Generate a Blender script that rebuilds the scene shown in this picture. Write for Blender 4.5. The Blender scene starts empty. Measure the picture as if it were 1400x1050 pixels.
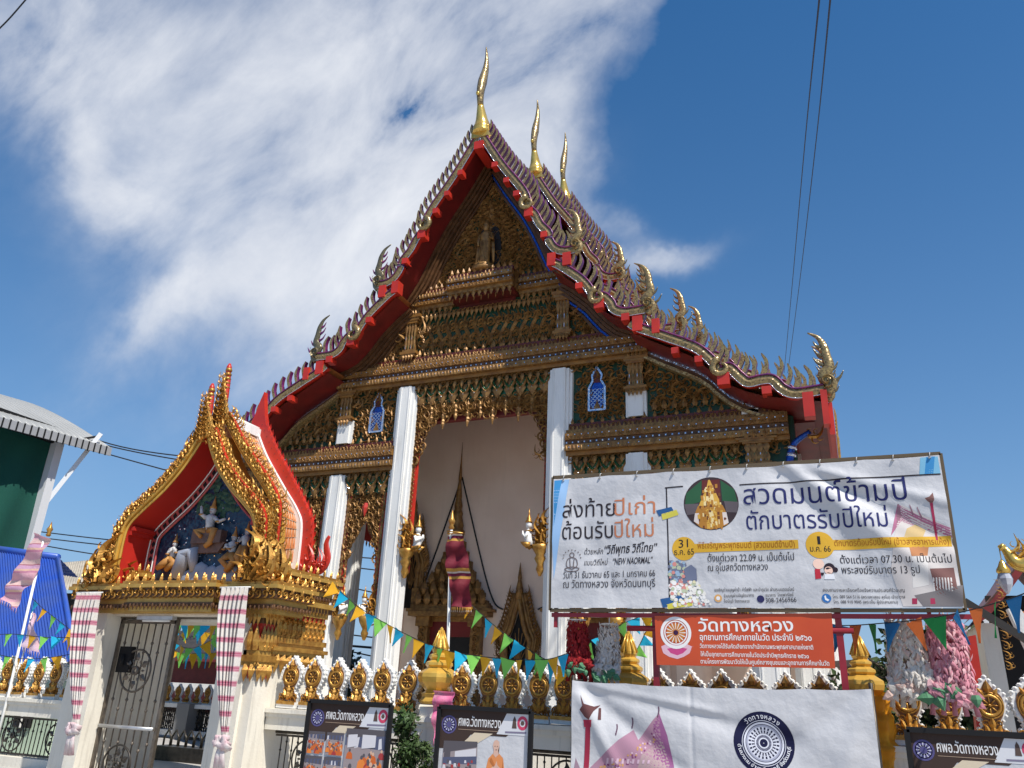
import bpy, bmesh, math, random
import numpy as np
from mathutils import Vector, Matrix
rnd = random.Random(7)
sc = bpy.context.scene
COL = sc.collection
PI = math.pi
# ------------------------------------------------------------------ camera
CAM_C = np.array([7.894, -15.202, 1.6])
YAW, PITCH, ROLL, FPX = -0.4130, 0.3770, 0.0440, 1058.8      # pixels of the 1400 px wide photograph
_F = np.array([math.sin(YAW)*math.cos(PITCH), math.cos(YAW)*math.cos(PITCH), math.sin(PITCH)])
_R0 = np.array([math.cos(YAW), -math.sin(YAW), 0.0]); _U0 = np.cross(_R0, _F)
_R = math.cos(ROLL)*_R0 + math.sin(ROLL)*_U0
_U = -math.sin(ROLL)*_R0 + math.cos(ROLL)*_U0
cd = bpy.data.cameras.new('camera'); cam = bpy.data.objects.new('camera', cd); COL.objects.link(cam)
cam.matrix_world = Matrix(((_R[0], _U[0], -_F[0], CAM_C[0]), (_R[1], _U[1], -_F[1], CAM_C[1]), (_R[2], _U[2], -_F[2], CAM_C[2]), (0, 0, 0, 1)))
cd.sensor_width = 36; cd.lens = FPX/1400*36; cd.clip_end = 3000; cd.clip_start = 0.1
sc.camera = cam
sc.view_settings.view_transform = 'Standard'; sc.view_settings.look = 'None'
sc.view_settings.exposure = 0.35; sc.view_settings.gamma = 1
# ------------------------------------------------------------------ sun and sky
SUN = Vector((1.3, -0.78, 2.25)).normalized()               # towards the sun
sl = bpy.data.lights.new('sun', 'SUN'); sl.energy = 4.8; sl.angle = math.radians(0.55); sl.color = (1.0, 0.955, 0.88)
so = bpy.data.objects.new('sun', sl); COL.objects.link(so); so.rotation_euler = SUN.to_track_quat('Z', 'Y').to_euler()
world = bpy.data.worlds.new('World'); sc.world = world; world.use_nodes = True
def build_world():
    nt = world.node_tree; N = nt.nodes; L = nt.links; bg = N['Background']
    def lk(a, s):
        if isinstance(a, (int, float)): s.default_value = a
        else: L.new(a, s)
    def m(op, a, b=0.0, c=None, clamp=False):
        n = N.new('ShaderNodeMath'); n.operation = op; n.use_clamp = clamp
        lk(a, n.inputs[0]); lk(b, n.inputs[1])
        if c is not None: lk(c, n.inputs[2])
        return n.outputs[0]
    sky = N.new('ShaderNodeTexSky'); sky.sky_type = 'NISHITA'; sky.sun_disc = False
    sky.sun_elevation = math.asin(SUN.z); sky.sun_rotation = math.atan2(SUN.x, SUN.y)
    sky.air_density = 1.0; sky.dust_density = 0.3; sky.ozone_density = 3.0
    tc = N.new('ShaderNodeTexCoord').outputs['Generated']
    def dot(v):
        n = N.new('ShaderNodeVectorMath'); n.operation = 'DOT_PRODUCT'; L.new(tc, n.inputs[0]); n.inputs[1].default_value = tuple(v); return n.outputs['Value']
    fz = m('MAXIMUM', dot(_F), 0.15)                       # a fixed compass direction of the sky: angles measured from it
    a = m('DIVIDE', dot(_R), fz); b = m('DIVIDE', dot(_U), fz)
    def fbm(scale, sx, sy, rot, seed, detail=8, rough=0.6, dist=0.0):
        cb = N.new('ShaderNodeCombineXYZ')
        c, s = math.cos(rot), math.sin(rot)
        u = m('ADD', m('MULTIPLY', a, c*sx), m('MULTIPLY', b, s*sx)); v = m('ADD', m('MULTIPLY', a, -s*sy), m('MULTIPLY', b, c*sy))
        L.new(u, cb.inputs[0]); L.new(v, cb.inputs[1]); cb.inputs[2].default_value = seed
        n = N.new('ShaderNodeTexNoise'); n.inputs['Scale'].default_value = scale; n.inputs['Detail'].default_value = detail
        n.inputs['Roughness'].default_value = rough; n.inputs['Distortion'].default_value = dist; L.new(cb.outputs[0], n.inputs['Vector'])
        return n.outputs['Fac']
    w1 = fbm(3.2, 1, 1, 0, 3.1, 6); w2 = fbm(3.2, 1, 1, 0, 8.7, 6)
    wa = m('ADD', a, m('MULTIPLY', m('SUBTRACT', w1, 0.5), 0.22)); wb = m('ADD', b, m('MULTIPLY', m('SUBTRACT', w2, 0.5), 0.22))
    def blob(px, py, rx, ry, deg, amp, hard=1.0):
        cx, cy = (px-700)/FPX, (525-py)/FPX; c, s = math.cos(math.radians(deg)), math.sin(math.radians(deg))
        da = m('SUBTRACT', wa, cx); db = m('SUBTRACT', wb, cy)
        u = m('DIVIDE', m('ADD', m('MULTIPLY', da, c), m('MULTIPLY', db, s)), rx/FPX)
        v = m('DIVIDE', m('SUBTRACT', m('MULTIPLY', db, c), m('MULTIPLY', da, s)), ry/FPX)
        r2 = m('ADD', m('MULTIPLY', u, u), m('MULTIPLY', v, v))
        return m('MULTIPLY', m('POWER', 2.718, m('MULTIPLY', r2, -1.0)), amp)
    tot = None
    for q in CLOUDS:
        o = blob(*q); tot = o if tot is None else m('ADD', tot, o)
    # the crisp right-hand rim of the big cloud
    rim = m('SUBTRACT', m('SUBTRACT', (915-700)/FPX, m('MULTIPLY', m('SUBTRACT', 525/FPX, wb), 0.50)), wa)
    rim = m('MULTIPLY', m('ADD', m('MULTIPLY', rim, 11.0), 0.12), 1.0, clamp=True)
    tot = m('MULTIPLY', tot, rim)
    for q in WISPS: tot = m('ADD', tot, blob(*q))
    n1 = fbm(4.2, 0.85, 1.45, math.radians(38), 1.3, 12, 0.58, 0.4); n2 = fbm(13, 0.8, 1.5, math.radians(50), 5.9, 10, 0.62)
    nn = m('ADD', m('MULTIPLY', n1, 0.76), m('MULTIPLY', n2, 0.24))
    d = m('MULTIPLY', tot, m('ADD', m('MULTIPLY', m('SUBTRACT', nn, 0.5), 4.4), 0.84))
    d = m('MAXIMUM', d, 0.0)
    dens = m('SUBTRACT', 1.0, m('POWER', 2.718, m('MULTIPLY', d, -1.75)))
    mix = N.new('ShaderNodeMix'); mix.data_type = 'RGBA'; L.new(m('MULTIPLY', dens, 0.97), mix.inputs['Factor'])
    hs = N.new('ShaderNodeHueSaturation'); hs.inputs['Saturation'].default_value = SKY_SAT; hs.inputs['Value'].default_value = SKY_VAL; L.new(sky.outputs[0], hs.inputs['Color'])
    sz = N.new('ShaderNodeSeparateXYZ'); L.new(tc, sz.inputs[0])      # pale blue air low over the town
    hz = N.new('ShaderNodeMix'); hz.data_type = 'RGBA'; L.new(m('MULTIPLY', m('POWER', 2.718, m('MULTIPLY', m('MAXIMUM', sz.outputs[2], 0.0), -3.0)), 0.92), hz.inputs['Factor'])
    L.new(hs.outputs[0], hz.inputs['A']); hz.inputs['B'].default_value = (2.75, 4.35, 6.9, 1)
    L.new(hz.outputs['Result'], mix.inputs['A'])
    cr = N.new('ShaderNodeMix'); cr.data_type = 'RGBA'; L.new(m('MULTIPLY', m('SUBTRACT', n1, 0.3), 2.2, clamp=True), cr.inputs['Factor'])
    cr.inputs['A'].default_value = (5.8, 6.3, 7.4, 1); cr.inputs['B'].default_value = (9.4, 9.6, 10.0, 1)
    L.new(cr.outputs['Result'], mix.inputs['B'])
    L.new(mix.outputs['Result'], bg.inputs['Color']); bg.inputs['Strength'].default_value = 0.078
SKY_SAT, SKY_VAL = 1.38, 1.22
CLOUDS = [(660, 60, 300, 150, 20, 1.15), (500, 290, 260, 110, 38, 1.25), (380, 130, 330, 110, -20, 0.45), (90, 40, 220, 90, 0, 0.42), (420, 380, 120, 50, 10, 0.35), (260, 260, 160, 100, -30, 0.35)]
WISPS = [(140, 230, 105, 40, -50, 1.0), (235, 440, 110, 26, 40, 0.7), (40, 90, 120, 60, -20, 0.4), (330, 380, 120, 40, 35, .5), (885, 358, 55, 18, 12, 0.75), (815, 300, 70, 22, -30, 0.30), (720, 250, 90, 35, 40, 0.22), (440, 470, 60, 25, 20, 0.2)]
build_world()

# ------------------------------------------------------------------ helpers
def ray(px, py): return _F + _R*(px-700)/FPX - _U*(py-525)/FPX
def at(px, py, Y):
    d = ray(px, py); return CAM_C + d*((Y-CAM_C[1])/d[1])
def atx(px, py, X):
    d = ray(px, py); return CAM_C + d*((X-CAM_C[0])/d[0])

class Msh:
    """Collects shapes, then links them as ONE mesh object."""
    def __init__(s): s.V = []; s.L = []; s.S = []; s.I = []; s.G = []; s.n = 0
    def add(s, V, F, mat=0, smooth=False):
        V = np.asarray(V, float).reshape(-1, 3)
        L = np.fromiter((i for f in F for i in f), int); S = np.fromiter((len(f) for f in F), int)
        return s.raw(V, L, S, mat, smooth)
    def raw(s, V, L, S, mat=0, smooth=False):
        s.V.append(V); s.L.append(L+s.n); s.S.append(S); s.n += len(V)
        s.I.append(np.full(len(S), mat, int) if np.isscalar(mat) else np.asarray(mat, int)); s.G.append(np.full(len(S), smooth, bool)); return s
    def T(s, t, o=(0, 0, 0), U=(1, 0, 0), V=(0, 0, 1), W=(0, -1, 0), sc=1.0, ang=0.0, mir=False, mat=0, wk=1.0, smooth=False):
        """place a template (u, v, w) with its frame"""
        P, L, S = t[:3]; sx, sy, sw = (sc, sc, sc*wk) if np.isscalar(sc) else sc
        u = P[:, 0]*sx*(-1 if mir else 1); v = P[:, 1]*sy; c, q = math.cos(ang), math.sin(ang)
        uu = c*u-q*v; vv = q*u+c*v; w = P[:, 2]*sw
        X = np.asarray(o, float)+np.outer(uu, U)+np.outer(vv, V)+np.outer(w, W)
        return s.raw(X, L, S, mat if len(t) < 4 else t[3], smooth)
    def box(s, a, b, mat=0, taper=None):
        x0, y0, z0 = a; x1, y1, z1 = b
        V = [(x0, y0, z0), (x1, y0, z0), (x1, y1, z0), (x0, y1, z0), (x0, y0, z1), (x1, y0, z1), (x1, y1, z1), (x0, y1, z1)]
        return s.add(V, [(0, 3, 2, 1), (4, 5, 6, 7), (0, 1, 5, 4), (1, 2, 6, 5), (2, 3, 7, 6), (3, 0, 4, 7)], mat)
    def bar(s, a, b, w, h, mat=0, up=(0, 0, 1)):
        a = np.asarray(a, float); b = np.asarray(b, float); d = b-a; ln = np.linalg.norm(d); d = d/max(ln, 1e-9)
        up = np.asarray(up, float)
        if abs(d@up) > .98: up = np.array([0, 1., 0])
        r = np.cross(d, up); r /= np.linalg.norm(r); u = np.cross(r, d)
        V = [p+r*i*w/2+u*j*h/2 for p in (a, b) for (i, j) in ((-1, -1), (1, -1), (1, 1), (-1, 1))]
        return s.add(V, [(0, 1, 2, 3), (7, 6, 5, 4), (0, 4, 5, 1), (1, 5, 6, 2), (2, 6, 7, 3), (3, 7, 4, 0)], mat)
    def tube(s, pts, r, n=6, mat=0, smooth=True, flat=1.0, up=(0, 1, 0), cap=True):
        P = np.asarray(pts, float); k = len(P); r = np.full(k, r, float) if np.isscalar(r) else np.asarray(r, float)
        Tn = np.gradient(P, axis=0); Tn /= np.linalg.norm(Tn, axis=1)[:, None]+1e-12
        V = []; up = np.asarray(up, float)
        for i in range(k):
            a = up-Tn[i]*(up@Tn[i])
            if np.linalg.norm(a) < 1e-3: a = np.array([1., 0, 0])-Tn[i]*Tn[i][0]
            a /= np.linalg.norm(a); b = np.cross(Tn[i], a)
            for j in range(n):
                t = 2*PI*j/n; V.append(P[i]+r[i]*(math.cos(t)*a*flat+math.sin(t)*b))
        F = [(i*n+j, i*n+(j+1) % n, (i+1)*n+(j+1) % n, (i+1)*n+j) for i in range(k-1) for j in range(n)]
        if cap: F += [tuple(range(n))[::-1], tuple((k-1)*n+j for j in range(n))]
        return s.add(V, F, mat, smooth)
    def lathe(s, prof, c=(0, 0, 0), n=16, mat=0, smooth=True, rot=0.0, sq=(1, 1)):
        c = np.asarray(c, float); V = []
        for r, z in prof:
            for j in range(n):
                t = 2*PI*j/n+rot; V.append(c+np.array([r*math.cos(t)*sq[0], r*math.sin(t)*sq[1], z]))
        k = len(prof); F = [(i*n+j, i*n+(j+1) % n, (i+1)*n+(j+1) % n, (i+1)*n+j) for i in range(k-1) for j in range(n)]
        F += [tuple(range(n))[::-1], tuple((k-1)*n+j for j in range(n))]
        return s.add(V, F, mat, smooth)
    def prism(s, poly, y0, y1, mat=0, axis='y', smat=None):
        """polygon in (x, z) extruded along y (or (y, z) along x)"""
        k = len(poly); f = (lambda p, d: (p[0], d, p[1])) if axis == 'y' else (lambda p, d: (d, p[0], p[1]))
        V = [f(p, y0) for p in poly]+[f(p, y1) for p in poly]
        F = [tuple(range(k)), tuple(range(2*k-1, k-1, -1))]+[(i, (i+k), (i+1) % k+k, (i+1) % k) for i in range(k)]
        return s.add(V, F, mat if smat is None else [mat, mat]+[smat]*k)
    def sheet(s, rows, mat=0, smooth=False, close=False):
        """grid of points: rows x cols x 3"""
        A = np.asarray(rows, float); r, c = A.shape[:2]
        F = [(i*c+j, i*c+(j+1) % c, (i+1)*c+(j+1) % c, (i+1)*c+j) for i in range(r-1) for j in range(c if close else c-1)]
        return s.add(A.reshape(-1, 3), F, mat, smooth)
    def build(s, name, mats, parent=None, origin=None, fix=False):
        me = bpy.data.meshes.new(name)
        V = np.concatenate(s.V); L = np.concatenate(s.L); S = np.concatenate(s.S)
        org = np.zeros(3)
        if parent is not None: org = wloc(parent)
        if origin is not None: base = np.asarray(origin, float)
        elif parent is None: base = np.array([(V[:, 0].min()+V[:, 0].max())/2, (V[:, 1].min()+V[:, 1].max())/2, V[:, 2].min()])
        else: base = org
        V = V-base
        me.vertices.add(len(V)); me.vertices.foreach_set('co', V.astype(np.float32).ravel())
        me.loops.add(len(L)); me.loops.foreach_set('vertex_index', L.astype(np.int32))
        me.polygons.add(len(S)); st = np.concatenate(([0], np.cumsum(S)[:-1]))
        me.polygons.foreach_set('loop_start', st.astype(np.int32)); me.polygons.foreach_set('loop_total', S.astype(np.int32))
        me.polygons.foreach_set('material_index', np.concatenate(s.I).astype(np.int32))
        me.polygons.foreach_set('use_smooth', np.concatenate(s.G))
        for q in (mats if isinstance(mats, (list, tuple)) else [mats]): me.materials.append(q)
        me.update(calc_edges=True); me.validate()
        if fix:
            bm = bmesh.new(); bm.from_mesh(me); bmesh.ops.recalc_face_normals(bm, faces=bm.faces); bm.to_mesh(me); bm.free()
        o = bpy.data.objects.new(name, me); COL.objects.link(o); o.parent = parent; o.location = tuple(base-org)
        return o
def wloc(o):
    p = np.zeros(3)
    while o is not None: p = p+np.array(o.location); o = o.parent
    return p
def tag(o, label=None, cat=None, group=None, kind=None):
    for k, v in (('label', label), ('category', cat), ('group', group), ('kind', kind)):
        if v: o[k] = v
    return o
def thing(name, loc, label, cat, group=None):
    o = bpy.data.objects.new(name, None); o.empty_display_size = 0.2; COL.objects.link(o); o.location = tuple(loc)
    return tag(o, label, cat, group)
def dup(o, loc=None, parent=None, rot=None):
    c = o.copy(); COL.objects.link(c); c.parent = parent
    if loc is not None: c.location = tuple(loc)
    if rot is not None: c.rotation_euler = rot
    return c
def smoothpts(P, k=6, closed=False):
    P = [np.asarray(p, float) for p in P]; out = []; n = len(P)
    for i in range(n-1):
        a = P[max(i-1, 0)]; b = P[i]; c = P[i+1]; d = P[min(i+2, n-1)]
        for j in range(k):
            t = j/k; out.append(.5*((2*b)+(c-a)*t+(2*a-5*b+4*c-d)*t*t+(3*b-a-3*c+d)*t**3))
    out.append(P[-1]); return np.array(out)
def resample(P, step):
    P = np.asarray(P, float); d = np.concatenate(([0], np.cumsum(np.linalg.norm(np.diff(P, axis=0), axis=1))))
    n = max(2, int(round(d[-1]/step))+1); t = np.linspace(0, d[-1], n)
    return np.stack([np.interp(t, d, P[:, i]) for i in range(P.shape[1])], 1)
def inpoly(x, y, poly):
    r = False; n = len(poly)
    for i in range(n):
        x1, y1 = poly[i]; x2, y2 = poly[(i+1) % n]
        if (y1 > y) != (y2 > y) and x < (x2-x1)*(y-y1)/(y2-y1)+x1: r = not r
    return r
# ------------------------------------------------------------------ materials
def mat(name, col, rough=0.6, metal=0.0, col2=None, scale=4.0, bump=0.0, bscale=40.0, detail=5, spec=None, kind=None, contrast=1.6, **kw):
    m = bpy.data.materials.new(name); m.use_nodes = True; nt = m.node_tree; N = nt.nodes; L = nt.links; b = N['Principled BSDF']
    b.inputs['Base Color'].default_value = (*col, 1); b.inputs['Roughness'].default_value = rough; b.inputs['Metallic'].default_value = metal
    if spec is not None: b.inputs['Specular IOR Level'].default_value = spec
    tc = N.new('ShaderNodeTexCoord').outputs['Object']
    if kind == 'gem':                                   # mirror-glass mosaic: every little tile has its own tint and tilt
        v = N.new('ShaderNodeTexVoronoi'); v.inputs['Scale'].default_value = scale; L.new(tc, v.inputs['Vector'])
        mx = N.new('ShaderNodeMix'); mx.data_type = 'RGBA'; sp = N.new('ShaderNodeSeparateColor'); L.new(v.outputs['Color'], sp.inputs[0])
        L.new(sp.outputs[0], mx.inputs['Factor']); mx.inputs['A'].default_value = (*col, 1); mx.inputs['B'].default_value = (*(col2 or col), 1)
        L.new(mx.outputs['Result'], b.inputs['Base Color'])
        g = N.new('ShaderNodeNewGeometry'); ad = N.new('ShaderNodeVectorMath'); ad.operation = 'MULTIPLY_ADD'
        sb = N.new('ShaderNodeVectorMath'); sb.operation = 'SUBTRACT'; L.new(v.outputs['Color'], sb.inputs[0]); sb.inputs[1].default_value = (.5, .5, .5)
        L.new(sb.outputs[0], ad.inputs[0]); k = bump or 0.35; ad.inputs[1].default_value = (k, k, k); L.new(g.outputs['Normal'], ad.inputs[2])
        nm = N.new('ShaderNodeVectorMath'); nm.operation = 'NORMALIZE'; L.new(ad.outputs[0], nm.inputs[0]); L.new(nm.outputs[0], b.inputs['Normal'])
        return m
    if col2 is not None:
        n = N.new('ShaderNodeTexNoise'); n.inputs['Scale'].default_value = scale; n.inputs['Detail'].default_value = detail; L.new(tc, n.inputs['Vector'])
        if kw.get('stretch'):
            mp = N.new('ShaderNodeMapping'); mp.inputs['Scale'].default_value = kw['stretch']; L.new(tc, mp.inputs['Vector']); L.new(mp.outputs[0], n.inputs['Vector'])
        mr = N.new('ShaderNodeMapRange'); h = .5/contrast; mr.inputs['From Min'].default_value = .5-h/2; mr.inputs['From Max'].default_value = .5+h/2; L.new(n.outputs['Fac'], mr.inputs['Value'])
        mx = N.new('ShaderNodeMix'); mx.data_type = 'RGBA'; L.new(mr.outputs[0], mx.inputs['Factor'])
        mx.inputs['A'].default_value = (*col, 1); mx.inputs['B'].default_value = (*col2, 1); L.new(mx.outputs['Result'], b.inputs['Base Color'])
    if kw.get('streak'):                                # rain streaks and grime running down
        mp = N.new('ShaderNodeMapping'); mp.inputs['Scale'].default_value = (7, 7, .55); L.new(tc, mp.inputs['Vector'])
        n3 = N.new('ShaderNodeTexNoise'); n3.inputs['Scale'].default_value = 1.6; n3.inputs['Detail'].default_value = 7; n3.inputs['Roughness'].default_value = .65; L.new(mp.outputs[0], n3.inputs['Vector'])
        r3 = N.new('ShaderNodeMapRange'); r3.inputs['From Min'].default_value = .52; r3.inputs['From Max'].default_value = .78; r3.inputs['To Max'].default_value = kw['streak']; L.new(n3.outputs['Fac'], r3.inputs['Value'])
        m3 = N.new('ShaderNodeMix'); m3.data_type = 'RGBA'; L.new(r3.outputs[0], m3.inputs['Factor']); L.new(b.inputs['Base Color'].links[0].from_socket, m3.inputs['A']); m3.inputs['B'].default_value = (.26, .23, .19, 1)
        L.new(m3.outputs['Result'], b.inputs['Base Color'])
    if bump:
        n2 = N.new('ShaderNodeTexNoise'); n2.inputs['Scale'].default_value = bscale; n2.inputs['Detail'].default_value = 6; L.new(tc, n2.inputs['Vector'])
        bp = N.new('ShaderNodeBump'); bp.inputs['Strength'].default_value = bump; bp.inputs['Distance'].default_value = kw.get('bdist', 0.02)
        L.new(n2.outputs['Fac'], bp.inputs['Height']); L.new(bp.outputs[0], b.inputs['Normal'])
    return m
def cloth(name, col, rough=0.8, trans=0.25, col2=None, scale=8, stripes=None):
    m = mat(name, col, rough, col2=col2, scale=scale, bump=0.25, bscale=25, bdist=0.03, spec=.25)
    nt = m.node_tree; N = nt.nodes; L = nt.links; b = N['Principled BSDF']; out = N['Material Output']
    t = N.new('ShaderNodeBsdfTranslucent'); mx = N.new('ShaderNodeMixShader'); mx.inputs[0].default_value = trans
    if stripes:
        r = N.new('ShaderNodeValToRGB'); r.color_ramp.interpolation = 'CONSTANT'; els = r.color_ramp.elements
        for i, (p, c) in enumerate(stripes[1]):
            e = els[i] if i < 2 else els.new(p); e.position = p; e.color = (*c, 1)
        sp = N.new('ShaderNodeSeparateXYZ'); L.new(N.new('ShaderNodeTexCoord').outputs['Object'], sp.inputs[0])
        d = N.new('ShaderNodeMath'); d.operation = 'MULTIPLY'; L.new(sp.outputs[2], d.inputs[0]); d.inputs[1].default_value = 1/stripes[0]
        fr = N.new('ShaderNodeMath'); fr.operation = 'FRACT'; L.new(d.outputs[0], fr.inputs[0]); L.new(fr.outputs[0], r.inputs[0])
        L.new(r.outputs[0], b.inputs['Base Color']); L.new(r.outputs[0], t.inputs['Color'])
    elif col2 is not None:
        src = b.inputs['Base Color'].links[0].from_socket; L.new(src, t.inputs['Color'])
    else: t.inputs['Color'].default_value = (*col, 1)
    L.new(b.outputs[0], mx.inputs[1]); L.new(t.outputs[0], mx.inputs[2]); L.new(mx.outputs[0], out.inputs['Surface'])
    return m
MT = {}
MT['gold'] = mat('old_gilding', (.34, .180, .052), .46, .35, (.17, .08, .023), 9, bump=.25, bscale=60)
MT['gold2'] = mat('bright_gilding', (.56, .31, .065), .38, .55, (.34, .15, .028), 9, bump=.2, bscale=50)
MT['goldp'] = mat('gold_paint', (.56, .34, .08), .38, .35, (.42, .24, .05), 5, bump=.1)
MT['goldm'] = mat('gilt_moulding', (.30, .145, .030), .5, .15, (.20, .085, .018), 5, bump=.1)
MT['shiny'] = mat('polished_gold', (.82, .56, .14), .2, .6, (.62, .38, .08), 6, bump=.25, bscale=10)
MT['gem_gold'] = mat('gold_mosaic', (.58, .42, .18), .3, .40, (.18, .12, .06), 34, kind='gem', bump=.3)
MT['gem_rake'] = mat('rake_mosaic', (.46, .33, .13), .3, .4, (.13, .085, .045), 34, kind='gem', bump=.3)
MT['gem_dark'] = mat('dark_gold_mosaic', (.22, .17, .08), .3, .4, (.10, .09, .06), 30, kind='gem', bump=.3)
MT['gem_blue'] = mat('blue_mosaic', (.02, .05, .30), .2, .5, (.02, .12, .45), 40, kind='gem', bump=.3)
MT['gem_white'] = mat('silver_mosaic', (.75, .78, .85), .15, .8, (.5, .55, .68), 45, kind='gem', bump=.45)
MT['gem_green'] = mat('green_mosaic', (.012, .07, .03), .25, .3, (.03, .13, .05), 30, kind='gem', bump=.3)
MT['magenta'] = mat('violet_lacquer', (.20, .025, .10), .35, .1, (.10, .02, .12), 8)
MT['red'] = mat('red_lacquer', (.52, .030, .015), .42, 0, (.40, .022, .012), 2, bump=.05)
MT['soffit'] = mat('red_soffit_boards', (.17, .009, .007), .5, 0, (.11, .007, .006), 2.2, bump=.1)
MT['brown'] = mat('brown_gilt_moulding', (.16, .075, .03), .45, .3, (.09, .04, .016), 6, bump=.2)
MT['backg'] = mat('dark_green_ground', (.009, .058, .020), .45, .0, (.008, .034, .014), 5)
MT['backr'] = mat('dark_red_ground', (.12, .012, .008), .5, 0, (.06, .010, .006), 5)
MT['white'] = mat('white_plaster', (.80, .79, .76), .65, 0, (.72, .71, .67), 1.3, bump=.12, bscale=30, contrast=1.0, streak=.45)
MT['cream'] = mat('cream_plaster', (.78, .74, .64), .7, 0, (.66, .61, .51), 1.6, bump=.18, bscale=24, contrast=1.0, streak=.5)
MT['inner'] = mat('bounce_tinted_plaster', (.82, .66, .55), .75, 0, (.74, .57, .46), 1.0, bump=.1, bscale=20, contrast=1.2, streak=.08)  # pink of the red ceiling's bounced light put into the plaster colour
MT['black'] = mat('black_steel', (.012, .012, .013), .7, 0, spec=.2)
MT['iron'] = mat('dark_wrought_iron', (.075, .065, .055), .45, .6, (.04, .035, .03), 12)
MT['iron2'] = mat('bronzed_iron', (.17, .14, .11), .42, .5, (.10, .085, .07), 12)
MT['mustard'] = mat('mustard_gold_paint', (.60, .34, .055), .42, .15, (.50, .26, .04), 4, bump=.08)
MT['capgold'] = mat('pier_gold_paint', (.72, .44, .085), .3, .35, (.60, .34, .055), 4, bump=.1)
MT['steel'] = mat('galvanised_steel', (.55, .56, .57), .4, .7, (.42, .43, .45), 6)
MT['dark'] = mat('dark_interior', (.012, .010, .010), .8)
MT['wire'] = mat('black_cable', (.012, .012, .014), .6)
MT['tile'] = mat('orange_roof_tile', (.62, .22, .06), .45, 0, (.48, .15, .04), 14)
MT['rooft'] = mat('glazed_roof_tile', (.40, .13, .03), .35, 0, (.25, .09, .03), 10)
# ------------------------------------------------------------------ carved ornament templates: (u, v) in the panel, w outwards
def ribbon(path, wid, h):
    P = np.asarray(path, float); k = len(P); wid = np.asarray(wid, float); h = np.full(k, h) if np.isscalar(h) else np.asarray(h)
    T = np.gradient(P, axis=0); T /= np.linalg.norm(T, axis=1)[:, None]+1e-9; Nn = np.stack([-T[:, 1], T[:, 0]], 1)
    V = np.zeros((k, 3, 3)); V[:, 0, :2] = P-Nn*wid[:, None]/2; V[:, 1, :2] = P; V[:, 1, 2] = h; V[:, 2, :2] = P+Nn*wid[:, None]/2
    F = [(i*3+j, i*3+j+1, (i+1)*3+j+1, (i+1)*3+j) for i in range(k-1) for j in (0, 1)]
    return V.reshape(-1, 3), F
def tmpl(*parts):
    V = []; L = []; S = []; n = 0
    for v, f in parts:
        V.append(np.asarray(v, float)); L += [i+n for q in f for i in q]; S += [len(q) for q in f]; n += len(v)
    return np.concatenate(V), np.array(L), np.array(S)
def xf(p, o=(0, 0), a=0.0, s=1.0, mir=False):
    v, f = p; v = v.copy(); u = v[:, 0]*s*(-1 if mir else 1); w = v[:, 1]*s
    v[:, 0] = o[0]+u*math.cos(a)-w*math.sin(a); v[:, 1] = o[1]+u*math.sin(a)+w*math.cos(a); v[:, 2] *= s
    return v, f
def p_spiral(turns=1.35, r0=.5, k=20, w=.24, h=.17):
    t = np.linspace(0, 1, k); th = -PI*.5-.3+turns*2*PI*t; r = r0*(1-.86*t)
    return ribbon(np.stack([r*np.cos(th), r*np.sin(th)], 1), w*(np.minimum(1, t*5+.25))*(1-.45*t), h*(1-.3*t))
def p_flame(k=10, w=.24, h=.14, bend=.28):
    t = np.linspace(0, 1, k); x = bend*np.sin(t*PI*1.25)*(t**.7)-bend*.5*t*t; y = t
    return ribbon(np.stack([x, y], 1), w*np.clip((1-t)**.75*(0.45+1.9*t*(1.2-t)), .0, 1)+.012, h*(1-.75*t)+.01)
def p_hook(k=8, w=.12, h=.1):
    t = np.linspace(0, 1, k); th = PI*1.05*t
    return ribbon(np.stack([.22*np.sin(th), .26*(1-np.cos(th))*.9], 1), w*(1-t)**.7+.01, h*(1-.6*t))
def p_leaf(w=.5, h=.16, tip=1.0):                       # pointed lotus petal with a raised midrib
    V = [(-.30*w, 0, 0), (-.5*w, .34, .03), (-.27*w, .68, .03), (0, tip, .01), (.27*w, .68, .03), (.5*w, .34, .03), (.30*w, 0, 0), (0, 0, h*.6), (0, .34, h), (0, .68, h*.7)]
    return np.array(V), [(0, 7, 8, 1), (1, 8, 9, 2), (2, 9, 3), (3, 9, 4), (4, 9, 8, 5), (5, 8, 7, 6)]
def p_gem(w=.2, h=.2, d=.08):                           # raised lozenge
    return np.array([(-w/2, 0, 0), (0, -h/2, 0), (w/2, 0, 0), (0, h/2, 0), (0, 0, d)]), [(0, 1, 4), (1, 2, 4), (2, 3, 4), (3, 0, 4)]
T_SPIRAL = tmpl(p_spiral(), xf(p_flame(7), (.42, .1), -.5, .42), xf(p_flame(7), (-.40, .22), .7, .40, True), xf(p_hook(6), (.1, -.5), 2.2, .8))
T_SPIRAL2 = tmpl(p_spiral(1.15, .5, 18, .22, .17), xf(p_spiral(1.0, .5, 10, .2, .16), (.02, .02), 2.1, .42, True), xf(p_flame(7), (0, .46), .2, .45))
T_FLAME = tmpl(p_flame(12), xf(p_hook(7), (.1, .18), -1.1, .8), xf(p_hook(7), (.14, .42), -.8, .65), xf(p_hook(6), (-.06, .12), 1.0, .8, True), xf(p_hook(6), (-.02, .40), .8, .6, True))
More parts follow.
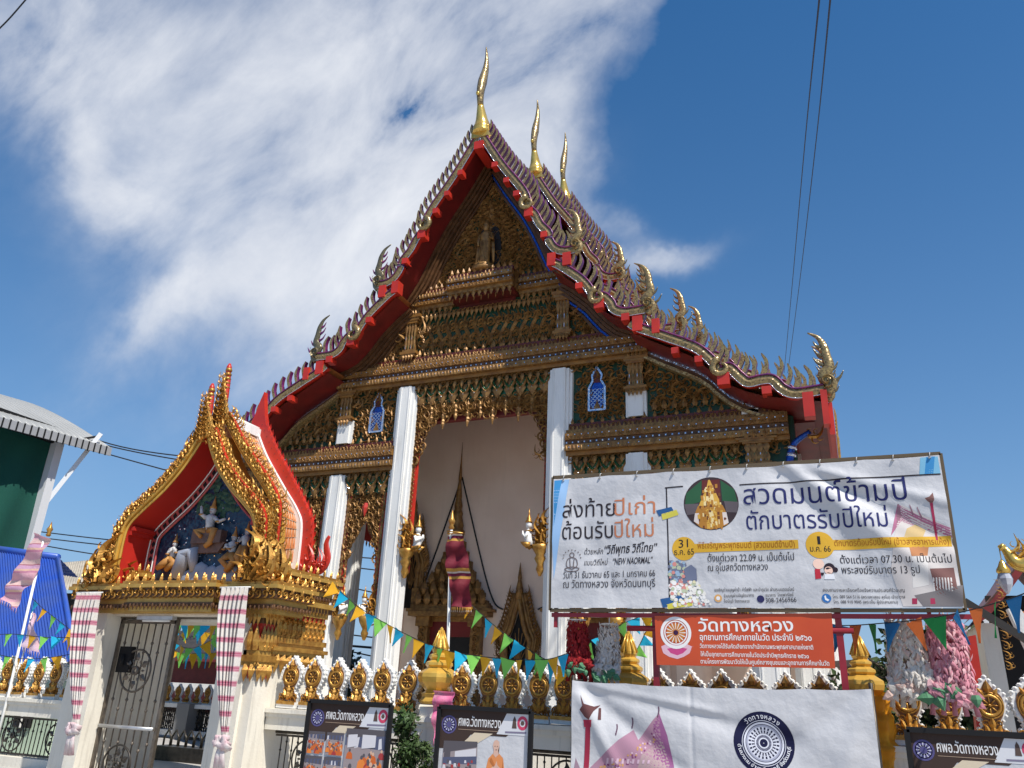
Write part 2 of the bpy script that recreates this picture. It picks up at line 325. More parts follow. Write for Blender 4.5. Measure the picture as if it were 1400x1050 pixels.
T_TALL = tmpl(ribbon(np.stack([.16*np.sin(np.linspace(0, 2*PI, 18)), np.linspace(0, 1, 18)], 1), .13*np.sin(np.linspace(.25, PI-.1, 18))+.02, .1),
              xf(p_spiral(1.1, .5, 12, .2, .16), (-.10, .28), 0, .30), xf(p_spiral(1.1, .5, 12, .2, .16), (.10, .70), PI, .30), xf(p_flame(7), (.16, .2), -.5, .3), xf(p_flame(7), (-.18, .62), .5, .3, True), xf(p_hook(6), (.02, .0), -1.4, .6))
T_LEAF = tmpl(p_leaf()); T_WLEAF = tmpl(p_leaf(.85, .2))
T_CREST = tmpl(p_leaf(.55, .22), xf(p_hook(5), (.14, 0), -1.2, .75), xf(p_hook(5), (-.14, 0), 1.2, .75, True))
T_GEM = tmpl(p_gem())
T_V = tmpl(ribbon(np.array([(-.5, .5), (-.36, .1), (-.16, -.2), (0, -.34), (.16, -.2), (.36, .1), (.5, .5)]), [.03, .16, .2, .22, .2, .16, .03], .1))
T_PEND = tmpl(xf(p_spiral(1.3, .5, 16, .2, .2), (-.13, .62), 0, .42), xf(p_spiral(1.3, .5, 16, .2, .2), (.13, .62), 0, .42, True), xf(p_leaf(.62, .24), (0, .52), PI, .40),
              xf(p_leaf(.55, .25), (0, .26), PI, .34), xf(p_leaf(.4, .25), (0, .16), PI, .40), xf(p_hook(6), (.1, .42), 2.0, .6), xf(p_hook(6), (-.1, .42), -2.0, .6, True), xf(p_leaf(.5, .22), (0, .66), 0, .36))
T_DROP = tmpl(xf(p_leaf(.6, .26), (0, 1.0), PI, .5), xf(p_leaf(.5, .26), (0, .66), PI, .42), xf(p_leaf(.35, .26), (0, .42), PI, .42))
FR = dict(U=(1, 0, 0), V=(0, 0, 1), W=(0, -1, 0))
def carve(M, poly, Y, size=.26, mat=0, seed=1, dens=1.0, mirx=None, fl=.45, flow=None):
    """scroll carving over a polygon in the (x, z) plane facing the street"""
    r = random.Random(seed); xs = [p[0] for p in poly]; zs = [p[1] for p in poly]; st = size*.80/dens; j = 0
    z = min(zs)
    while z < max(zs):
        x = min(xs)+(st/2 if j % 2 else 0)
        while x < max(xs):
            px, pz = x+r.uniform(-.16, .16)*st, z+r.uniform(-.16, .16)*st
            if inpoly(px, pz, poly):
                side = 1 if (mirx is None and r.random() < .5) or (mirx is not None and px < mirx) else -1
                a = flow(px, pz) if flow else r.uniform(-.6, .6)
                t = T_SPIRAL if r.random() < .55 else T_SPIRAL2
                s = size*r.uniform(.82, 1.12)
                M.T(t, (px, Y-.01, pz), sc=s, ang=a*side+r.uniform(-.35, .35), mir=side < 0, mat=mat, wk=r.uniform(.8, 1.3))
                if r.random() < fl: M.T(T_FLAME, (px+r.uniform(-.5, .5)*st, Y-.035, pz-.1*st), sc=s*1.15, ang=-(a*side)+r.uniform(-.7, .7), mir=r.random() < .5, mat=mat, wk=1.1)
            x += st
        z += st*.82; j += 1
def row(M, t, x0, x1, z, Y, step, size, mat=0, ang=0.0, wk=1.0, alt=None, ph=.5, o=None, U=None, W=None):
    n = max(1, int(round(abs(x1-x0)/step))); 
    for i in range(n):
        x = x0+(x1-x0)*(i+ph)/n
        mt = mat if alt is None else alt[i % len(alt)]
        M.T(t, (x, Y, z), sc=size, ang=ang, mat=mt, wk=wk, mir=bool(i % 2) and t is not T_LEAF)
def row3(M, t, a, b, step, size, W, mat=0, ang=0.0, wk=1.0, alt=None):
    """a row of ornament along any straight line"""
    a = np.asarray(a, float); b = np.asarray(b, float); d = b-a; ln = np.linalg.norm(d); n = max(1, int(round(ln/step))); U = d/ln; W = np.asarray(W, float); V = np.cross(W, U)
    if V[2] < 0 and abs(V[2]) > .3: V = -V
    for i in range(n):
        M.T(t, a+d*(i+.5)/n, U=U, V=V, W=W, sc=size, ang=ang, mat=mat if alt is None else alt[i % len(alt)], wk=wk)
def beads(M, x0, x1, z, Y, step, s, mats=(0, 1)):
    n = int(abs(x1-x0)/step)
    for i in range(n):
        x = x0+(x1-x0)*(i+.5)/n; M.box((x-s*.45, Y-s*.5, z-s/2), (x+s*.45, Y, z+s/2), mats[i % len(mats)])
def bead_line(M, a, b, step, s, mats=(0,)):
    a = np.asarray(a, float); b = np.asarray(b, float); n = max(1, int(np.linalg.norm(b-a)/step))
    for i in range(n):
        p = a+(b-a)*(i+.5)/n; M.box(p-s/2, p+s/2, mats[i % len(mats)])
# ------------------------------------------------------------------ the ground
g = Msh(); g.sheet([[(-400, -400, 0), (400, -400, 0)], [(-400, 500, 0), (400, 500, 0)]])
MT['paving'] = mat('concrete_paving', (.42, .40, .37), .85, 0, (.34, .32, .30), 1.2, bump=.3, bscale=12)
tag(g.build('ground', MT['paving']), kind='structure')

# ------------------------------------------------------------------ the ordination hall
hall = thing('temple_hall', (0, 6, 0), 'tall ordination hall with steep stepped red roof tiers and gilded carved gable', 'temple')
GM = [MT['gold'], MT['gem_white'], MT['gem_blue'], MT['gem_green'], MT['red'], MT['goldm'], MT['gem_gold'], MT['backg'], MT['backr'], MT['brown']]
G_, W_, B_, GR_, R_, GP_, GG_, BG_, BR_, BN_ = range(10)
# roof outline on the right: three stepped tiers (x, z)
T1 = [(0, 15.62), (.66, 14.44), (1.28, 13.51), (1.46, 13.1), (1.50, 12.86), (1.68, 12.62), (1.83, 12.3), (2.05, 12.02), (2.08, 11.8), (2.22, 11.56), (2.45, 11.43), (2.74, 11.42)]
T2 = [(2.20, 11.16), (2.43, 11.0), (2.91, 10.56), (3.15, 10.2), (3.25, 10.0), (3.42, 10.05), (3.6, 9.86), (3.68, 9.68), (3.92, 9.56), (4.40, 9.56)]
T3 = [(4.05, 9.27), (4.24, 9.13), (4.84, 8.82), (5.45, 8.48), (5.78, 8.12), (5.92, 7.88), (6.10, 7.95), (6.28, 7.74), (6.45, 7.58), (6.70, 7.6), (6.92, 7.58), (7.10, 7.36), (7.34, 7.24), (7.86, 7.27)]
# plain slopes of the soffits just below
S1 = [(0, 15.42), (.62, 14.32), (1.2, 13.4), (1.62, 12.55), (1.95, 11.75), (2.30, 11.2)]
S2 = [(2.15, 11.0), (2.4, 10.82), (2.88, 10.38), (3.25, 9.9), (3.66, 9.52), (4.2, 9.35)]
S3 = [(4.0, 9.1), (4.8, 8.64), (5.42, 8.28), (5.9, 7.75), (6.4, 7.42), (7.0, 7.22), (7.85, 7.05)]
HOOKS = [(1.46, 12.98), (3.29, 10.03), (5.93, 7.93)]
def mirror(P, s): return [(s*x, z) for x, z in P]
def fin_t():
    P = smoothpts([(0, 0), (-.02, .10), (-.03, .24), (.0, .33), (.055, .42)], 3); k = len(P); w = np.interp(np.linspace(0, 1, k), [0, .6, 1], [.070, .066, .018])
    T = np.gradient(P, axis=0); T /= np.linalg.norm(T, axis=1)[:, None]; Nn = np.stack([-T[:, 1], T[:, 0]], 1)
    V = []
    for i in range(k):
        for (a, b) in ((-1, 1), (1, 1), (1, -1), (-1, -1)): V.append((P[i, 0]+Nn[i, 0]*a*w[i]/2, P[i, 1]+Nn[i, 1]*a*w[i]/2, b*.05))
    F = []; mi = []
    for i in range(k-1):
        for j in range(4): F.append((i*4+j, i*4+(j+1) % 4, (i+1)*4+(j+1) % 4, (i+1)*4+j)); mi.append(0 if j in (0, 2) else 1)
    F.append(tuple((k-1)*4+j for j in range(4))); mi.append(1)
    t = tmpl((np.array(V), F)); return t+(np.array(mi),)
T_FIN = fin_t()
FINM = [MT['gem_rake'], MT['magenta']]
def fins_along(tiers, s):
    out = []
    for Tt in tiers:
        P = resample(smoothpts(mirror(Tt, s), 5), .20 if Tt is T1 else .225 if Tt is T2 else .25); d = np.gradient(P, axis=0)
        for i in range(1, len(P)-1):
            n = np.array([-d[i, 1], d[i, 0]])*(-s); n = n/np.linalg.norm(n)
            if n[1] < 0: n = -n
            n = n*.42+np.array([0, 1.0])*.58; n /= np.linalg.norm(n)
            out.append((P[i, 0]+n[0]*.10, P[i, 1]+n[1]*.10, math.atan2(-n[0], n[1])))
    return out
def barge(M, tiers, s, y0, dz=0.0):
    """bargeboard: mosaic face, violet edging, red back; ends in a little scroll at every step"""
    for Tt in tiers:
        P = smoothpts(mirror(Tt, s), 5); d = np.gradient(P, axis=0); n = np.stack([-d[:, 1], d[:, 0]], 1); n /= np.linalg.norm(n, axis=1)[:, None]
        n *= np.where(n[:, 1] < 0, -1, 1)[:, None]
        up, lo = P+n*.10, P-n*.10
        ring = lambda a, y: [(q[0], y, q[1]+dz) for q in a]
        M.sheet([ring(lo, y0-.07), ring(P, y0-.10), ring(up, y0-.07)], 0)
        M.sheet([ring(up, y0-.07), ring(up, y0+.07)], 1); M.sheet([ring(lo, y0-.07), ring(lo, y0+.07)], 2)
        M.sheet([ring(lo, y0+.07), ring(up, y0+.07)], 2)
        for q, off in ((up, .012), (lo, .0)): M.tube([(a[0], y0-.085, a[1]+dz) for a in q], .022 if off else .010, 4, 1 if off else 4)
    for hx, hz in HOOKS:
        t = np.linspace(0, 1.35, 16); th = PI*.55+2*PI*t*.72; r = .20*(1-.45*t)
        M.tube([(s*(hx+.02+rr*math.cos(a)), y0-.12, hz+dz+.02+rr*math.sin(a)) for rr, a in zip(r, th)], np.linspace(.085, .03, 16), 6, 0, flat=.9)
BM = [MT['gem_rake'], MT['magenta'], MT['red'], MT['gem_blue'], MT['gem_white']]
def naga_shape(M, o, s, Y, k=1.0):
    P = smoothpts([(0, -.12), (.10, .10), (-.04, .30), (.10, .50), (.07, .75), (.04, 1.0), (-.06, 1.22), (-.26, 1.36)], 4)
    w = np.interp(np.linspace(0, 1, len(P)), [0, .15, .4, .7, 1], [.10, .15, .115, .085, .015])*k
    M.tube([(o[0]+s*k*p[0], Y, o[1]+k*p[1]) for p in P], w, 8, 0, flat=.55)
    for (bx, bz, l, a) in ((.0, .55, .26, .9), (-.01, .78, .24, .8), (-.03, .98, .2, .75), (.16, .16, .28, -.9), (.13, .42, .22, -.8)):
        q = smoothpts([(0, 0), (-math.sin(a)*l*.6, l*.25), (-math.sin(a)*l, l*.8)], 4)
        M.tube([(o[0]+s*k*(bx+c[0]), Y, o[1]+k*(bz+c[1])) for c in q], np.linspace(.055, .008, len(q))*k, 5, 1, flat=.5)
    M.T(T_SPIRAL, (o[0]+s*.02, Y-.09*k, o[1]+.16*k), sc=.34*k, mir=s < 0, mat=0)
def chofa_shape(M, z0, y0):
    P = smoothpts([(0, .02), (-.02, .28), (-.14, .62), (-.26, 1.0), (-.27, 1.35), (-.17, 1.8), (-.05, 2.3), (-.04, 2.7), (-.12, 3.02)], 5)
    r = np.interp(np.linspace(0, 1, len(P)), [0, .1, .2, .33, .45, .6, .8, 1], [.27, .26, .16, .085, .10, .12, .07, .012])
    k = len(P)//3
    M.tube([(0, y0+p[0], z0+p[1]) for p in P[:k+1]], r[:k+1], 12, 0, flat=1.15)
    M.tube([(0, y0+p[0], z0+p[1]) for p in P[k:]], r[k:], 8, 1, flat=1.25)
    M.lathe([(.0, -.07), (.055, -.03), (.055, .03), (.0, .07)], (0, y0-.42, z0+1.10), 8, 0)
    M.tube([(0, y0-.27, z0+1.2), (0, y0-.36, z0+1.16), (0, y0-.42, z0+1.12)], [.05, .04, .03], 6, 0)
    M.box((-.25, y0-.16, z0-.16), (.25, y0+.4, z0+.06), 0)
DY = [0.0, 3.95, 6.75]; DZ = [0.0, 1.42, 2.25]
finmesh = None; nfin = 0
roofm = Msh(); soff = Msh()
for gi in range(3):
    y0, dz = DY[gi], DZ[gi]
    for s in (-1, 1):
        m = Msh(); barge(m, (T1, T2, T3) if gi == 0 else (T1, T2, T3), s, y0, dz)
        bb = m.build('bargeboard', BM, hall)
        fl = fins_along((T1, T2, T3), s)
        if gi == 0:
            for (x, z, a) in fl:
                if finmesh is None:
                    fm = Msh(); fm.T(T_FIN, (0, 0, 0), sc=1.15); fo = fm.build('roof_fin', FINM, bb, origin=(0, 0, 0)); finmesh = fo
                    fo.location = (x, y0-6, z); fo.rotation_euler = (0, -a, 0)
                else:
                    fo = dup(finmesh, (x, y0-6, z), bb, (0, -a, 0))
                    if s > 0: fo.scale = (-1, 1, 1)
                if s < 0: fo.scale = (1, 1, 1)
                nfin += 1
        else:
            fm = Msh()
            for (x, z, a) in fl: fm.T(T_FIN, (x, y0, z+dz), ang=a, mir=s > 0, sc=1.15)
            tag(fm.build('rear_roof_fin', FINM, bb), kind='stuff')
        for tx, tz in ((2.72, 11.42), (4.42, 9.56), (7.90, 7.30)):
            m = Msh(); naga_shape(m, (s*tx, tz+dz), s, y0-.02, .9); m.build('naga_finial', [MT['gem_rake'], MT['gem_dark']] if s > 0 else [MT['gem_dark'], MT['magenta']], hall)  # left finials in darker mosaic: their shade is put into the colour
        yb = [4.2, 7.0, 24][gi]
        for Tt, Sx in ((T1, S1), (T2, S2), (T3, S3)):
            P = resample(smoothpts(mirror(Sx, s), 4), .3)
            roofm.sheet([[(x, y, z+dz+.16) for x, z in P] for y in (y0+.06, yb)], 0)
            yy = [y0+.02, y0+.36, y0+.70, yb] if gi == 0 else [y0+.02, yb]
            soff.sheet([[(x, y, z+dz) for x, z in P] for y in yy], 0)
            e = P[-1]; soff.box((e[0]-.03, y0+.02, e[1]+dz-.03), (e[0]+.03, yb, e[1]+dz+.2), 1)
        if gi == 0:
            # purlins: square red beam ends poking out under the bargeboard
            for (px, pz, w, h) in ((.50, 14.42, .15, .15), (.86, 13.84, .14, .14), (1.16, 13.36, .15, .15), (1.52, 12.72, .22, .24), (1.95, 11.98, .16, .16), (2.16, 11.24, .20, .34), (2.55, 11.18, .2, .34),
                                   (2.86, 10.40, .16, .15), (3.34, 9.86, .22, .24), (3.95, 9.42, .17, .17), (4.22, 9.22, .22, .36), (4.62, 9.10, .16, .34),
                                   (5.02, 8.46, .15, .14), (5.5, 8.2, .15, .14), (5.98, 7.70, .24, .26), (6.8, 7.36, .18, .16), (7.55, 6.98, .2, .50), (7.84, 6.9, .12, .7)):
                m = Msh(); m.box((s*px-w/2, y0-.13, pz-h/2), (s*px+w/2, y0+.12, pz+h/2)); m.build('purlin', [MT['red'], MT['soffit']], hall)
    if gi == 0:
        m = Msh(); m.box((-.13, y0-.14, 15.05), (.13, .9, 15.3)); m.build('purlin', MT['red'], hall)
    m = Msh(); chofa_shape(m, 15.62+dz, y0+.05); m.build('chofa', [MT['shiny'], MT['gem_rake']], hall)
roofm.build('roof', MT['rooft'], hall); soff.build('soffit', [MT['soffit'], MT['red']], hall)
m = Msh()
for s in (-1, 1):
    m = Msh()                                          # eave fringe down the side roofs
    m.box((s*7.92-.05, .1, 6.4), (s*7.92+.05, 24, 7.05), 0)
    for i in range(60):
        y = .2+i*.2; m.T(T_CREST, (s*7.98, y, 6.42), U=(0, 1, 0), V=(0, 0, 1), W=(s, 0, 0), sc=.22, ang=PI, mat=1)
        m.T(T_LEAF, (s*7.98, y, 6.7), U=(0, 1, 0), V=(0, 0, 1), W=(s, 0, 0), sc=.3, mat=1)
    m.build('eave_board', [MT['red'], MT['gold2']], hall)

# ---- the carved front: backing walls
YF = 1.0
bk = Msh()
def prof(t): return [p for p in t]
up_poly = [(-4.15, 8.75), (4.15, 8.75), (4.2, 9.3), (3.66, 9.5), (3.25, 9.88), (2.88, 10.36), (2.4, 10.8), (2.28, 11.18), (1.95, 11.72), (1.62, 12.5), (1.2, 13.36), (.62, 14.28), (0, 15.3),
           (-.62, 14.28), (-1.2, 13.36), (-1.62, 12.5), (-1.95, 11.72), (-2.28, 11.18), (-2.4, 10.8), (-2.88, 10.36), (-3.25, 9.88), (-3.66, 9.5), (-4.2, 9.3)]
bk.prism(up_poly, YF, YF+.3, BG_)
for s in (-1, 1):
    bk.prism(mirror([(2.2, 6.05), (7.2, 6.05), (7.2, 7.15), (6.4, 7.38), (5.9, 7.72), (5.42, 8.24), (4.8, 8.6), (4.15, 8.95), (2.2, 8.74)], s), YF+.003, YF+.3, BG_)
bk.box((-1.9, YF, 8.2), (1.9, YF+.3, 8.74), BR_)
bk.build('gable_wall', GM, hall)

# ---- mouldings and carving
def cornice(M, x0, x1, z, Y, end=None):
    """gold mouldings with a mosaic bead row, 0.8 high"""
    M.box((x0, Y-.16, z+.36), (x1, Y, z+.46), G_); M.box((x0, Y-.24, z+.20), (x1, Y, z+.355), GP_); M.box((x0, Y-.20, z+.08), (x1, Y, z+.195), BN_)
    M.box((x0, Y-.26, z-.06), (x1, Y, z+.075), G_); M.box((x0, Y-.16, z-.16), (x1, Y, z-.065), GP_)
    M.box((x0, Y-.1, z+.46), (x1, Y, z+.62), BR_)
    beads(M, x0, x1, z+.137, Y-.20, .07, .034, (W_, BN_)); beads(M, x0, x1, z+.31, Y-.24, .16, .025, (W_,)); beads(M, x0, x1, z+.01, Y-.26, .22, .025, (W_,))
    row(M, T_LEAF, x0, x1, z+.45, Y-.11, .10, .12, G_); row(M, T_CREST, x0, x1, z+.60, Y-.08, .24, .17, G_)
    row(M, T_SPIRAL2, x0, x1, z-.22, Y-.10, .19, .22, G_, wk=1.3)
    row(M, T_SPIRAL2, x0, x1, z+.262, Y-.238, .10, .10, G_); row(M, T_LEAF, x0, x1, z-.055, Y-.258, .09, .12, G_); row(M, T_LEAF, x0, x1, z+.455, Y-.158, .08, .085, G_, ang=PI); row(M, T_SPIRAL2, x0, x1, z+.53, Y-.1, .13, .13, G_)
def lotus(M, x0, x1, z, Y):
    """hanging lotus petals over a green mosaic ground, tops at z"""
    M.box((x0, Y-.02, z-.44), (x1, Y+.01, z), GR_)
    row(M, T_WLEAF, x0, x1, z, Y-.04, .32, .34, G_, ang=PI, wk=.8); row(M, T_V, x0, x1, z-.12, Y-.10, .32, .30, GR_, wk=.9)
    row(M, T_V, x0, x1, z-.17, Y-.09, .32, .33, G_, wk=1.2); row(M, T_GEM, x0, x1, z-.30, Y-.14, .32, .15, W_); row(M, T_GEM, x0+.08, x1+.08, z-.2, Y-.15, .32, .10, W_); row(M, T_GEM, x0-.08, x1-.08, z-.2, Y-.15, .32, .10, W_)
    row(M, T_WLEAF, x0-.16, x1-.16, z-.16, Y-.06, .32, .33, G_, ang=PI, wk=.9, ph=1.0); row(M, T_GEM, x0, x1, z-.42, Y-.08, .16, .28, G_)
cv = Msh(); cornice(cv, -4.22, 4.22, 9.0, YF-.02); cv.build('cornice', GM, hall)
for s in (-1, 1):
    cv = Msh(); a, b = sorted((s*2.28, s*7.1)); cornice(cv, a, b, 6.76, YF-.02); cv.build('cornice', GM, hall)
cv = Msh(); lotus(cv, -1.84, 1.84, 8.72, YF-.02); row(cv, T_CREST, -1.84, 1.84, 8.78, YF-.16, .2, .2, G_, ang=PI); cv.build('lotus_frieze', GM, hall)
for s in (-1, 1):
    for (xa, xb) in ((2.42, 3.68), (4.12, 6.1)):
        cv = Msh(); a, b = sorted((s*xa, s*xb)); lotus(cv, a, b, 6.50, YF-.02); row(cv, T_CREST, a, b, 6.56, YF-.14, .2, .2, G_, ang=PI); cv.build('lotus_frieze', GM, hall)
# pendant fringe over the middle bay
pe = Msh()
pe.box((-1.86, YF-.015, 8.02), (1.86, YF+.03, 8.3), BR_)
for i in range(9):
    x = -1.36+i*.34
    if i % 2: pe.T(T_PEND, (x, YF-.05, 7.70), sc=.60, mat=G_, wk=1.0)
    else: pe.T(T_DROP, (x, YF-.06, 7.84), sc=.36, mat=G_)
    pe.T(T_SPIRAL, (x-.12, YF-.04, 8.16), sc=.30, mat=G_, mir=bool(i % 2)); pe.T(T_SPIRAL2, (x+.1, YF-.04, 8.12), sc=.26, mat=G_)
    pe.T(T_CREST, (x, YF-.05, 7.98), sc=.22, ang=PI, mat=G_)
carve(pe, [(-1.82, 7.86), (1.82, 7.86), (1.82, 8.3), (-1.82, 8.3)], YF-.02, .25, G_, 91, 1.2, mirx=0)
pe.build('pendant_fringe', GM, hall)
for s in (-1, 1):                                          # corner scrolls and jamb strips of the middle bay
    sp = Msh()
    carve(sp, mirror([(1.86, 8.25), (1.12, 8.25), (1.18, 7.9), (1.42, 7.55), (1.56, 7.1), (1.66, 6.7), (1.72, 6.7), (1.86, 6.7)], s), YF-.02, .27, G_, 11+s, 1.1, mirx=0)
    sp.prism(mirror([(1.9, 8.26), (1.25, 8.26), (1.32, 7.9), (1.52, 7.5), (1.66, 7.0), (1.70, 6.6), (1.9, 6.6)], s), YF, YF+.02, BR_)
    a, b = sorted((s*1.70, s*1.92)); sp.box((a, YF-.01, 4.1), (b, YF+.12, 8.2), R_)
    n = 34
    for i in range(n):
        z = 4.4+i*(3.8/n); sp.T(T_LEAF, (s*1.80, YF-.03, z), sc=.19, mat=G_); sp.T(T_SPIRAL2, (s*1.74, YF-.03, z+.03), sc=.12, mat=G_, mir=s < 0)
    beads(sp, s*1.925, s*1.925, 4.4, YF, 1, .01, (W_,)) if False else None
    for i in range(64): sp.box((s*1.925-.014, YF-.05, 4.4+i*.065), (s*1.925+.014, YF, 4.435+i*.065), W_ if i % 2 else B_)
    sp.build('jamb_carving', GM, hall)
    # bracket with a praying figure
    br = Msh()
    br.lathe([(.03, 3.95), (.10, 4.1), (.07, 4.2), (.14, 4.32), (.10, 4.4), (.18, 4.52), (.2, 4.62), (.02, 4.66)], (s*1.70, YF-.1, 0), 8, 0)
    for k, (dx, dz, q, a) in enumerate(((.02, 4.62, .55, .5), (.12, 4.85, .5, .2), (-.06, 4.9, .45, .8), (.10, 5.1, .42, 0), (.0, 4.7, .4, -.6))):
        br.T(T_FLAME, (s*(1.74+dx*.6), YF-.1-.02*k, dz-.05), sc=q, ang=s*(a*.5), mir=s > 0, mat=0, wk=1.4)
        br.T(T_SPIRAL, (s*(1.72+dx*.4), YF-.12, dz+.06), sc=q*.6, mir=s > 0, mat=0, wk=1.4)
    bo = br.build('corbel', [MT['gold2']], hall)
    def deity(o, s, k, parent):
        f = Msh()
        P = [(0, 0), (.02, .12), (.04, .24), (.03, .34), (.02, .40)]; 
        f.tube([(o[0]-s*k*p[0], o[1], o[2]+k*p[1]) for p in P], np.array([.13, .10, .12, .075, .045])*k, 10, 0)
        f.lathe([(.0, .40), (.06, .42), (.078, .48), (.07, .55), (.03, .59)], (o[0]-s*.03*k, o[1], o[2]), 10, 0) if k == 1 else f.lathe([(0, .40*k), (.06*k, .42*k), (.078*k, .48*k), (.07*k, .55*k), (.03*k, .59*k)], (o[0]-s*.03*k, o[1], o[2]), 10, 0)
        for q in (-1, 1):                                   # arms folded so that the palms meet before the chest
            f.tube([(o[0], o[1]+q*.10*k, o[2]+.31*k), (o[0]-s*.05*k, o[1]+q*.14*k, o[2]+.18*k), (o[0]-s*.17*k, o[1]+q*.03*k, o[2]+.27*k), (o[0]-s*.18*k, o[1]+q*.012*k, o[2]+.36*k)], np.array([.045, .04, .03, .015])*k, 6, 0)
            f.tube([(o[0]+s*.05*k, o[1]+q*.06*k, o[2]), (o[0]-s*.16*k, o[1]+q*.11*k, o[2]+.03*k), (o[0]-s*.02*k, o[1]+q*.09*k, o[2]-.06*k)], np.array([.075, .06, .04])*k, 6, 1)
        f.lathe([(.085*k, .55*k), (.09*k, .58*k), (.06*k, .62*k), (.062*k, .66*k), (.035*k, .70*k), (.02*k, .78*k), (.004*k, .92*k)], (o[0]-s*.03*k, o[1], o[2]), 10, 1)
        f.lathe([(.10*k, .33*k), (.12*k, .345*k), (.08*k, .37*k)], o, 10, 1)
        return f.build('praying_figure', [MT['white'], MT['gold2']], parent)
    deity((s*1.44, YF-.12, 4.62), s, .92, bo)
# upper side panels with a little lattice window and capitals
for s in (-1, 1):
    cv = Msh()
    P = mirror([(2.45, 7.55), (3.70, 7.55), (3.70, 8.72), (2.45, 8.72)], s)
    W0 = mirror([(2.74, 7.66), (3.22, 7.66), (3.22, 8.3), (2.98, 8.72), (2.74, 8.3)], s)
    class _H(list): pass
    r2 = Msh(); carve(r2, P, YF-.01, .28, G_, 21+s, 1.05, mirx=s*2.98)
    # leave the window free
    keepV = [i for i in range(len(r2.V)) if not inpoly(r2.V[i][:, 0].mean(), r2.V[i][:, 2].mean(), W0)]
    off = 0
    for i, V in enumerate(r2.V):
        if i in keepV: cv.raw(V, r2.L[i]-off, r2.S[i], G_)
        off += len(V)
    cv.build('side_panel_carving', GM, hall)
    wn = Msh(); wx = s*2.98
    wn.prism([(wx-.17, 7.70), (wx+.17, 7.70), (wx+.17, 8.22), (wx+.08, 8.38), (wx-.08, 8.38), (wx-.17, 8.22)], YF-.02, YF+.05, B_)
    wn.prism([(wx-.11, 8.38), (wx+.11, 8.38), (wx+.09, 8.55), (wx, 8.72), (wx-.09, 8.55)], YF-.03, YF+.05, BR_)
    for dx in (-.19, .19): wn.bar((wx+dx, YF-.05, 7.68), (wx+dx, YF-.05, 8.25), .05, .05, W_)
    for a, b in (((-.19, 8.25), (-.10, 8.42)), ((.19, 8.25), (.10, 8.42)), ((-.10, 8.42), (-.12, 8.55)), ((.10, 8.42), (.12, 8.55)), ((-.12, 8.55), (0, 8.76)), ((.12, 8.55), (0, 8.76)), ((-.2, 7.69), (.2, 7.69))):
        wn.bar((wx+a[0], YF-.05, a[1]), (wx+b[0], YF-.05, b[1]), .04, .045, W_)
    for i in range(-4, 6):
        for q in (-1, 1):
            a = np.array([wx-.16, 7.72+.1*i]); b = a+np.array([.32, .32])
            if q < 0: a, b = np.array([wx+.16, 7.72+.1*i]), np.array([wx-.16, 8.04+.1*i])
            lo, hi = 7.72, 8.22
            if b[1] < lo or a[1] > hi: continue
            t0 = max(0, (lo-a[1])/.32); t1 = min(1, (hi-a[1])/.32)
            p0, p1 = a+(b-a)*t0, a+(b-a)*t1; wn.bar((p0[0], YF-.035, p0[1]), (p1[0], YF-.035, p1[1]), .012, .012, W_)
    wn.prism([(wx-.09, 7.68), (wx+.09, 7.68), (wx, 7.94)], YF-.06, YF-.02, G_)
    wn.build('lattice_window', GM, hall)
    # sloping wing panel under the lowest roof
    cv = Msh(); wp = mirror([(4.16, 7.55), (6.05, 7.55), (5.8, 7.62), (5.38, 8.0), (4.8, 8.36), (4.16, 8.68)], s)
    carve(cv, wp, YF-.01, .31, G_, 31+s, 1.0, mirx=s*9)
    row(cv, T_CREST, s*4.2, s*6.0, 7.55, YF-.07, .22, .24, G_)
    for off, mt, d in ((.06, W_, .10), (.14, BN_, .16), (.24, GG_, .22)):
        pts = resample(smoothpts(mirror([(4.1, 8.98), (4.8, 8.56), (5.42, 8.2), (5.9, 7.68), (6.4, 7.36), (7.0, 7.16)], s), 4), .3)
        for a, b in zip(pts[:-1], pts[1:]): cv.bar((a[0], YF-d/2, a[1]-off+.10), (b[0], YF-d/2, b[1]-off+.10), d, .07, mt)
    cv.build('wing_panel', GM, hall)
# pediment frieze between the two upper cornices
cv = Msh()
nn = 15
for i in range(nn):
    x = -1.86+i*3.72/(nn-1)
    cv.T(T_TALL, (x, YF-.02, 9.66), sc=(.62, 1.12, .62), mat=G_, mir=x > 0, wk=1.4)
    cv.T(T_FLAME, (x+.12, YF-.03, 9.72), sc=.5, mat=G_, mir=x < 0); cv.T(T_SPIRAL, (x+.12, YF-.03, 10.42), sc=.28, mat=G_, mir=x > 0); cv.T(T_SPIRAL2, (x, YF-.02, 10.05), sc=.26, mat=G_, mir=x < 0)
    cv.T(T_CREST, (x, YF-.07, 9.62), sc=.22, mat=G_); cv.T(T_CREST, (x, YF-.09, 10.86), sc=.24, ang=PI, mat=G_); cv.T(T_CREST, (x+.13, YF-.09, 10.86), sc=.24, ang=PI, mat=G_)
for s in (-1, 1): carve(cv, mirror([(2.38, 9.66), (3.3, 9.66), (2.9, 10.1), (2.38, 10.55)], s), YF-.01, .25, G_, 41+s, 1.2)
cv.build('pediment_frieze', GM, hall)
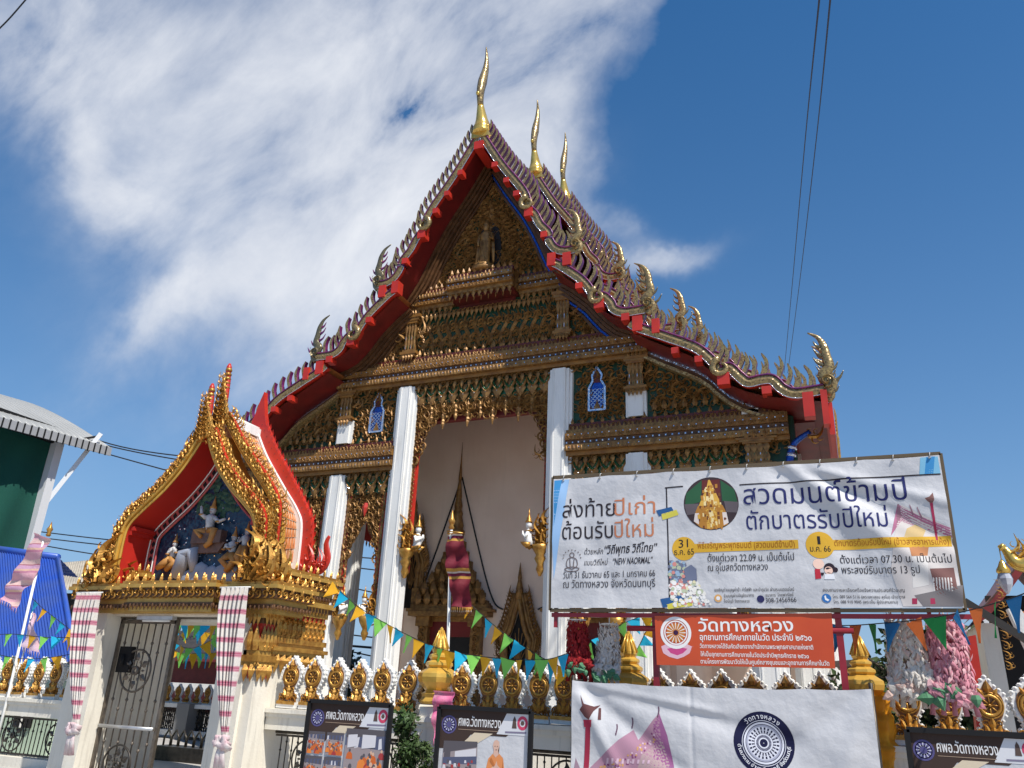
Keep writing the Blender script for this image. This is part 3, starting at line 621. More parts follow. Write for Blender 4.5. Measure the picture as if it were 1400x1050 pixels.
def capital(x, z0, z1, w, Y, name='capital'):
    c = Msh(); h = z1-z0
    c.box((x-w*.34, Y-.12, z0+.14*h), (x+w*.34, Y+.1, z1-.2*h), G_)
    for k, (a, b, e) in enumerate(((0, .06, .5), (.06, .12, .58), (.12, .17, .44), (.80, .86, .46), (.86, .93, .56), (.93, 1, .66))):
        c.box((x-w*e, Y-.12-.14*e, z0+a*h), (x+w*e, Y+.1, z0+b*h), GP_ if k % 2 else G_)
    n = 4
    for i in range(n):
        xx = x-w*.3+w*.6*i/(n-1)
        c.T(T_LEAF, (xx, Y-.14, z0+.18*h), sc=(w*.42, h*.44, .12), mat=G_); c.box((xx-.007, Y-.155, z0+.2*h), (xx+.007, Y-.12, z0+.74*h), W_ if i % 2 == 0 else GR_)
        c.T(T_LEAF, (xx, Y-.15, z0+.80*h), sc=(w*.45, h*.36, .12), ang=PI, mat=G_)
        c.T(T_CREST, (xx, Y-.2, z0+.02*h), sc=w*.36, ang=PI, mat=G_); c.T(T_CREST, (xx, Y-.2, z1-.02), sc=w*.34, mat=G_)
    for s2 in (-1, 1): c.T(T_FLAME, (x+s2*w*.46, Y-.1, z0+.45*h), sc=h*.45, ang=-s2*.5, mir=s2 < 0, mat=G_)
    return c.build(name, GM, hall)
for s in (-1, 1):
    capital(s*2.14, 9.64, 10.86, .42, YF-.02); capital(s*3.92, 8.02, 8.86, .46, YF-.02); capital(s*6.45, 6.05, 6.68, .62, YF-.06)
# second cornice with the projecting balcony under the standing image
def cornice2(M, x0, x1, z, Y, side=True):
    M.box((x0, Y-.12, z), (x1, Y+.02, z+.10), G_); M.box((x0, Y-.2, z+.105), (x1, Y+.02, z+.20), GP_); M.box((x0, Y-.14, z+.205), (x1, Y+.02, z+.30), BN_)
    M.box((x0, Y-.2, z+.305), (x1, Y+.02, z+.43), G_); M.box((x0, Y-.12, z+.435), (x1, Y+.02, z+.56), BR_)
    beads(M, x0, x1, z+.255, Y-.14, .07, .03, (W_, BN_)); beads(M, x0, x1, z+.37, Y-.2, .17, .022, (W_,))
    row(M, T_LEAF, x0, x1, z+.42, Y-.13, .10, .13, G_); row(M, T_CREST, x0, x1, z+.54, Y-.1, .17, .19, GP_); row(M, T_CREST, x0, x1, z+.02, Y-.1, .17, .2, G_, ang=PI); row(M, T_LEAF, x0, x1, z+.31, Y-.198, .09, .12, G_); row(M, T_SPIRAL2, x0, x1, z+.15, Y-.198, .1, .09, G_)
cv = Msh()
for s in (-1, 1):
    a, b = sorted((s*.93, s*2.42)); cornice2(cv, a, b, 11.0, YF-.02); carve(cv, mirror([(1.3, 11.5), (1.95, 11.5), (1.8, 11.95), (1.3, 12.5)], s), YF-.02, .2, G_, 5)
cornice2(cv, -.92, .92, 11.08, YF-.42); cv.box((-.92, YF-.44, 11.08), (.92, YF-.01, 11.6), G_)
for s in (-1, 1): row3(cv, T_CREST, (s*.93, YF-.5, 11.6), (s*.93, YF, 11.6), .2, .24, (s, 0, 0), GP_)
row(cv, T_DROP, -.92, .92, 10.86, YF-.40, .2, .26, G_); row(cv, T_DROP, -2.3, -1, 10.84, YF-.1, .2, .22, G_); row(cv, T_DROP, 1, 2.3, 10.84, YF-.1, .2, .22, G_)
cv.box((-.9, YF-.43, 11.0), (.9, YF, 11.075), BR_); cv.box((-.8, YF-.04, 10.8), (.8, YF, 11.0), BR_)
cv.build('cornice', GM, hall)
# the gable triangle
cv = Msh()
tri = [(-1.72, 11.62), (1.72, 11.62), (1.35, 12.5), (.95, 13.3), (.45, 14.1), (0, 14.75), (-.45, 14.1), (-.95, 13.3), (-1.35, 12.5)]
carve(cv, tri, YF-.01, .30, G_, 51, 1.15, mirx=0.0, flow=lambda x, z: .5)
carve(cv, [(-1.2, 11.7), (1.2, 11.7), (.7, 13.1), (0, 14.2), (-.7, 13.1)], YF-.06, .38, G_, 52, .8, mirx=0.0, fl=.8)
cv.T(T_PEND, (0, YF-.1, 13.9), sc=.9, ang=PI, mat=G_)
cv.build('gable_carving', GM, hall)
st = Msh(); z0 = 11.85; y = YF-.34                        # the standing gilded image in its niche
st.prism([(-.34, z0), (.34, z0), (.36, z0+.7), (.26, z0+1.25), (0, z0+1.6), (-.26, z0+1.25), (-.36, z0+.7)], YF-.12, YF-.04, 1)
st.lathe([(.30, 0), (.34, .06), (.26, .12), (.30, .16), (.0, .17)], (0, y, z0-.16), 12, 0)
st.tube([(-.02, y, z0), (-.02, y, z0+.25), (0, y, z0+.55), (.01, y, z0+.8), (0, y, z0+.98), (0, y, z0+1.1)], [.17, .17, .155, .14, .17, .07], 12, 0, flat=.75)
st.tube([(0, y, z0+1.08), (0, y, z0+1.14), (0, y, z0+1.22), (0, y, z0+1.3), (0, y, z0+1.36), (0, y, z0+1.43)], [.05, .075, .092, .08, .045, .012], 10, 0)
for s in (-1, 1):
    st.tube([(s*.16, y, z0+1.0), (s*.2, y-.02, z0+.78), (s*.16, y-.08, z0+.62) if s < 0 else (s*.15, y-.16, z0+.86)], [.055, .05, .03], 8, 0)
    st.tube([(s*.18, y+.03, z0+.9), (s*.22, y+.03, z0+.5), (s*.25, y+.02, z0+.1)], [.05, .06, .03], 6, 0, flat=.5)
    st.tube([(s*.07, y-.06, z0+.03), (s*.07, y-.12, z0-.01)], [.05, .04], 6, 0)
for k in range(5): st.bar((-.1+.05*k, y-.13, z0+.06), (-.08+.04*k, y-.12, z0+.75), .014, .02, 0)
st.build('standing_image', [MT['gold'], MT['dark']], hall)
# raking mouldings under the soffits
rk = Msh()
for s in (-1, 1):
    for Sx in (S1, S2):
        pts = resample(smoothpts(mirror(Sx, s), 4), .35)
        dd = np.gradient(pts, axis=0); nrm = np.stack([dd[:, 1], -dd[:, 0]], 1)*s; nrm /= np.linalg.norm(nrm, axis=1)[:, None]; nrm *= np.where(nrm[:, 1] > 0, -1, 1)[:, None]
        for off, d, mt, th in ((.04, .34, BN_, .07), (.12, .27, BN_, .07), (.20, .22, BN_, .07), (.28, .15, B_ if s > 0 else BN_, .05), (.35, .1, BN_, .06)):  # right strip blue: reflected sky put into its colour
            q = pts+nrm*off
            for a, b in zip(q[:-1], q[1:]): rk.bar((a[0], YF-d/2, a[1]), (b[0], YF-d/2, b[1]), d, th, mt)
rk.build('raking_moulding', GM, hall)
# ---- columns
def column(x, z0, z1, Y, w, cap=True):
    c = Msh(); c.box((x-w*.5, Y-w*.36, z0), (x+w*.5, Y+w*.9, z1)); c.box((x-w*.72, Y-w*.2, z0), (x+w*.72, Y+w*.8, z1-.004)); c.box((x-w*.92, Y-w*.04, z0), (x+w*.92, Y+w*.7, z1-.008))
    for q in (-1, 1): c.box((x+q*w*.36-.012, Y-w*.36-.012, z0), (x+q*w*.36+.012, Y-w*.36, z1))
    return c.build('column', MT['white'], hall)
for s in (-1, 1):
    column(s*2.09, 1.2, 8.78, YF-.1, .33); column(s*3.91, 1.2, 6.55, YF-.1, .33); column(s*6.36, .01, 6.06, YF-.05, .36)
    for z0, z1, x, w in ((7.42, 8.04, 3.91, .34), (6.68, 7.34, 6.36, .34)):
        c = Msh(); c.box((s*x-w/2, YF-.16, z0), (s*x+w/2, YF+.05, z1)); c.box((s*x-w*.7, YF-.1, z0), (s*x+w*.7, YF+.05, z1)); c.build('column', MT['white'], hall)
    # carved arches in the side bays
    for (xa, xb, seed, apex, foot) in ((2.44, 3.62, 61, 5.62, 3.0), (4.2, 6.05, 71, 5.3, 3.0)):
        ar = Msh(); xm = (xa+xb)/2; hw = (xb-xa)/2
        arch = [(xm, apex), (xm+hw*.22, apex-.35), (xm+hw*.5, apex-.6), (xm+hw*.70, apex-1.0), (xm+hw*.80, apex-1.6), (xm+hw*.84, foot)]
        L = [(2*xm-x, z) for x, z in arch]
        bay = [(xa, 6.1)]+[(xa, foot)]+L[::-1]+arch[1:]+[(xb, foot), (xb, 6.1)]
        ar.prism(mirror(bay, s), YF+.02, YF+.08, BR_)
        carve(ar, mirror(bay, s), YF, .25, G_, seed+s, 1.25, mirx=s*xm)
        for a, b in zip(arch[:-1], arch[1:]):
            for t in np.arange(0, 1, .28):
                for q in (1, -1):
                    xx = xm+q*(a[0]+(b[0]-a[0])*t-xm); ar.T(T_DROP, (s*xx, YF+.02, a[1]+(b[1]-a[1])*t-.2), sc=.26, mat=G_)
        ar.T(T_LEAF, (s*xm, YF-.05, apex+.2), sc=.36, ang=PI, mat=R_)
        for q in (xa+.07, xb-.07):
            ar.box((s*q-.07, YF-.03, foot), (s*q+.07, YF+.1, 6.1), R_)
            for i in range(26): ar.T(T_LEAF, (s*q, YF-.04, foot+i*.119), sc=.17, mat=G_)
        ar.build('bay_carving', GM, hall)
        for q, dr in ((xa+.22, -1), (xb-.22, 1)):
            br = Msh(); br.lathe([(.03, 2.55), (.09, 2.7), (.06, 2.8), (.15, 2.95), (.19, 3.08), (.02, 3.1)], (s*q, YF-.06, 0), 8, 0)
            for k, (dx, dz, l) in enumerate(((.1, 3.05, .5), (.14, 3.3, .45), (.04, 3.1, .38))): br.T(T_FLAME, (s*q+dr*s*dx, YF-.06-.02*k, dz), sc=l, mat=0, wk=1.4, mir=bool(k % 2)); br.T(T_SPIRAL, (s*q+dr*s*dx, YF-.08, dz+.08), sc=.3, mat=0, wk=1.4)
            bo = br.build('corbel', [MT['gold2']], hall); deity((s*q-dr*s*.05, YF-.1, 3.08), s*dr, .78, bo)
# ---- porch interior: back wall with doors, ceiling, floor, side body
iw = Msh(); YW = 4.0
iw.box((-3.75, YW, 1.2), (3.75, YW+.4, 9.6), 0)
iw.box((-3.9, YF+.35, 8.9), (3.9, YW, 9.05), 1); iw.box((-1.9, YF+.1, 7.86), (1.9, YF+.3, 8.19), 1)
for s in (-1, 1):
    iw.box((s*3.6-.14, YW-.05, 1.2), (s*3.6+.14, YW, 9.0), 0)
    iw.box((s*6.1-.2, 9.5, 1.2), (s*6.1+.2, 26, 7.6), 0); iw.box((min(s*3.9, s*6.1), 9.5, 1.2), (max(s*3.9, s*6.1), 9.9, 9.6), 0)
iw.box((-3.9, YW+.4, 1.2), (3.9, 24, 9.8), 0)
iw.build('porch_wall', [MT['inner'], MT['soffit']], hall)
pl = Msh(); pl.box((-6.05, .55, .004), (7.6, 27, .9)); pl.box((-6.0, .6, .9), (7.4, 26, 1.2)); pl.build('plinth', MT['cream'], hall)
def spire_door(x, w, h, sp, Y, kind):
    """gilded crown door frame: jambs, tiers of flame pinnacles, long spire"""
    d = Msh()
    z0 = 1.2
    for q in (-1, 1):
        d.box((x+q*w*.5-.14, Y-.22, z0), (x+q*w*.5+.14, Y, h), 0); d.box((x+q*w*.5-.2, Y-.3, h-.25), (x+q*w*.5+.2, Y, h), 0)
        for i in range(int((h-z0)/.24)): d.T(T_SPIRAL, (x+q*w*.5, Y-.24, z0+.15+i*.24), sc=.24, mir=q < 0, mat=0)
    d.box((x-w*.5, Y-.1, h-.12), (x+w*.5, Y, h), 0)
    W = w*1.5; z = h
    for k, (e, t) in enumerate(((1.0, .12), (1.08, .08), (.98, .10))): d.box((x-W*e/2, Y-.42+.05*k, z), (x+W*e/2, Y, z+t), 0); z += t
    n = 7; zz = z
    for lev in range(7):
        ww = W*.86*(1-lev/7)**1.15+.18
        c = max(1, int(ww/.26))
        for i in range(c):
            xx = x-ww/2+ww*(i+.5)/c; d.T(T_CREST, (xx, Y-.30+.03*lev, zz), sc=.42-.022*lev, mat=0, wk=1.3); d.box((xx-.08, Y-.26+.03*lev, zz), (xx+.08, Y, zz+.12), 0)
        d.box((x-ww/2, Y-.24+.02*lev, zz-.05), (x+ww/2, Y, zz+.06), 0); d.box((x-ww*.4, Y-.15, zz), (x+ww*.4, Y, zz+.34), 0)
        zz += .27
    d.lathe([(.22, 0), (.24, .08), (.17, .16), (.19, .24), (.13, .5), (.15, .58), (.10, .7), (.12, .8), (.075, 1.0), (.085, 1.06), (.04, 1.5), (.05, 1.55), (.018, 2.1), (.004, sp-zz)], (x, Y-.14, zz), 10, 0)
    fr = d.build('door_frame', [MT['gold']], hall)
    p = Msh()
    p.box((x-w*.5+.14, Y-.06, z0), (x-w*.5+.42, Y-.002, h-.12), 0); p.box((x+w*.5-.20, Y-.06, z0), (x+w*.5-.14, Y-.002, h-.12), 0); p.box((x-w*.5+.42, Y-.06, h-.5), (x+w*.5-.2, Y-.002, h-.12), 0)
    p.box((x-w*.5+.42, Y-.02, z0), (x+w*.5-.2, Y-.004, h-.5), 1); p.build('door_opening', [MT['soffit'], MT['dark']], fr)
    ln = Msh()
    for q in (-1, 1):
        P = smoothpts([(0, sp-1.0), (q*.34*W, h+1.35), (q*.5*W, h+.42), (q*.62*W, h+.2)], 8); ln.tube([(x+a[0], Y-.03, a[1]) for a in P], .022, 5)
    ln.build('dark_curve', MT['wire'], fr)  # thin black curves from the spire to the frame corners
for s in (-1, 1): spire_door(s*1.93, 1.55, 3.36, 8.2, YW, 0)
def spire_window(x, w, h, sp, Y, z0=1.7):
    d = Msh()
    arch = [(w*.5, z0), (w*.5, h-.5), (w*.56, h-.25), (w*.34, h+.05), (w*.16, h+.45), (0, h+.85)]
    P = smoothpts([(a, b) for a, b in arch], 4)
    for q in (-1, 1):
        for off, r in ((0, .07), (.12, .055), (.2, .05)): d.tube([(x+q*(a[0]+off*.7), Y-.16+off*.3, a[1]+off*.6) for a in P], r, 6, 0)
        for i in range(2, len(P), 1): d.T(T_FLAME, (x+q*(P[i][0]+.16), Y-.12, P[i][1]+.05), sc=.28, ang=-q*.6, mat=0, mir=q < 0)
        d.box((x+q*w*.55-.1, Y-.25, z0-.1), (x+q*w*.55+.1, Y, z0+.5), 0)
    d.lathe([(.12, 0), (.09, .2), (.1, .26), (.05, .5), (.06, .55), (.004, sp-h-.8)], (x, Y-.12, h+.8), 8, 0)
    fr = d.build('window_frame', [MT['gold']], hall)
    g2 = Msh(); g2.prism([(x-w*.5, z0), (x+w*.5, z0), (x+w*.5, h-.3), (x+w*.2, h+.2), (x, h+.6), (x-w*.2, h+.2), (x-w*.5, h-.3)], Y-.02, Y-.003, 0)
    for k in range(-3, 4): g2.bar((x, Y-.06, z0+.5), (x+k*w*.16, Y-.06, h+.1-abs(k)*.12), .02, .02, 1)
    for k in range(4): g2.lathe([(.10+.09*k, 0), (.12+.09*k, 0)], (x, Y-.06, h-.5), 12, 1) if False else None
    g2.build('window_grille', [MT['dark'], MT['gold']], fr)
spire_window(0, .62, 3.0, 4.75, YW); spire_window(-3.3, .5, 5.0, 6.6, YW, 3.6)
# blue glass eave bracket at the right corner, gold lights along the side wall
for s in (-1, 1):
    b = Msh(); P = smoothpts([(7.05, 6.0), (7.08, 6.3), (7.2, 6.55), (7.5, 6.75)], 5)
    b.tube([(s*p[0], YF-.1, p[1]) for p in P], np.linspace(.09, .05, len(P)), 8, 0)
    for k in (.3, .6): b.tube([(s*(7.06+.1*k), YF-.1, 6.1+.5*k), (s*(7.07+.1*k), YF-.1, 6.16+.5*k)], .1, 8, 1)
    b.T(T_FLAME, (s*7.45, YF-.12, 6.62), sc=.4, ang=-s*1.2, mat=2); b.build('eave_bracket', [MT['gem_blue'], MT['gem_white'], MT['gold2']], hall)
    for i in range(8): column(s*6.9, .01, 7.1, 3.6+i*2.6, .30)
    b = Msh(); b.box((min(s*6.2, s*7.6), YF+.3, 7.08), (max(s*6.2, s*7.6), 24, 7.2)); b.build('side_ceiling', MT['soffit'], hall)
# ------------------------------------------------------------------ the gate
GX = -2.42
gate = thing('entrance_gate', (GX, -4.5, 0), 'cream temple gate with gilded pointed gable, red recess and carved blue relief', 'gate')
def gx(P, s): return [(GX+s*x, z) for x, z in P]
BAND = smoothpts([(0, 5.62), (.31, 5.1), (.69, 4.66), (1.12, 4.30), (1.36, 4.06), (1.42, 3.78), (1.40, 3.02)], 6)
BAND2 = smoothpts([(0, 6.05), (.54, 5.38), (1.12, 4.76), (1.38, 4.44), (1.47, 4.11), (1.48, 3.2)], 6)
def grow(P, d):
    P = np.asarray(P); dd = np.gradient(P, axis=0); n = np.stack([-dd[:, 1], dd[:, 0]], 1); n /= np.linalg.norm(n, axis=1)[:, None]
    n *= np.where(n[:, 0]+.0001 < 0, -1, 1)[:, None]; q = P+n*d; q[:, 0] = np.maximum(q[:, 0], 0); return q
GG = [MT['gold2'], MT['goldp'], MT['red'], MT['cream'], MT['black'], MT['white'], MT['tile'], MT['brown'], MT['mustard']]
def gable_layer(P, Y, dep, name, tip, FW=.26):
    m = Msh()
    for s in (-1, 1):
        for off, d, mt in ((0, 0, 8), (.055, .045, 8), (.11, .03, 8)):
            a = gx(grow(P, off), s); b = gx(grow(P, off+.052), s)
            m.sheet([[(x, Y-d, z) for x, z in a], [(x, Y-d-.02, z) for x, z in (np.array(a)+np.array(b))/2], [(x, Y-d, z) for x, z in b]], mt, True)
            m.sheet([[(x, Y-d, z) for x, z in b], [(x, Y+dep, z) for x, z in b]], mt); m.sheet([[(x, Y-d, z) for x, z in a], [(x, Y+.02, z) for x, z in a]], mt)
        a = gx(grow(P, .12), s); b = gx(grow(P, FW), s); m.sheet([[(x, Y-.015, z) for x, z in a], [(x, Y-.015, z) for x, z in b]], 2); m.sheet([[(x, Y-.015, z) for x, z in b], [(x, Y+.05, z) for x, z in b]], 2)
    bo = m.build('gable_band', GG, gate)
    c = Msh(); r = random.Random(int(Y*-100))
    for s in (-1, 1):
        QQ = [(q, i) for off in ((.175, .235) if FW > .25 else (.165,)) for q in (resample(grow(P, off), .10),) for i in range(len(q)-1)]
        for Q, i in QQ:
            t = (Q[i]-Q[i+1]); an = math.atan2(-s*t[0], t[1])
            c.T(r.choice((T_SPIRAL, T_SPIRAL2, T_FLAME)), (GX+s*Q[i][0]+r.uniform(-.03, .03), Y-.03, Q[i][1]), sc=.14*r.uniform(.65, 1.3), ang=an+r.uniform(-.2, .2), mir=s > 0, mat=0, wk=1.3)
            c.T(T_FLAME, (GX+s*(Q[i][0]-.05), Y-.06, Q[i][1]-.06), sc=.14*r.uniform(.6, 1.2), ang=an-s*.75+r.uniform(-.5, .5), mir=r.random() < .5, mat=0, wk=1.5)
            c.T(T_FLAME, (GX+s*(Q[i][0]+.04), Y+.06, Q[i][1]), sc=.17*r.uniform(.6, 1.15), ang=an-s*(.9+r.uniform(-.4, .4)), mir=s < 0, mat=0, wk=1.5)
    for i in range(8):
        z = tip[0]-.55+(tip[1]-tip[0]+.35)*i/8; q = .30*(1-i/11)
        for s in (-1, 1):
            c.T(T_FLAME, (GX-.012*i+s*.02, Y-.06-.01*i, z), sc=q, ang=-s*(.75-.05*i), mir=s < 0, mat=0, wk=1.5); c.T(T_SPIRAL, (GX-.012*i+s*.06*(1-i/9), Y-.06, z), sc=q*.8, mir=s > 0, mat=0, wk=1.4)
    c.lathe([(.16, tip[0]-.5), (.13, tip[0]), (.10, (tip[0]+tip[1])/2), (.05, tip[1]-.12), (.045, tip[1]-.03), (.02, tip[1])], (GX-.09, Y+.04, 0), 8, 2, sq=(.62, .5)); c.lathe([(.055, tip[1]-.22), (.05, tip[1]-.05), (.02, tip[1]+.02)], (GX-.10, Y+.03, 0), 6, 2)
    for i in range(5): c.lathe([(.06, 0), (.085-.006*i, .03), (.05, .06)], (GX-.095, Y+.03, tip[1]-.5+.09*i), 8, 0)
    # curled finials at the feet
    for s in (-1, 1):
        x = GX+s*1.66
        for k, (dx, dz, q, a) in enumerate(((0, 3.05, .85, -.1), (.08, 3.05, .6, -.5), (-.08, 3.06, .5, .35), (.16, 3.05, .42, -.9), (.02, 3.4, .5, .2), (-.14, 3.08, .4, .6), (.1, 3.25, .35, -.3))):
            c.T(T_FLAME, (x+s*dx, Y-.03-.03*k, dz), sc=q, ang=s*a, mir=s < 0, mat=0, wk=1.6); c.T(T_SPIRAL, (x+s*dx, Y-.08, dz+.16), sc=q*.42, mir=s > 0, mat=0, wk=1.5)
    c.build('gable_flames', GG, gate)
gable_layer(BAND, -5.2, .62, 'front', (6.15, 6.62)); gable_layer(BAND2, -4.88, .12, 'rear', (6.5, 7.15), .19)
m = Msh()                                                  # the red recess behind the band
for s in (-1, 1):
    a = gx(BAND, s); m.sheet([[(x, y, z) for x, z in a] for y in (-5.19, -4.62)], 0, True)
    for zz, h, w in ((3.98, .07, .10), (3.90, .09, .05)): m.box((min(GX+s*1.40, GX+s*(1.40-w)), -5.15, zz), (max(GX+s*1.40, GX+s*(1.40-w)), -4.66, zz+h), 0)
m.build('recess', [mat('gate_red_paint', (.44, .020, .012), .45, 0, (.36, .016, .010), 2)], gate)
# frame of black lozenges and the relief panel
tp = Msh(); IN = grow(BAND, -.20); IN = IN[IN[:, 0] > .01]
for s in (-1, 1):
    a = gx(BAND, s)[:len(BAND)]; q = grow(BAND, -.20)
    tp.sheet([[(x, -4.64, z) for x, z in a], [(x, -4.64, z) for x, z in gx(q, s)]], 0)
    for off in (-.02, -.18): tp.tube([(x, -4.655, z) for x, z in gx(grow(BAND, off), s)], .014, 4, 2)
    Q = resample(grow(BAND, -.10), .135)
    for i in range(1, len(Q)): tp.T(T_GEM, (GX+s*Q[i][0], -4.645, Q[i][1]), sc=(.5, .62, .1), mat=1)
    tp.tube([(x, -4.66, z) for x, z in gx(grow(BAND, -.24), s)], .02, 6, 0)
tp.build('lozenge_border', [mat('rose_lacquer', (.45, .09, .08), .5, 0, (.36, .05, .05), 5), MT['black'], MT['white']], gate)
MT['relief'] = mat('deep_blue_mosaic', (.010, .018, .05), .3, .2, (.015, .05, .09), 26, kind='gem', bump=.25)
MT['cloud'] = mat('grey_stucco', (.34, .37, .43), .7, 0, (.26, .30, .37), 5, bump=.2)
MT['flesh'] = mat('grey_white_stucco', (.56, .55, .54), .6, 0, (.42, .41, .41), 12, bump=.3)
MT['leafg'] = mat('painted_leaves', (.03, .09, .045), .6, 0, (.015, .05, .03), 8)
rp = Msh(); q = grow(BAND, -.2)
ol = gx(q, -1)[::-1]+gx(q, 1)[1:]
rp.prism([tuple(p) for p in ol], -4.63, -4.55, 0)
rr = random.Random(3)
for i in range(130):                                       # splashes of mirror glass
    x, z = GX+rr.gauss(.05, .45), rr.uniform(3.15, 4.6)
    if inpoly(x, z, ol): rp.T(T_GEM, (x, -4.632, z), sc=rr.uniform(.1, .22), ang=rr.uniform(0, 3), mat=2)
for i in range(90):
    x, z = GX+rr.gauss(0, .35), rr.uniform(4.3, 5.1)
    if inpoly(x, z, ol): rp.T(T_WLEAF, (x, -4.633, z), sc=rr.uniform(.12, .2), ang=rr.uniform(0, 6), mat=1)
rp.build('relief_panel', [MT['relief'], MT['leafg'], MT['gem_white'], MT['gem_blue']], gate)
MT['goldcl'] = mat('ochre_cloth', (.45, .22, .05), .6, 0, (.36, .16, .04), 9)
def relief_man(x, z, k, pose):
    """a small stucco figure in half relief: sitting, with arms and headdress"""
    f = Msh(); y = -4.69
    f.tube([(x, y, z), (x+.01*k, y-.02, z+.16*k), (x, y-.02, z+.30*k), (x, y, z+.36*k)], np.array([.10, .085, .115, .05])*k, 10, 0)
    f.lathe([(0, .36*k), (.055*k, .39*k), (.068*k, .45*k), (.055*k, .51*k), (.0, .54*k)], (x, y, z), 10, 0)
    f.lathe([(.07*k, .48*k), (.075*k, .51*k), (.045*k, .55*k), (.03*k, .62*k), (.004, .74*k)], (x, y, z), 8, 1)
    f.lathe([(.045*k, .33*k), (.12*k, .30*k), (.11*k, .28*k)], (x, y, z), 10, 1)
    for q in (-1, 1): f.lathe([(0, -.008*k), (.011*k, 0), (0, .008*k)], (x+q*.026*k, y-.062*k, z+.455*k), 6, 2)
    f.tube([(x, y-.066*k, z+.455*k), (x, y-.082*k, z+.43*k), (x, y-.066*k, z+.422*k)], .009*k, 5, 0); f.tube([(x-.018*k, y-.06*k, z+.405*k), (x+.018*k, y-.06*k, z+.405*k)], .006*k, 4, 3)
    f.lathe([(.09*k, .05*k), (.115*k, .07*k), (.09*k, .10*k)], (x, y, z), 10, 1); f.lathe([(.02*k, .20*k), (.026*k, .21*k), (.02*k, .23*k)], (x, y-.09*k, z), 6, 1)
    for (P, r, mt) in pose:
        f.tube([(x+a*k, y-.03-b*k, z+c*k) for a, b, c in P], np.linspace(r, r*.55, len(P))*k, 8, mt)
        e = P[-1]
        if mt == 0: g = P[1]; f.lathe([(r*k*.6, -.02*k), (r*k*1.15, -.012*k), (r*k*1.15, .012*k), (r*k*.6, .02*k)], (x+g[0]*k, y-.03-g[1]*k, z+g[2]*k), 8, 1)
        if mt == 0: f.lathe([(0, -.03*k), (.03*k, 0), (0, .03*k)], (x+e[0]*k, y-.03-e[1]*k, z+e[2]*k), 6, 0)
    return f.build('relief_figure', [MT['flesh'], MT['goldcl'], MT['black'], MT['red']], gate)
relief_man(GX+.0, 3.98, .88, [([(.11, 0, .29), (.24, .02, .20), (.40, .03, .24)], .05, 0), ([(-.11, 0, .29), (-.22, .03, .36), (-.26, .03, .52)], .05, 0),
    ([(-.03, 0, .02), (-.25, .08, .0), (-.06, .1, -.10)], .09, 1), ([(.05, 0, .02), (.24, .08, .02), (.16, .06, -.22), (.06, .07, -.30)], .09, 1)])
relief_man(GX-.74, 3.5, .66, [([(.1, 0, .28), (.2, .05, .2), (.1, .1, .30)], .05, 0), ([(-.1, 0, .28), (-.05, .1, .16), (.1, .1, .3)], .05, 0), ([(0, 0, .05), (-.2, .05, -.1), (-.38, .05, -.2)], .13, 1), ([(.0, 0, .02), (.2, .08, -.08), (-.05, .05, -.25)], .12, 1)])
relief_man(GX+.60, 3.55, .70, [([(.1, 0, .28), (.0, .1, .16), (-.12, .1, .25)], .05, 0), ([(-.1, 0, .28), (-.2, .05, .16), (-.1, .1, .27)], .05, 0), ([(0, 0, .02), (-.18, .08, -.12), (.05, .05, -.3)], .12, 1), ([(.05, 0, .02), (.18, .05, -.15), (-.02, .05, -.38)], .12, 1)])
relief_man(GX+.86, 3.66, .66, [([(-.1, 0, .28), (-.2, .05, .16), (-.12, .1, .28)], .05, 0), ([(0, 0, .05), (-.08, .08, -.2), (.0, .05, -.4)], .13, 1), ([(.05, 0, .05), (.1, .05, -.2), (.08, .05, -.4)], .11, 1)])
cl = Msh()
for (dx, z, r) in ((-.30, 3.16, .20), (-.08, 3.24, .24), (.18, 3.2, .22), (.42, 3.24, .2), (.62, 3.16, .16), (.0, 3.1, .3), (-.45, 3.1, .14), (.3, 3.1, .26), (.64, 3.3, .13)):
    cl.lathe([(0, -r), (r*.6, -r*.8), (r, 0), (r*.7, r*.7), (0, r)], (GX+dx, -4.66, z), 14, 0, sq=(1, .35))
cl.box((GX-.30, -4.78, 3.78), (GX+.36, -4.62, 4.0), 1); cl.prism([(GX-.30, 3.62), (GX+.30, 3.62), (GX+.42, 3.8), (GX-.34, 3.8)], -4.72, -4.62, 1)
cl.tube([(GX-.55, -4.7, 3.2), (GX-.42, -4.72, 3.6), (GX-.25, -4.72, 3.66), (GX-.2, -4.7, 3.3)], [.12, .14, .12, .05], 8, 0)
cl.build('relief_clouds', [MT['cloud'], mat('brown_stucco_rock', (.16, .09, .07), .7, 0, (.10, .06, .05), 8)], gate)
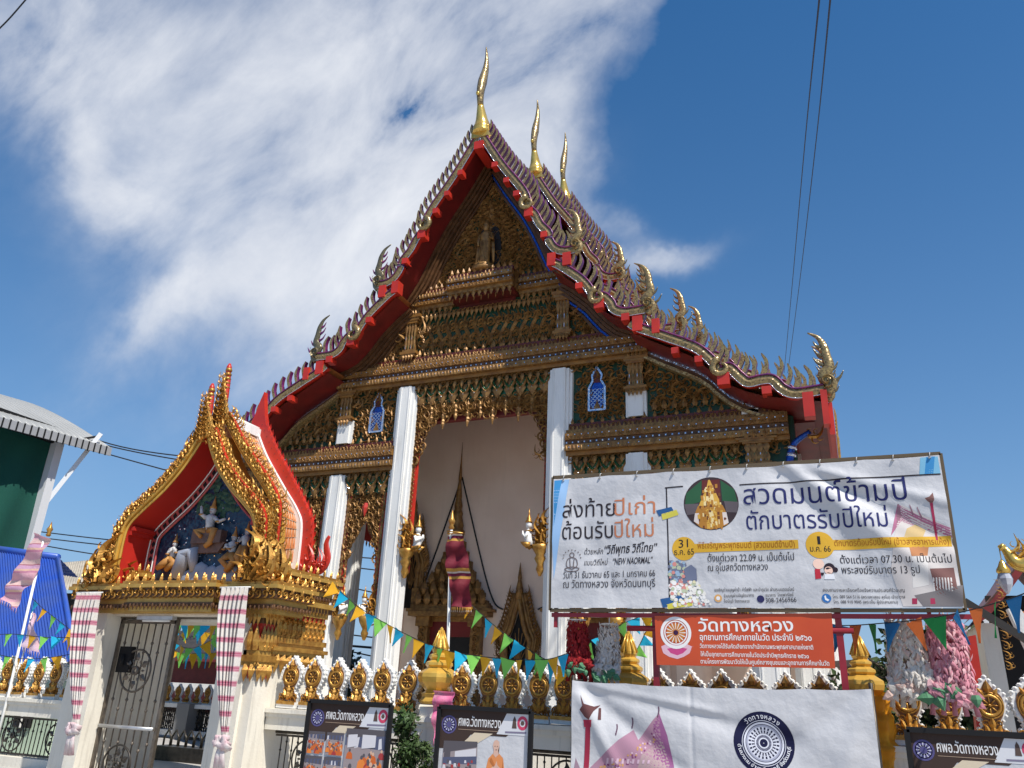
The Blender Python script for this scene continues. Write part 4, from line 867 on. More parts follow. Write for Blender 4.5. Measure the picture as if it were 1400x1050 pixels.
# tiled saddle roof, white rim and red flame crest at the back
RIN = smoothpts([(0, 5.93), (.10, 5.80), (.53, 5.24), (.96, 4.72), (1.25, 4.27), (1.32, 3.9), (1.32, 3.3)], 6)
ROUT = smoothpts([(0, 6.16), (.06, 6.06), (.38, 5.56), (.88, 4.95), (1.27, 4.49), (1.42, 4.15), (1.46, 3.3)], 6)
RFL = smoothpts([(0, 6.5), (.20, 6.22), (.52, 5.72), (.90, 5.24), (1.45, 4.50), (1.60, 4.15), (1.63, 3.4)], 6)
rf = Msh()
for s in (-1, 1):
    rows = []; a = resample(BAND2, .1); nn_ = len(a); t_ = np.linspace(0, 1, nn_)
    b = np.stack([np.interp(t_, np.linspace(0, 1, len(RIN)), RIN[:, q]) for q in (0, 1)], 1)
    for k in range(9):
        t = k/8; rows.append([(GX+s*(x0+(x1-x0)*t), -4.75+.80*t, z0+.02+(z1-z0+.04)*t) for (x0, z0), (x1, z1) in zip(a, b)])
    rf.sheet(rows, 0, True); R_t = random.Random(4)
    for j in range(0, nn_-1, 2):                              # little overlapping tiles, slightly uneven
        for k in range(8):
            p, q, u, v = [np.array(c_) for c_ in (rows[k][j], rows[k+1][j], rows[k+1][min(j+2, nn_-1)], rows[k][min(j+2, nn_-1)])]
            n_ = np.cross(q-p, v-p); n_ /= np.linalg.norm(n_)+1e-9; n_ *= s if n_[0]*s*s > 0 else (1 if n_[0]*s > 0 else -1)
            if n_[0]*s < 0: n_ = -n_
            h0, h1 = .004+R_t.uniform(0, .004), .014+R_t.uniform(0, .008); m_ = .06
            rf.add([p+(u-p)*m_+n_*h0, q+(v-q)*m_+n_*h0, u+(p-u)*m_+n_*h1, v+(q-v)*m_+n_*h1], [(0, 1, 2, 3)], R_t.choice((0, 0, 0, 2)))
    for k in range(1, 8): rf.tube([(p[0]+s*.006, p[1], p[2]+.006) for p in rows[k]], .007, 4, 1)
    for j in range(0, nn_, 2): rf.tube([(rows[k][j][0]+s*.008, rows[k][j][1], rows[k][j][2]+.008) for k in range(9)], .007, 4, 1)
rf.build('tiled_roof', [MT['tile'], mat('pale_grout', (.70, .52, .36), .7), mat('faded_orange_tile', (.50, .24, .10), .6, 0, (.38, .17, .07), 12)], gate)
wr = Msh(); fl = Msh()
for s in (-1, 1):
    a, b, c = gx(RIN, s), gx(ROUT, s), gx(RFL, s)
    f = lambda P, y: [(x, y, z) for x, z in P]
    wr.sheet([f(a, -3.95), f(a, -4.0), f(b, -4.0), f(b, -3.80), f(a, -3.80)], 0)
    wr.tube(f(a, -4.01), .022, 6, 0); wr.tube(f(b, -3.99), .018, 6, 0)
    fl.sheet([f(b, -3.91), f(b, -3.94), f(c, -3.94), f(c, -3.84), f(b, -3.84)], 0)
    Q = resample(RFL, .15)
    for i in range(2, len(Q)-1):
        t = Q[i]-Q[i+1]; an = math.atan2(-s*t[0], t[1]); o_ = (GX+s*(Q[i][0]-.02), -3.93, Q[i][1])
        fl.T(T_LEAF, o_, sc=(.13, .14, .1), ang=an-s*.55, mat=0); fl.T(T_LEAF, (o_[0], -3.85, o_[2]), sc=(.13, .14, .1), ang=an-s*.55, mat=0, W=(0, 1, 0))
        fl.T(T_GEM, (GX+s*(Q[i][0]-.07), -3.945, Q[i][1]-.03), sc=.12, mat=1)
    P = smoothpts([(1.62, 3.3), (1.76, 3.42), (1.92, 3.46), (2.0, 3.62), (1.94, 3.86), (1.99, 4.0)], 4)
    fl.tube([(GX+s*p[0], -3.90, p[1]) for p in P], np.linspace(.15, .03, len(P)), 8, 0, flat=.3)
    for (x0, z0, q, aa) in ((1.62, 3.42, .42, -.3), (1.76, 3.42, .36, -.5), (1.90, 3.46, .3, -.2), (1.6, 3.25, .4, -.9)): fl.T(T_FLAME, (GX+s*x0, -3.95, z0), sc=q, ang=s*aa, mir=s < 0, mat=0, wk=.8)
fl.prism([(GX-.20, 6.16), (GX+.20, 6.2), (GX+.12, 6.45), (GX+.05, 6.75), (GX+.02, 6.92), (GX-.04, 6.75), (GX-.12, 6.45)], -3.942, -3.838, 0)
wr.box((GX-.10, -4.75, 5.96), (GX+.10, -3.9, 6.12)); wr.tube([(GX, -4.8, 6.12), (GX, -3.9, 6.12)], .07, 8)
wr.build('white_rim', [MT['white']], gate); fl.build('red_flame_crest', [MT['red'], MT['backr']], gate)
# ---- entablature, posts, capitals
def flat_cornice(M, x0, x1, y0, y1, z, h=.5):
    """front and side faces of one cornice block with leaf cresting"""
    k = h/.5
    for (a, b, e, mt) in ((-.02, .06, -.10, 1), (.06, .12, -.04, 7), (.12, .20, -.07, 1), (.20, .35, .0, 7), (.35, .41, .05, 1), (.41, .46, .02, 0)):
        M.box((x0-e, y0-e, z+a*k), (x1+e, y1+e, z+b*k), mt)
    for (p0, p1, W) in (((x0, y0, 0), (x1, y0, 0), (0, -1, 0)), ((x1, y0, 0), (x1, y1, 0), (1, 0, 0))):
        p0 = np.array(p0, float); p1 = np.array(p1, float); Wn = np.array(W, float)
        row3(M, T_CREST, p0+Wn*.0+(0, 0, z+.44*k), p1+(0, 0, z+.44*k), .19, .145, W, 0, wk=1.2)
        row3(M, T_CREST, p0+Wn*.02+(0, 0, z+.30*k), p1+Wn*.02+(0, 0, z+.30*k), .27, .13, W, 0, wk=1.6)
        row3(M, T_SPIRAL2, p0+Wn*.01+(0, 0, z+.275*k), p1+Wn*.01+(0, 0, z+.275*k), .135, .14, W, 0)
        row3(M, T_LEAF, p0-Wn*.02+(0, 0, z+.10*k), p1-Wn*.02+(0, 0, z+.10*k), .085, .085, W, 7, ang=PI)
        row3(M, T_GEM, p0-Wn*.05+(0, 0, z+.09*k), p1-Wn*.05+(0, 0, z+.09*k), .07, .12, W, 0)
en = Msh(); flat_cornice(en, -4.72, -.28, -5.28, -4.3, 2.58, .5); flat_cornice(en, GX-1.0, GX+1.0, -5.36, -5.1, 2.60, .5)
en.build('cornice', GG, gate)
for s in (-1, 1):
    en = Msh(); a, b = sorted((GX+s*1.2, GX+s*1.90)); 
    flat_cornice(en, a, b, -4.86, -3.3, 2.86, .5); en.build('cornice', GG, gate)
    cp = Msh(); x0, x1, y0, y1 = min(GX+s*(1.3 if s > 0 else 1.66), GX+s*1.80), max(GX+s*(1.3 if s > 0 else 1.66), GX+s*1.80), -4.74, -3.5
    for (z0, z1, e, mt) in ((1.98, 2.04, .06, 1), (2.04, 2.10, .10, 0), (2.10, 2.16, .04, 1), (2.16, 2.24, .07, 0), (2.24, 2.62, .02, 2), (2.62, 2.70, .05, 1), (2.70, 2.78, .09, 7), (2.78, 2.86, .13, 1)):
        cp.box((x0-e, y0-e, z0), (x1+e, y1+e, z1), mt)
    for (p0, p1, W) in (((x0, y0, 0), (x1, y0, 0), (0, -1, 0)), ((x1, y0, 0), (x1, y1, 0), (1, 0, 0))) if s > 0 else ():
        p0 = np.array(p0, float); p1 = np.array(p1, float); Wn = np.array(W, float)
        row3(cp, T_LEAF, p0+Wn*.03+(0, 0, 2.24), p1+Wn*.03+(0, 0, 2.24), .12, .40, W, 0, wk=.6); row3(cp, T_SPIRAL, p0+Wn*.04+(0, 0, 2.34), p1+Wn*.04+(0, 0, 2.34), .12, .13, W, 0, wk=1.5)
        row3(cp, T_SPIRAL2, p0+Wn*.05+(0, 0, 2.50), p1+Wn*.05+(0, 0, 2.50), .13, .13, W, 0, wk=1.5)
        row3(cp, T_LEAF, p0+Wn*.07+(0, 0, 2.86), p1+Wn*.07+(0, 0, 2.86), .09, .22, W, 0, ang=PI); row3(cp, T_LEAF, p0+Wn*.05+(0, 0, 2.24), p1+Wn*.05+(0, 0, 2.24), .1, .1, W, 0, ang=PI)
        row3(cp, T_CREST, p0+Wn*.02+(0, 0, 2.0), p1+Wn*.02+(0, 0, 2.0), .16, .3, W, 0, ang=PI, wk=1.3); row3(cp, T_LEAF, p0+Wn*.02+(0, 0, 1.98), p1+Wn*.02+(0, 0, 1.98), .24, .22, W, 2, ang=PI)
    if s > 0: cp.build('capital', GG, gate)
    ps = Msh(); a, b = sorted((GX+s*(1.18 if s > 0 else 1.6), GX+s*1.78)); ps.box((a, -4.70, 0), (b, -3.5, 2.9)); a, b = sorted((GX+s*1.55, GX+s*2.0)); ps.box((a, -4.62, 0), (b, -3.7, 1.98)) if False else None
    a, b = sorted((GX+s*1.52, GX+s*2.12)); ps.box((a, -5.12, 0), (b, -3.9, 2.60)) if s < 0 else ps.box((GX+1.10, -5.12, 0), (GX+1.62, -4.0, 2.60))
    ps.build('gate_post', MT['cream'], gate)
cp = Msh(); x0, x1, y0, y1 = GX+1.58, GX+1.82, -5.10, -4.74
for (z0, z1, e, mt) in ((1.80, 1.86, .03, 1), (1.86, 1.95, .05, 0), (1.95, 2.02, .02, 1), (2.02, 2.42, .0, 2), (2.42, 2.50, .03, 7), (2.50, 2.60, .06, 1)): cp.box((x0-e, y0-e, z0), (x1+e, y1+e, z1), mt)
for (p0, p1, W) in (((x0, y0, 0), (x1, y0, 0), (0, -1, 0)), ((x1, y0, 0), (x1, y1, 0), (1, 0, 0))):
    p0 = np.array(p0, float); p1 = np.array(p1, float); Wn = np.array(W, float)
    row3(cp, T_LEAF, p0+Wn*.02+(0, 0, 2.02), p1+Wn*.02+(0, 0, 2.02), .1, .38, W, 0); row3(cp, T_SPIRAL, p0+Wn*.03+(0, 0, 2.12), p1+Wn*.03+(0, 0, 2.12), .1, .12, W, 0, wk=1.4)
    row3(cp, T_LEAF, p0+Wn*.05+(0, 0, 2.58), p1+Wn*.05+(0, 0, 2.58), .08, .2, W, 0, ang=PI); row3(cp, T_CREST, p0+Wn*.01+(0, 0, 1.82), p1+Wn*.01+(0, 0, 1.82), .12, .26, W, 0, ang=PI, wk=1.3); row3(cp, T_LEAF, p0+(0, 0, 1.8), p1+(0, 0, 1.8), .2, .2, W, 2, ang=PI)
cp.build('capital', GG, gate)
ps = Msh(); ps.box((GX+1.60, -5.06, 0), (GX+1.80, -4.7, 1.86)); ps.build('pilaster', MT['cream'], gate)
ln = Msh(); ln.box((GX-1.6, -4.75, 2.46), (GX+1.6, -4.0, 2.62)); ln.box((GX-1.5, -5.0, 2.53), (GX+1.5, -4.75, 2.60)); ln.build('lintel', MT['cream'], gate)
lt = Msh(); lt.box((-3.35, -5.02, 2.47), (-2.55, -4.92, 2.53)); lt.tube([(-3.25, -4.97, 2.455), (-2.65, -4.97, 2.455)], .02, 8, 1); lt.build('lamp_batten', [MT['steel'], MT['white']], gate)
# ---- the wrought-iron leaf
dy = -4.78
dr = Msh()
for x in (-3.93, -2.66): dr.box((x-.03, dy-.03, .05), (x+.03, dy+.03, 2.50))
dr.box((-3.93, dy-.03, 2.42), (-2.66, dy+.03, 2.48)); dr.box((-3.96, dy-.05, 2.50), (-.95, dy+.05, 2.56)); dr.box((-3.9, dy-.03, .05), (-2.69, dy+.03, .12))
dr.box((-3.93, dy-.045, .76), (-2.66, dy+.045, .81)); dr.box((-3.60, dy-.02, 1.52), (-3.36, dy+.02, 2.02)) if False else None
lf = dr.build('gate_leaf', MT['iron2'], gate)
br = Msh()
for i in range(1, 8):
    x = -3.93+1.27*i/8; br.tube([(x, dy, .1), (x, dy, 2.44)], .012, 6)
    for z in (2.1, 1.2, .55) if i % 2 else (1.95, 1.05, .45): br.lathe([(.012, -.03), (.028, 0), (.012, .03)], (x, dy, z), 6)
br.build('bar', MT['iron2'], lf)
md = Msh(); mc = np.array([-3.36, dy-.03, 1.66])
def circ(c, r, n=28): return [(c[0]+r*math.cos(2*PI*i/n), c[1], c[2]+r*math.sin(2*PI*i/n)) for i in range(n+1)]
def medallion(M, c, R, mt=0):
    M.tube(circ(c, R), R*.055, 5, mt, cap=False); M.lathe([(0, -.02), (R*.2, -.015), (R*.2, .015), (0, .02)], c, 10, mt) if False else M.tube(circ(c, R*.16), R*.08, 5, mt, cap=False)
    for k in range(6):
        a = PI/2+k*PI/3; M.tube([(c[0]+R*q*math.cos(a), c[1], c[2]+R*q*math.sin(a)) for q in (.18, .45)], R*.03, 4, mt)
        M.T(T_WLEAF, (c[0]+R*.48*math.cos(a), c[1], c[2]+R*.48*math.sin(a)), sc=R*.42, ang=a-PI/2, mat=mt); M.T(T_LEAF, (c[0]+R*.40*math.cos(a+PI/6), c[1], c[2]+R*.4*math.sin(a+PI/6)), sc=R*.25, ang=a+PI/6-PI/2, mat=mt)
medallion(md, mc, .335); md.build('medallion', MT['iron2'], lf)
md = Msh(); medallion(md, np.array([-3.36, dy-.03, .22]), .3); md.build('medallion', MT['iron'], lf)
lk = Msh(); lk.box((-3.80, dy-.05, 1.62), (-3.52, dy+.04, 2.04)); lk.tube([(-3.66, dy-.07, 1.9), (-3.66, dy-.07, 1.74)], .035, 8); lk.build('lock_box', MT['black'], lf)
rl = Msh(); rl.tube([(-3.9, dy-.05, .785), (-2.7, dy-.05, .785)], .03, 8); rl.build('handrail', MT['steel'], lf)
dn = Msh()                                                 # donation box inside the gate
dn.box((-1.95, -4.1, 0), (-1.35, -3.7, .62)); dn.box((-2.02, -4.16, .62), (-1.28, -3.64, .72)); dn.box((-1.98, -4.12, .56), (-1.32, -3.68, .62))
tag(dn.build('wooden_chest', mat('ochre_wood', (.52, .27, .05), .5, 0, (.42, .20, .04), 6)), 'ochre wooden chest standing inside the gateway', 'chest')
# ------------------------------------------------------------------ curtains tied on the gate posts
MT['curt'] = cloth('woven_check', (.7, .6, .6), .85, .2, stripes=(.205, [(0, (.70, .66, .61)), (.46, (.60, .34, .38)), (.54, (.46, .14, .21)), (.60, (.58, .28, .34)), (.66, (.46, .14, .21)), (.78, (.60, .34, .38)), (.86, (.70, .66, .61))]))
MT['curtw'] = cloth('white_pink_gauze', (.82, .78, .76), .85, .3, col2=(.74, .52, .54), scale=7)
def curtain(x0, x1, z1, z0, label, xk, Y=-5.46, knot=.15):
    t = thing('curtain', ((x0+x1)/2, Y, z0), label, 'curtain', 'striped curtains on the gate posts')
    m = Msh(); rows = []
    for i in range(41):
        f = i/40; z = z1+(z0-z1)*f; e = max(0, (f-.12)/.88)**1.3
        a = x0+(xk-.05-x0)*e; b = x1+(xk+.05-x1)*e; r = []
        for j in range(49):
            g_ = j/48; amp = .055*(1-.5*e)+.010; r.append((a+(b-a)*g_+.006*math.sin(9*f+j), Y+amp*math.sin(g_*PI*2*6.0+.8*math.sin(3*f))+.012*math.sin(g_*31+f*4), z))
        rows.append(r)
    m.sheet(rows, 0, True); m.build('cloth', MT['curt'], t)
    m = Msh(); m.tube([(x0-.03, Y, z1+.005), (x1+.03, Y, z1+.005)], .012, 6); m.build('curtain_rod', MT['white'], t)
    m = Msh(); r = random.Random(int(x0*100))
    for k in range(13):
        a = k/13*2*PI; l = knot*r.uniform(.6, 1.3)
        c = [(xk, Y, z0)]+[(xk+math.cos(a)*l*q, Y-.10*math.sin(q*3), z0-.02+math.sin(a)*l*.62*q-.05*q*q) for q in (.35, .7, 1)]
        m.tube(c, [.02, .06, .05, .03], 7, 0, flat=.22)
    for q in (-.03, .04): m.tube([(xk+q*.5, Y-.03, z0-.05), (xk+q, Y-.05, z0-.2), (xk+q*1.6, Y-.02, z0-.42)], [.04, .05, .06], 7, 0, flat=.4)
    m.build('tied_end', MT['curtw'], t)
    return t
curtain(-4.36, -3.79, 2.86, .80, 'pink and white striped curtain tied on the left gate post', -3.68)
curtain(-1.20, -.66, 2.92, .78, 'pink and white striped curtain tied on the right gate post, beside the open doorway', -.66)
rs = Msh(); P = at(442, 822, -5.6)
for k in range(7):
    a = k*.9; rs.lathe([(0, -.03), (.035, 0), (.0, .035)], (P[0]-.10+.02*math.cos(a), P[1]+.02*math.sin(a), P[2]+.015*math.sin(2*a)), 6)
# ------------------------------------------------------------------ boundary wall with wheel ornaments
FY = -4.5
def wall_run(x0, x1, label, zt):
    t = thing('boundary_wall', ((x0+x1)/2, FY, 0), label, 'wall')
    m = Msh(); m.box((x0, FY-.16, zt-.30), (x1, FY+.16, zt-.06)); m.box((x0, FY-.22, zt-.06), (x1, FY+.22, zt)); m.box((x0, FY-.19, zt-.12), (x1, FY+.19, zt-.062)); m.box((x0, FY-.16, 0), (x1, FY+.16, .16))
    n = max(1, round((x1-x0)/1.9))
    m.build('wall_beam', MT['cream'], t)
    return t
def railing(x0, x1, z0, z1, par, hub=True):
    m = Msh(); m.box((x0, FY-.02, z1-.03), (x1, FY+.02, z1)); m.box((x0, FY-.02, z0), (x1, FY+.02, z0+.03)); m.tube([(x0, FY-.02, z1+.03), (x1, FY-.02, z1+.03)], .025, 6)
    n = int((x1-x0)/.10)
    for i in range(1, n):
        x = x0+(x1-x0)*i/n; m.tube([(x, FY, z0), (x, FY, z1)], .010, 5); m.lathe([(.010, -.02), (.022, 0), (.010, .02)], (x, FY, z1-.10-.12*(i % 2)), 6)
    m.build('railing', MT['iron'], par)
    k = max(1, int((x1-x0)/.85))
    for i in range(k):
        m = Msh(); medallion(m, np.array([x0+(x1-x0)*(i+.5)/k, FY-.03, (z0+z1)/2]), .26); m.build('medallion', MT['iron'], par)
SEMA = None
def wheel_ornament(par, x, z, k=1.0):
    """pointed leaf with a gilt wheel, white flame rim"""
    global SEMA
    Y = FY
    if SEMA is None:
        out = smoothpts([(-.155, 0), (-.165, .08), (-.095, .17), (-.15, .27), (-.185, .38), (-.165, .50), (-.08, .58), (0, .68), (.08, .58), (.165, .50), (.185, .38), (.15, .27), (.095, .17), (.165, .08), (.155, 0)], 4)
        m = Msh(); m.box((-.17, -.10, -.09), (.17, .10, 0), 0)
        m.prism([tuple(p) for p in out], -.045, .06, 0)
        for i in range(4, len(out)-4, 2):
            p = out[i]; d = out[i+1]-out[i-1]; n = np.array([-d[1], d[0]]); n /= np.linalg.norm(n); a = math.atan2(-n[0], n[1])
            for q in (-.035, .02, .06): m.lathe([(.0, -.022), (.024, 0), (0, .022)], (p[0], q, p[1]), 6, 0)
        b = m.build('leaf_ornament', [MT['white']], par, origin=(0, 0, 0))
        g = Msh(); inn = [(p[0]*.78, .035+p[1]*.88) for p in out]
        g.prism(inn, -.062, -.04, 1)
        c = (0, -.07, .375)
        g.tube(circ(c, .105), .020, 6, 0, cap=False); g.tube(circ(c, .135), .010, 5, 0, cap=False); g.lathe([(.0, -.02), (.03, 0), (.0, .02)], c, 8, 0)
        for q in range(8):
            a = q*PI/4; g.tube([(c[0]+.02*math.cos(a), c[1], c[2]+.02*math.sin(a)), (c[0]+.10*math.cos(a), c[1], c[2]+.10*math.sin(a))], .010, 4, 0)
        for (u, v, s_, an, mr) in ((0, .03, .16, 0, 0), (-.04, .06, .13, .3, 1), (.04, .06, .13, -.3, 0), (0, .13, .14, 0, 0), (0, .50, .15, 0, 0), (-.05, .48, .10, .6, 1), (.05, .48, .10, -.6, 0)):
            g.T(T_CREST, (u, -.065, v), sc=s_, ang=an, mir=bool(mr), mat=0, wk=1.4)
        for s in (-1, 1):
            for (u, v, q) in ((.10, .03, .12), (.12, .09, .09), (.06, .19, .08)): g.T(T_SPIRAL, (s*u, -.06, v), sc=q, mir=s < 0, mat=0, wk=1.6)
        g.box((-.165, -.115, -.035), (.165, -.045, .012), 0)
        w = g.build('gilt_wheel', [MT['gold2'], mat('dark_gilt_ground', (.20, .085, .03), .5, .3)], b, origin=(0, 0, 0))
        b.location = tuple(np.array([x, Y, z])-wloc(par)); w.location = (0, 0, 0); b.scale = (k, k, k); SEMA = (b, w)
    else:
        b = dup(SEMA[0], np.array([x, Y, z])-wloc(par), par); b.scale = (k, k, k); dup(SEMA[1], (0, 0, 0), b); b.rotation_euler = (rnd.uniform(-.02, .02), rnd.uniform(-.03, .03), rnd.uniform(-.08, .08)); b.scale = (k*rnd.uniform(.97, 1.03), k, k*rnd.uniform(.97, 1.03))
    return b
def lotus_pier(par, x, z, k=1.0, Y=FY, gold=1.0):
    m = Msh(); m.box((x-.20*k, Y-.20*k, 0), (x+.20*k, Y+.20*k, z-.28)); m.build('pier', MT['cream'], par)
    m = Msh()
    prof = [(.27, -.28), (.30, -.24), (.25, -.18), (.27, -.12), (.20, -.08), (.33, .06), (.35, .14), (.34, .2), (.20, .29), (.235, .33), (.23, .37), (.15, .42), (.185, .46), (.18, .49), (.12, .53), (.145, .58), (.14, .62), (.05, .84), (.03, .93), (.0, .96)]
    m.lathe([(r*k, h*k) for r, h in prof], (x, Y, z), 8, 0, smooth=False, rot=PI/8)
    for i in range(8):
        a = i*PI/4; m.tube([(x+.145*k*math.cos(a), Y+.145*k*math.sin(a), z+.6*k), (x+.04*k*math.cos(a), Y+.04*k*math.sin(a), z+.9*k)], [.022*k, .01*k], 5, 0)
    m.build('lotus_cap', [MT['capgold']], par)
wl = wall_run(-12.0, -4.6, 'white boundary wall with gilt wheel ornaments and a railing, left of the gate', 1.12)
for i in range(14): wheel_ornament(wl, -5.02-.435*i-.1, 1.20, .92)
railing(-8.0, -4.62, .18, .80, wl); railing(-11.9, -8.1, .18, .80, wl)
wr_ = wall_run(-.62, 14.0, 'white boundary wall with gilt wheel ornaments and lotus capped piers, right of the gate', 1.20)
SX = [at(px, 940, FY)[0] for px in (398, 428.5, 460.6, 492, 524, 558.6, 633, 670.5, 703.5, 739, 772, 818, 903, 946, 987, 1030, 1077, 1124, 1237, 1290, 1347, 1403)]
for i, x in enumerate(SX): wheel_ornament(wr_, x, 1.30, .97 if i < 18 else 1.0)
PX = [at(598, 945, FY)[0], at(860, 930, FY)[0], at(1181, 945, FY)[0]]
lotus_pier(wr_, PX[0], 1.62, .86); lotus_pier(wr_, PX[1], 1.66, .80); lotus_pier(wr_, PX[2], 1.74, .72)
xs = [-.5, PX[0]-.25, PX[0]+.25, PX[1]-.25, PX[1]+.25, PX[2]-.2, PX[2]+.2, 11.5]
for a, b in ((0, 1), (2, 3), (4, 5), (6, 7)): railing(xs[a], xs[b], .2, .84, wr_)
MT['yellowc'] = cloth('orange_yellow_satin', (.80, .38, .02), .45, .25, col2=(.62, .24, .01), scale=6)
m = Msh()                                                  # satin wound round the third pier
rows = []
for i in range(30):
    z = .3+i*.05; r = []
    for j in range(28):
        a = 2*PI*j/28; q = .27+.018*math.sin(a*9+z*3)+.02*math.sin(z*24+math.sin(a)*1.6)+(.03 if i % 6 == 0 else 0)
        r.append((PX[2]+q*math.copysign(abs(math.cos(a))**.6, math.cos(a)), FY+q*math.copysign(abs(math.sin(a))**.6, math.sin(a)), z+.03*math.sin(a)))
    rows.append(r)
m.sheet(rows, 0, True, close=True); tag(m.build('satin_wrap', MT['yellowc']), 'orange yellow satin wound around the gold topped pier beside the large white banner', 'cloth')

# ------------------------------------------------------------------ printed sheets and signs
_glyph = {}
def glyphs(body, bold):
    k = (body, bold)
    if k not in _glyph:
        c = bpy.data.curves.new('tmp', 'FONT'); c.body = body; c.offset = bold; c.resolution_u = 3
        o = bpy.data.objects.new('tmp', c); COL.objects.link(o); bpy.context.view_layer.update()
        me = bpy.data.meshes.new_from_object(o.evaluated_get(bpy.context.evaluated_depsgraph_get()))
        V = np.zeros(len(me.vertices)*3); me.vertices.foreach_get('co', V); V = V.reshape(-1, 3); F = [tuple(p.vertices) for p in me.polygons]
        bpy.data.objects.remove(o); bpy.data.curves.remove(c); bpy.data.meshes.remove(me); _glyph[k] = (V, F)
    return _glyph[k]
INK = {}
def ink(c, rough=.55):
    k = tuple(round(x, 3) for x in c)
    if k not in INK: INK[k] = mat('print_ink', c, .7, spec=.12)
    return INK[k]
class Sheet:
    """a printed banner or board standing in the plane y = Y (facing the street); everything on it is placed in photograph pixels of that plane"""
    def __init__(s, par, Y, disp=None): s.p = par; s.Y = Y; s.disp = disp or (lambda x, z: 0.0); s.k = 0
    def w(s, px, py): q = at(px, py, s.Y); return q[0], q[2]
    def lay(s, m, name, ma, layer, label=None):
        V = np.concatenate(m.V); off = .001+.001*layer
        d = np.array([s.disp(x, z) for x, z in V[:, [0, 2]]]); V[:, 1] = V[:, 1]+d-off; s.k = 0
        i = 0
        for q in range(len(m.V)): n = len(m.V[q]); m.V[q] = V[i:i+n]; i += n
        o = m.build(name, ma, s.p); 
        if label: o['label'] = label
        return o
    def refine(s, poly, L=.035):
        bm = bmesh.new(); f = bm.faces.new([bm.verts.new((x, s.Y, z)) for x, z in poly]); bmesh.ops.triangulate(bm, faces=[f])
        for _ in range(9):
            ed = [e for e in bm.edges if e.calc_length() > L]
            if not ed: break
            bmesh.ops.subdivide_edges(bm, edges=ed, cuts=1); bmesh.ops.triangulate(bm, faces=bm.faces)
        bm.verts.index_update(); bm.normal_update()
        V = [tuple(v.co) for v in bm.verts]; F = [tuple(v.index for v in (f.verts if f.normal.y < 0 else reversed(f.verts))) for f in bm.faces]; bm.free(); return V, F
    def fine(s, W, F, L=.03):
        bm = bmesh.new(); vs = [bm.verts.new(tuple(w)) for w in W]
        for f in F:
            try: bm.faces.new([vs[i] for i in f])
            except ValueError: pass
        for _ in range(5):
            ed = [e for e in bm.edges if e.calc_length() > L]
            if not ed: break
            bmesh.ops.subdivide_edges(bm, edges=ed, cuts=1); bmesh.ops.triangulate(bm, faces=bm.faces)
        bm.verts.index_update(); V = [tuple(v.co) for v in bm.verts]; Q = [tuple(v.index for v in f.verts) for f in bm.faces]; bm.free(); return V, Q
    def poly(s, m, pts, mt=0, px=True):
        P = [s.w(*p) for p in pts] if px else pts
        V, F = s.refine(P); s.k += 1; V = np.array(V); V[:, 1] -= s.k*1.5e-5; m.add(V, F, mt)
    def disc(s, m, px, py, r, mt=0, n=28, r0=0, ang=(0, 2*PI)):
        """r in metres"""
        c = s.w(px, py); A = [ang[0]+(ang[1]-ang[0])*i/n for i in range(n+1)]
        s.k += 1; y = s.Y-s.k*1.5e-5; k = max(1, int((r-r0)/.05))
        m.sheet([[(c[0]+q*math.cos(a), y, c[1]+q*math.sin(a)) for a in A] for q in np.linspace(max(r0, r*.02), r, k+1)], mt)
    def text(s, body, p0, p1, h, col, layer=3, bold=.0, name='lettering', slant=0.0):
        """baseline from pixel p0 to pixel p1, h = height in pixels of an ordinary consonant"""
        V, F = glyphs(body, bold); V = V.copy(); a = s.w(*p0); b = s.w(*p1)
        V[:, 0] += slant*V[:, 1]
        x0, x1 = V[:, 0].min(), V[:, 0].max(); hh = abs(s.w(p0[0], p0[1]-h)[1]-a[1])
        W = np.zeros_like(V); W[:, 0] = a[0]+(V[:, 0]-x0)/(x1-x0)*(b[0]-a[0]); W[:, 1] = s.Y
        W[:, 2] = a[1]+(b[1]-a[1])*(V[:, 0]-x0)/(x1-x0)+V[:, 1]/.56*hh
        m = Msh(); m.add(*(s.fine(W, F) if hh > .05 else (W, F))); return s.lay(m, name, ink(col), layer)
    def arctext(s, body, px, py, r, h, a0, a1, col, layer=4, bold=.012, inward=False):
        """letters along a circle of r metres, h metres high"""
        cl = []
        for ch in body:
            if cl and ch in 'ัิีึืุู็่้๊๋์ํ': cl[-1] += ch
            else: cl.append(ch)
        c = s.w(px, py); m = Msh(); n = len(cl)
        for i, q in enumerate(cl):
            if q == ' ': continue
            t = a0+(a1-a0)*(i+.5)/n; V, F = glyphs(q, bold); V = V.copy(); mid = (V[:, 0].min()+V[:, 0].max())/2
            u = (V[:, 0]-mid)*h/.56; v = V[:, 1]*h/.56; rot = t-PI/2 if not inward else t+PI/2
            rr = r if not inward else r+h
            W = np.zeros_like(V); W[:, 0] = c[0]+rr*math.cos(t)+u*math.cos(rot)-v*math.sin(rot); W[:, 1] = s.Y; W[:, 2] = c[1]+rr*math.sin(t)+u*math.sin(rot)+v*math.cos(rot); m.add(W, F)
        return s.lay(m, 'lettering', ink(col), layer)
def cloth_sheet(S, corners, ma, name='printed_cloth', n=(220, 80), sag=0.0):
    """corners in pixels: top left, top right, bottom right, bottom left"""
    TL, TR, BR, BL = [np.array(S.w(*c)) for c in corners]; rows = []
    for j in range(n[1]+1):
        v = j/n[1]; r = []
        for i in range(n[0]+1):
            u = i/n[0]; p = (TL*(1-u)+TR*u)*(1-v)+(BL*(1-u)+BR*u)*v
            z = p[1]-sag*math.sin(PI*u)*(1-v)-.012*abs(math.sin(u*PI*6))*(1-v)**8
            r.append((p[0], S.Y+S.disp(p[0], z), z))
        rows.append(r)
    m = Msh(); m.sheet(rows, 0, True); return m.build(name, ma, S.p)
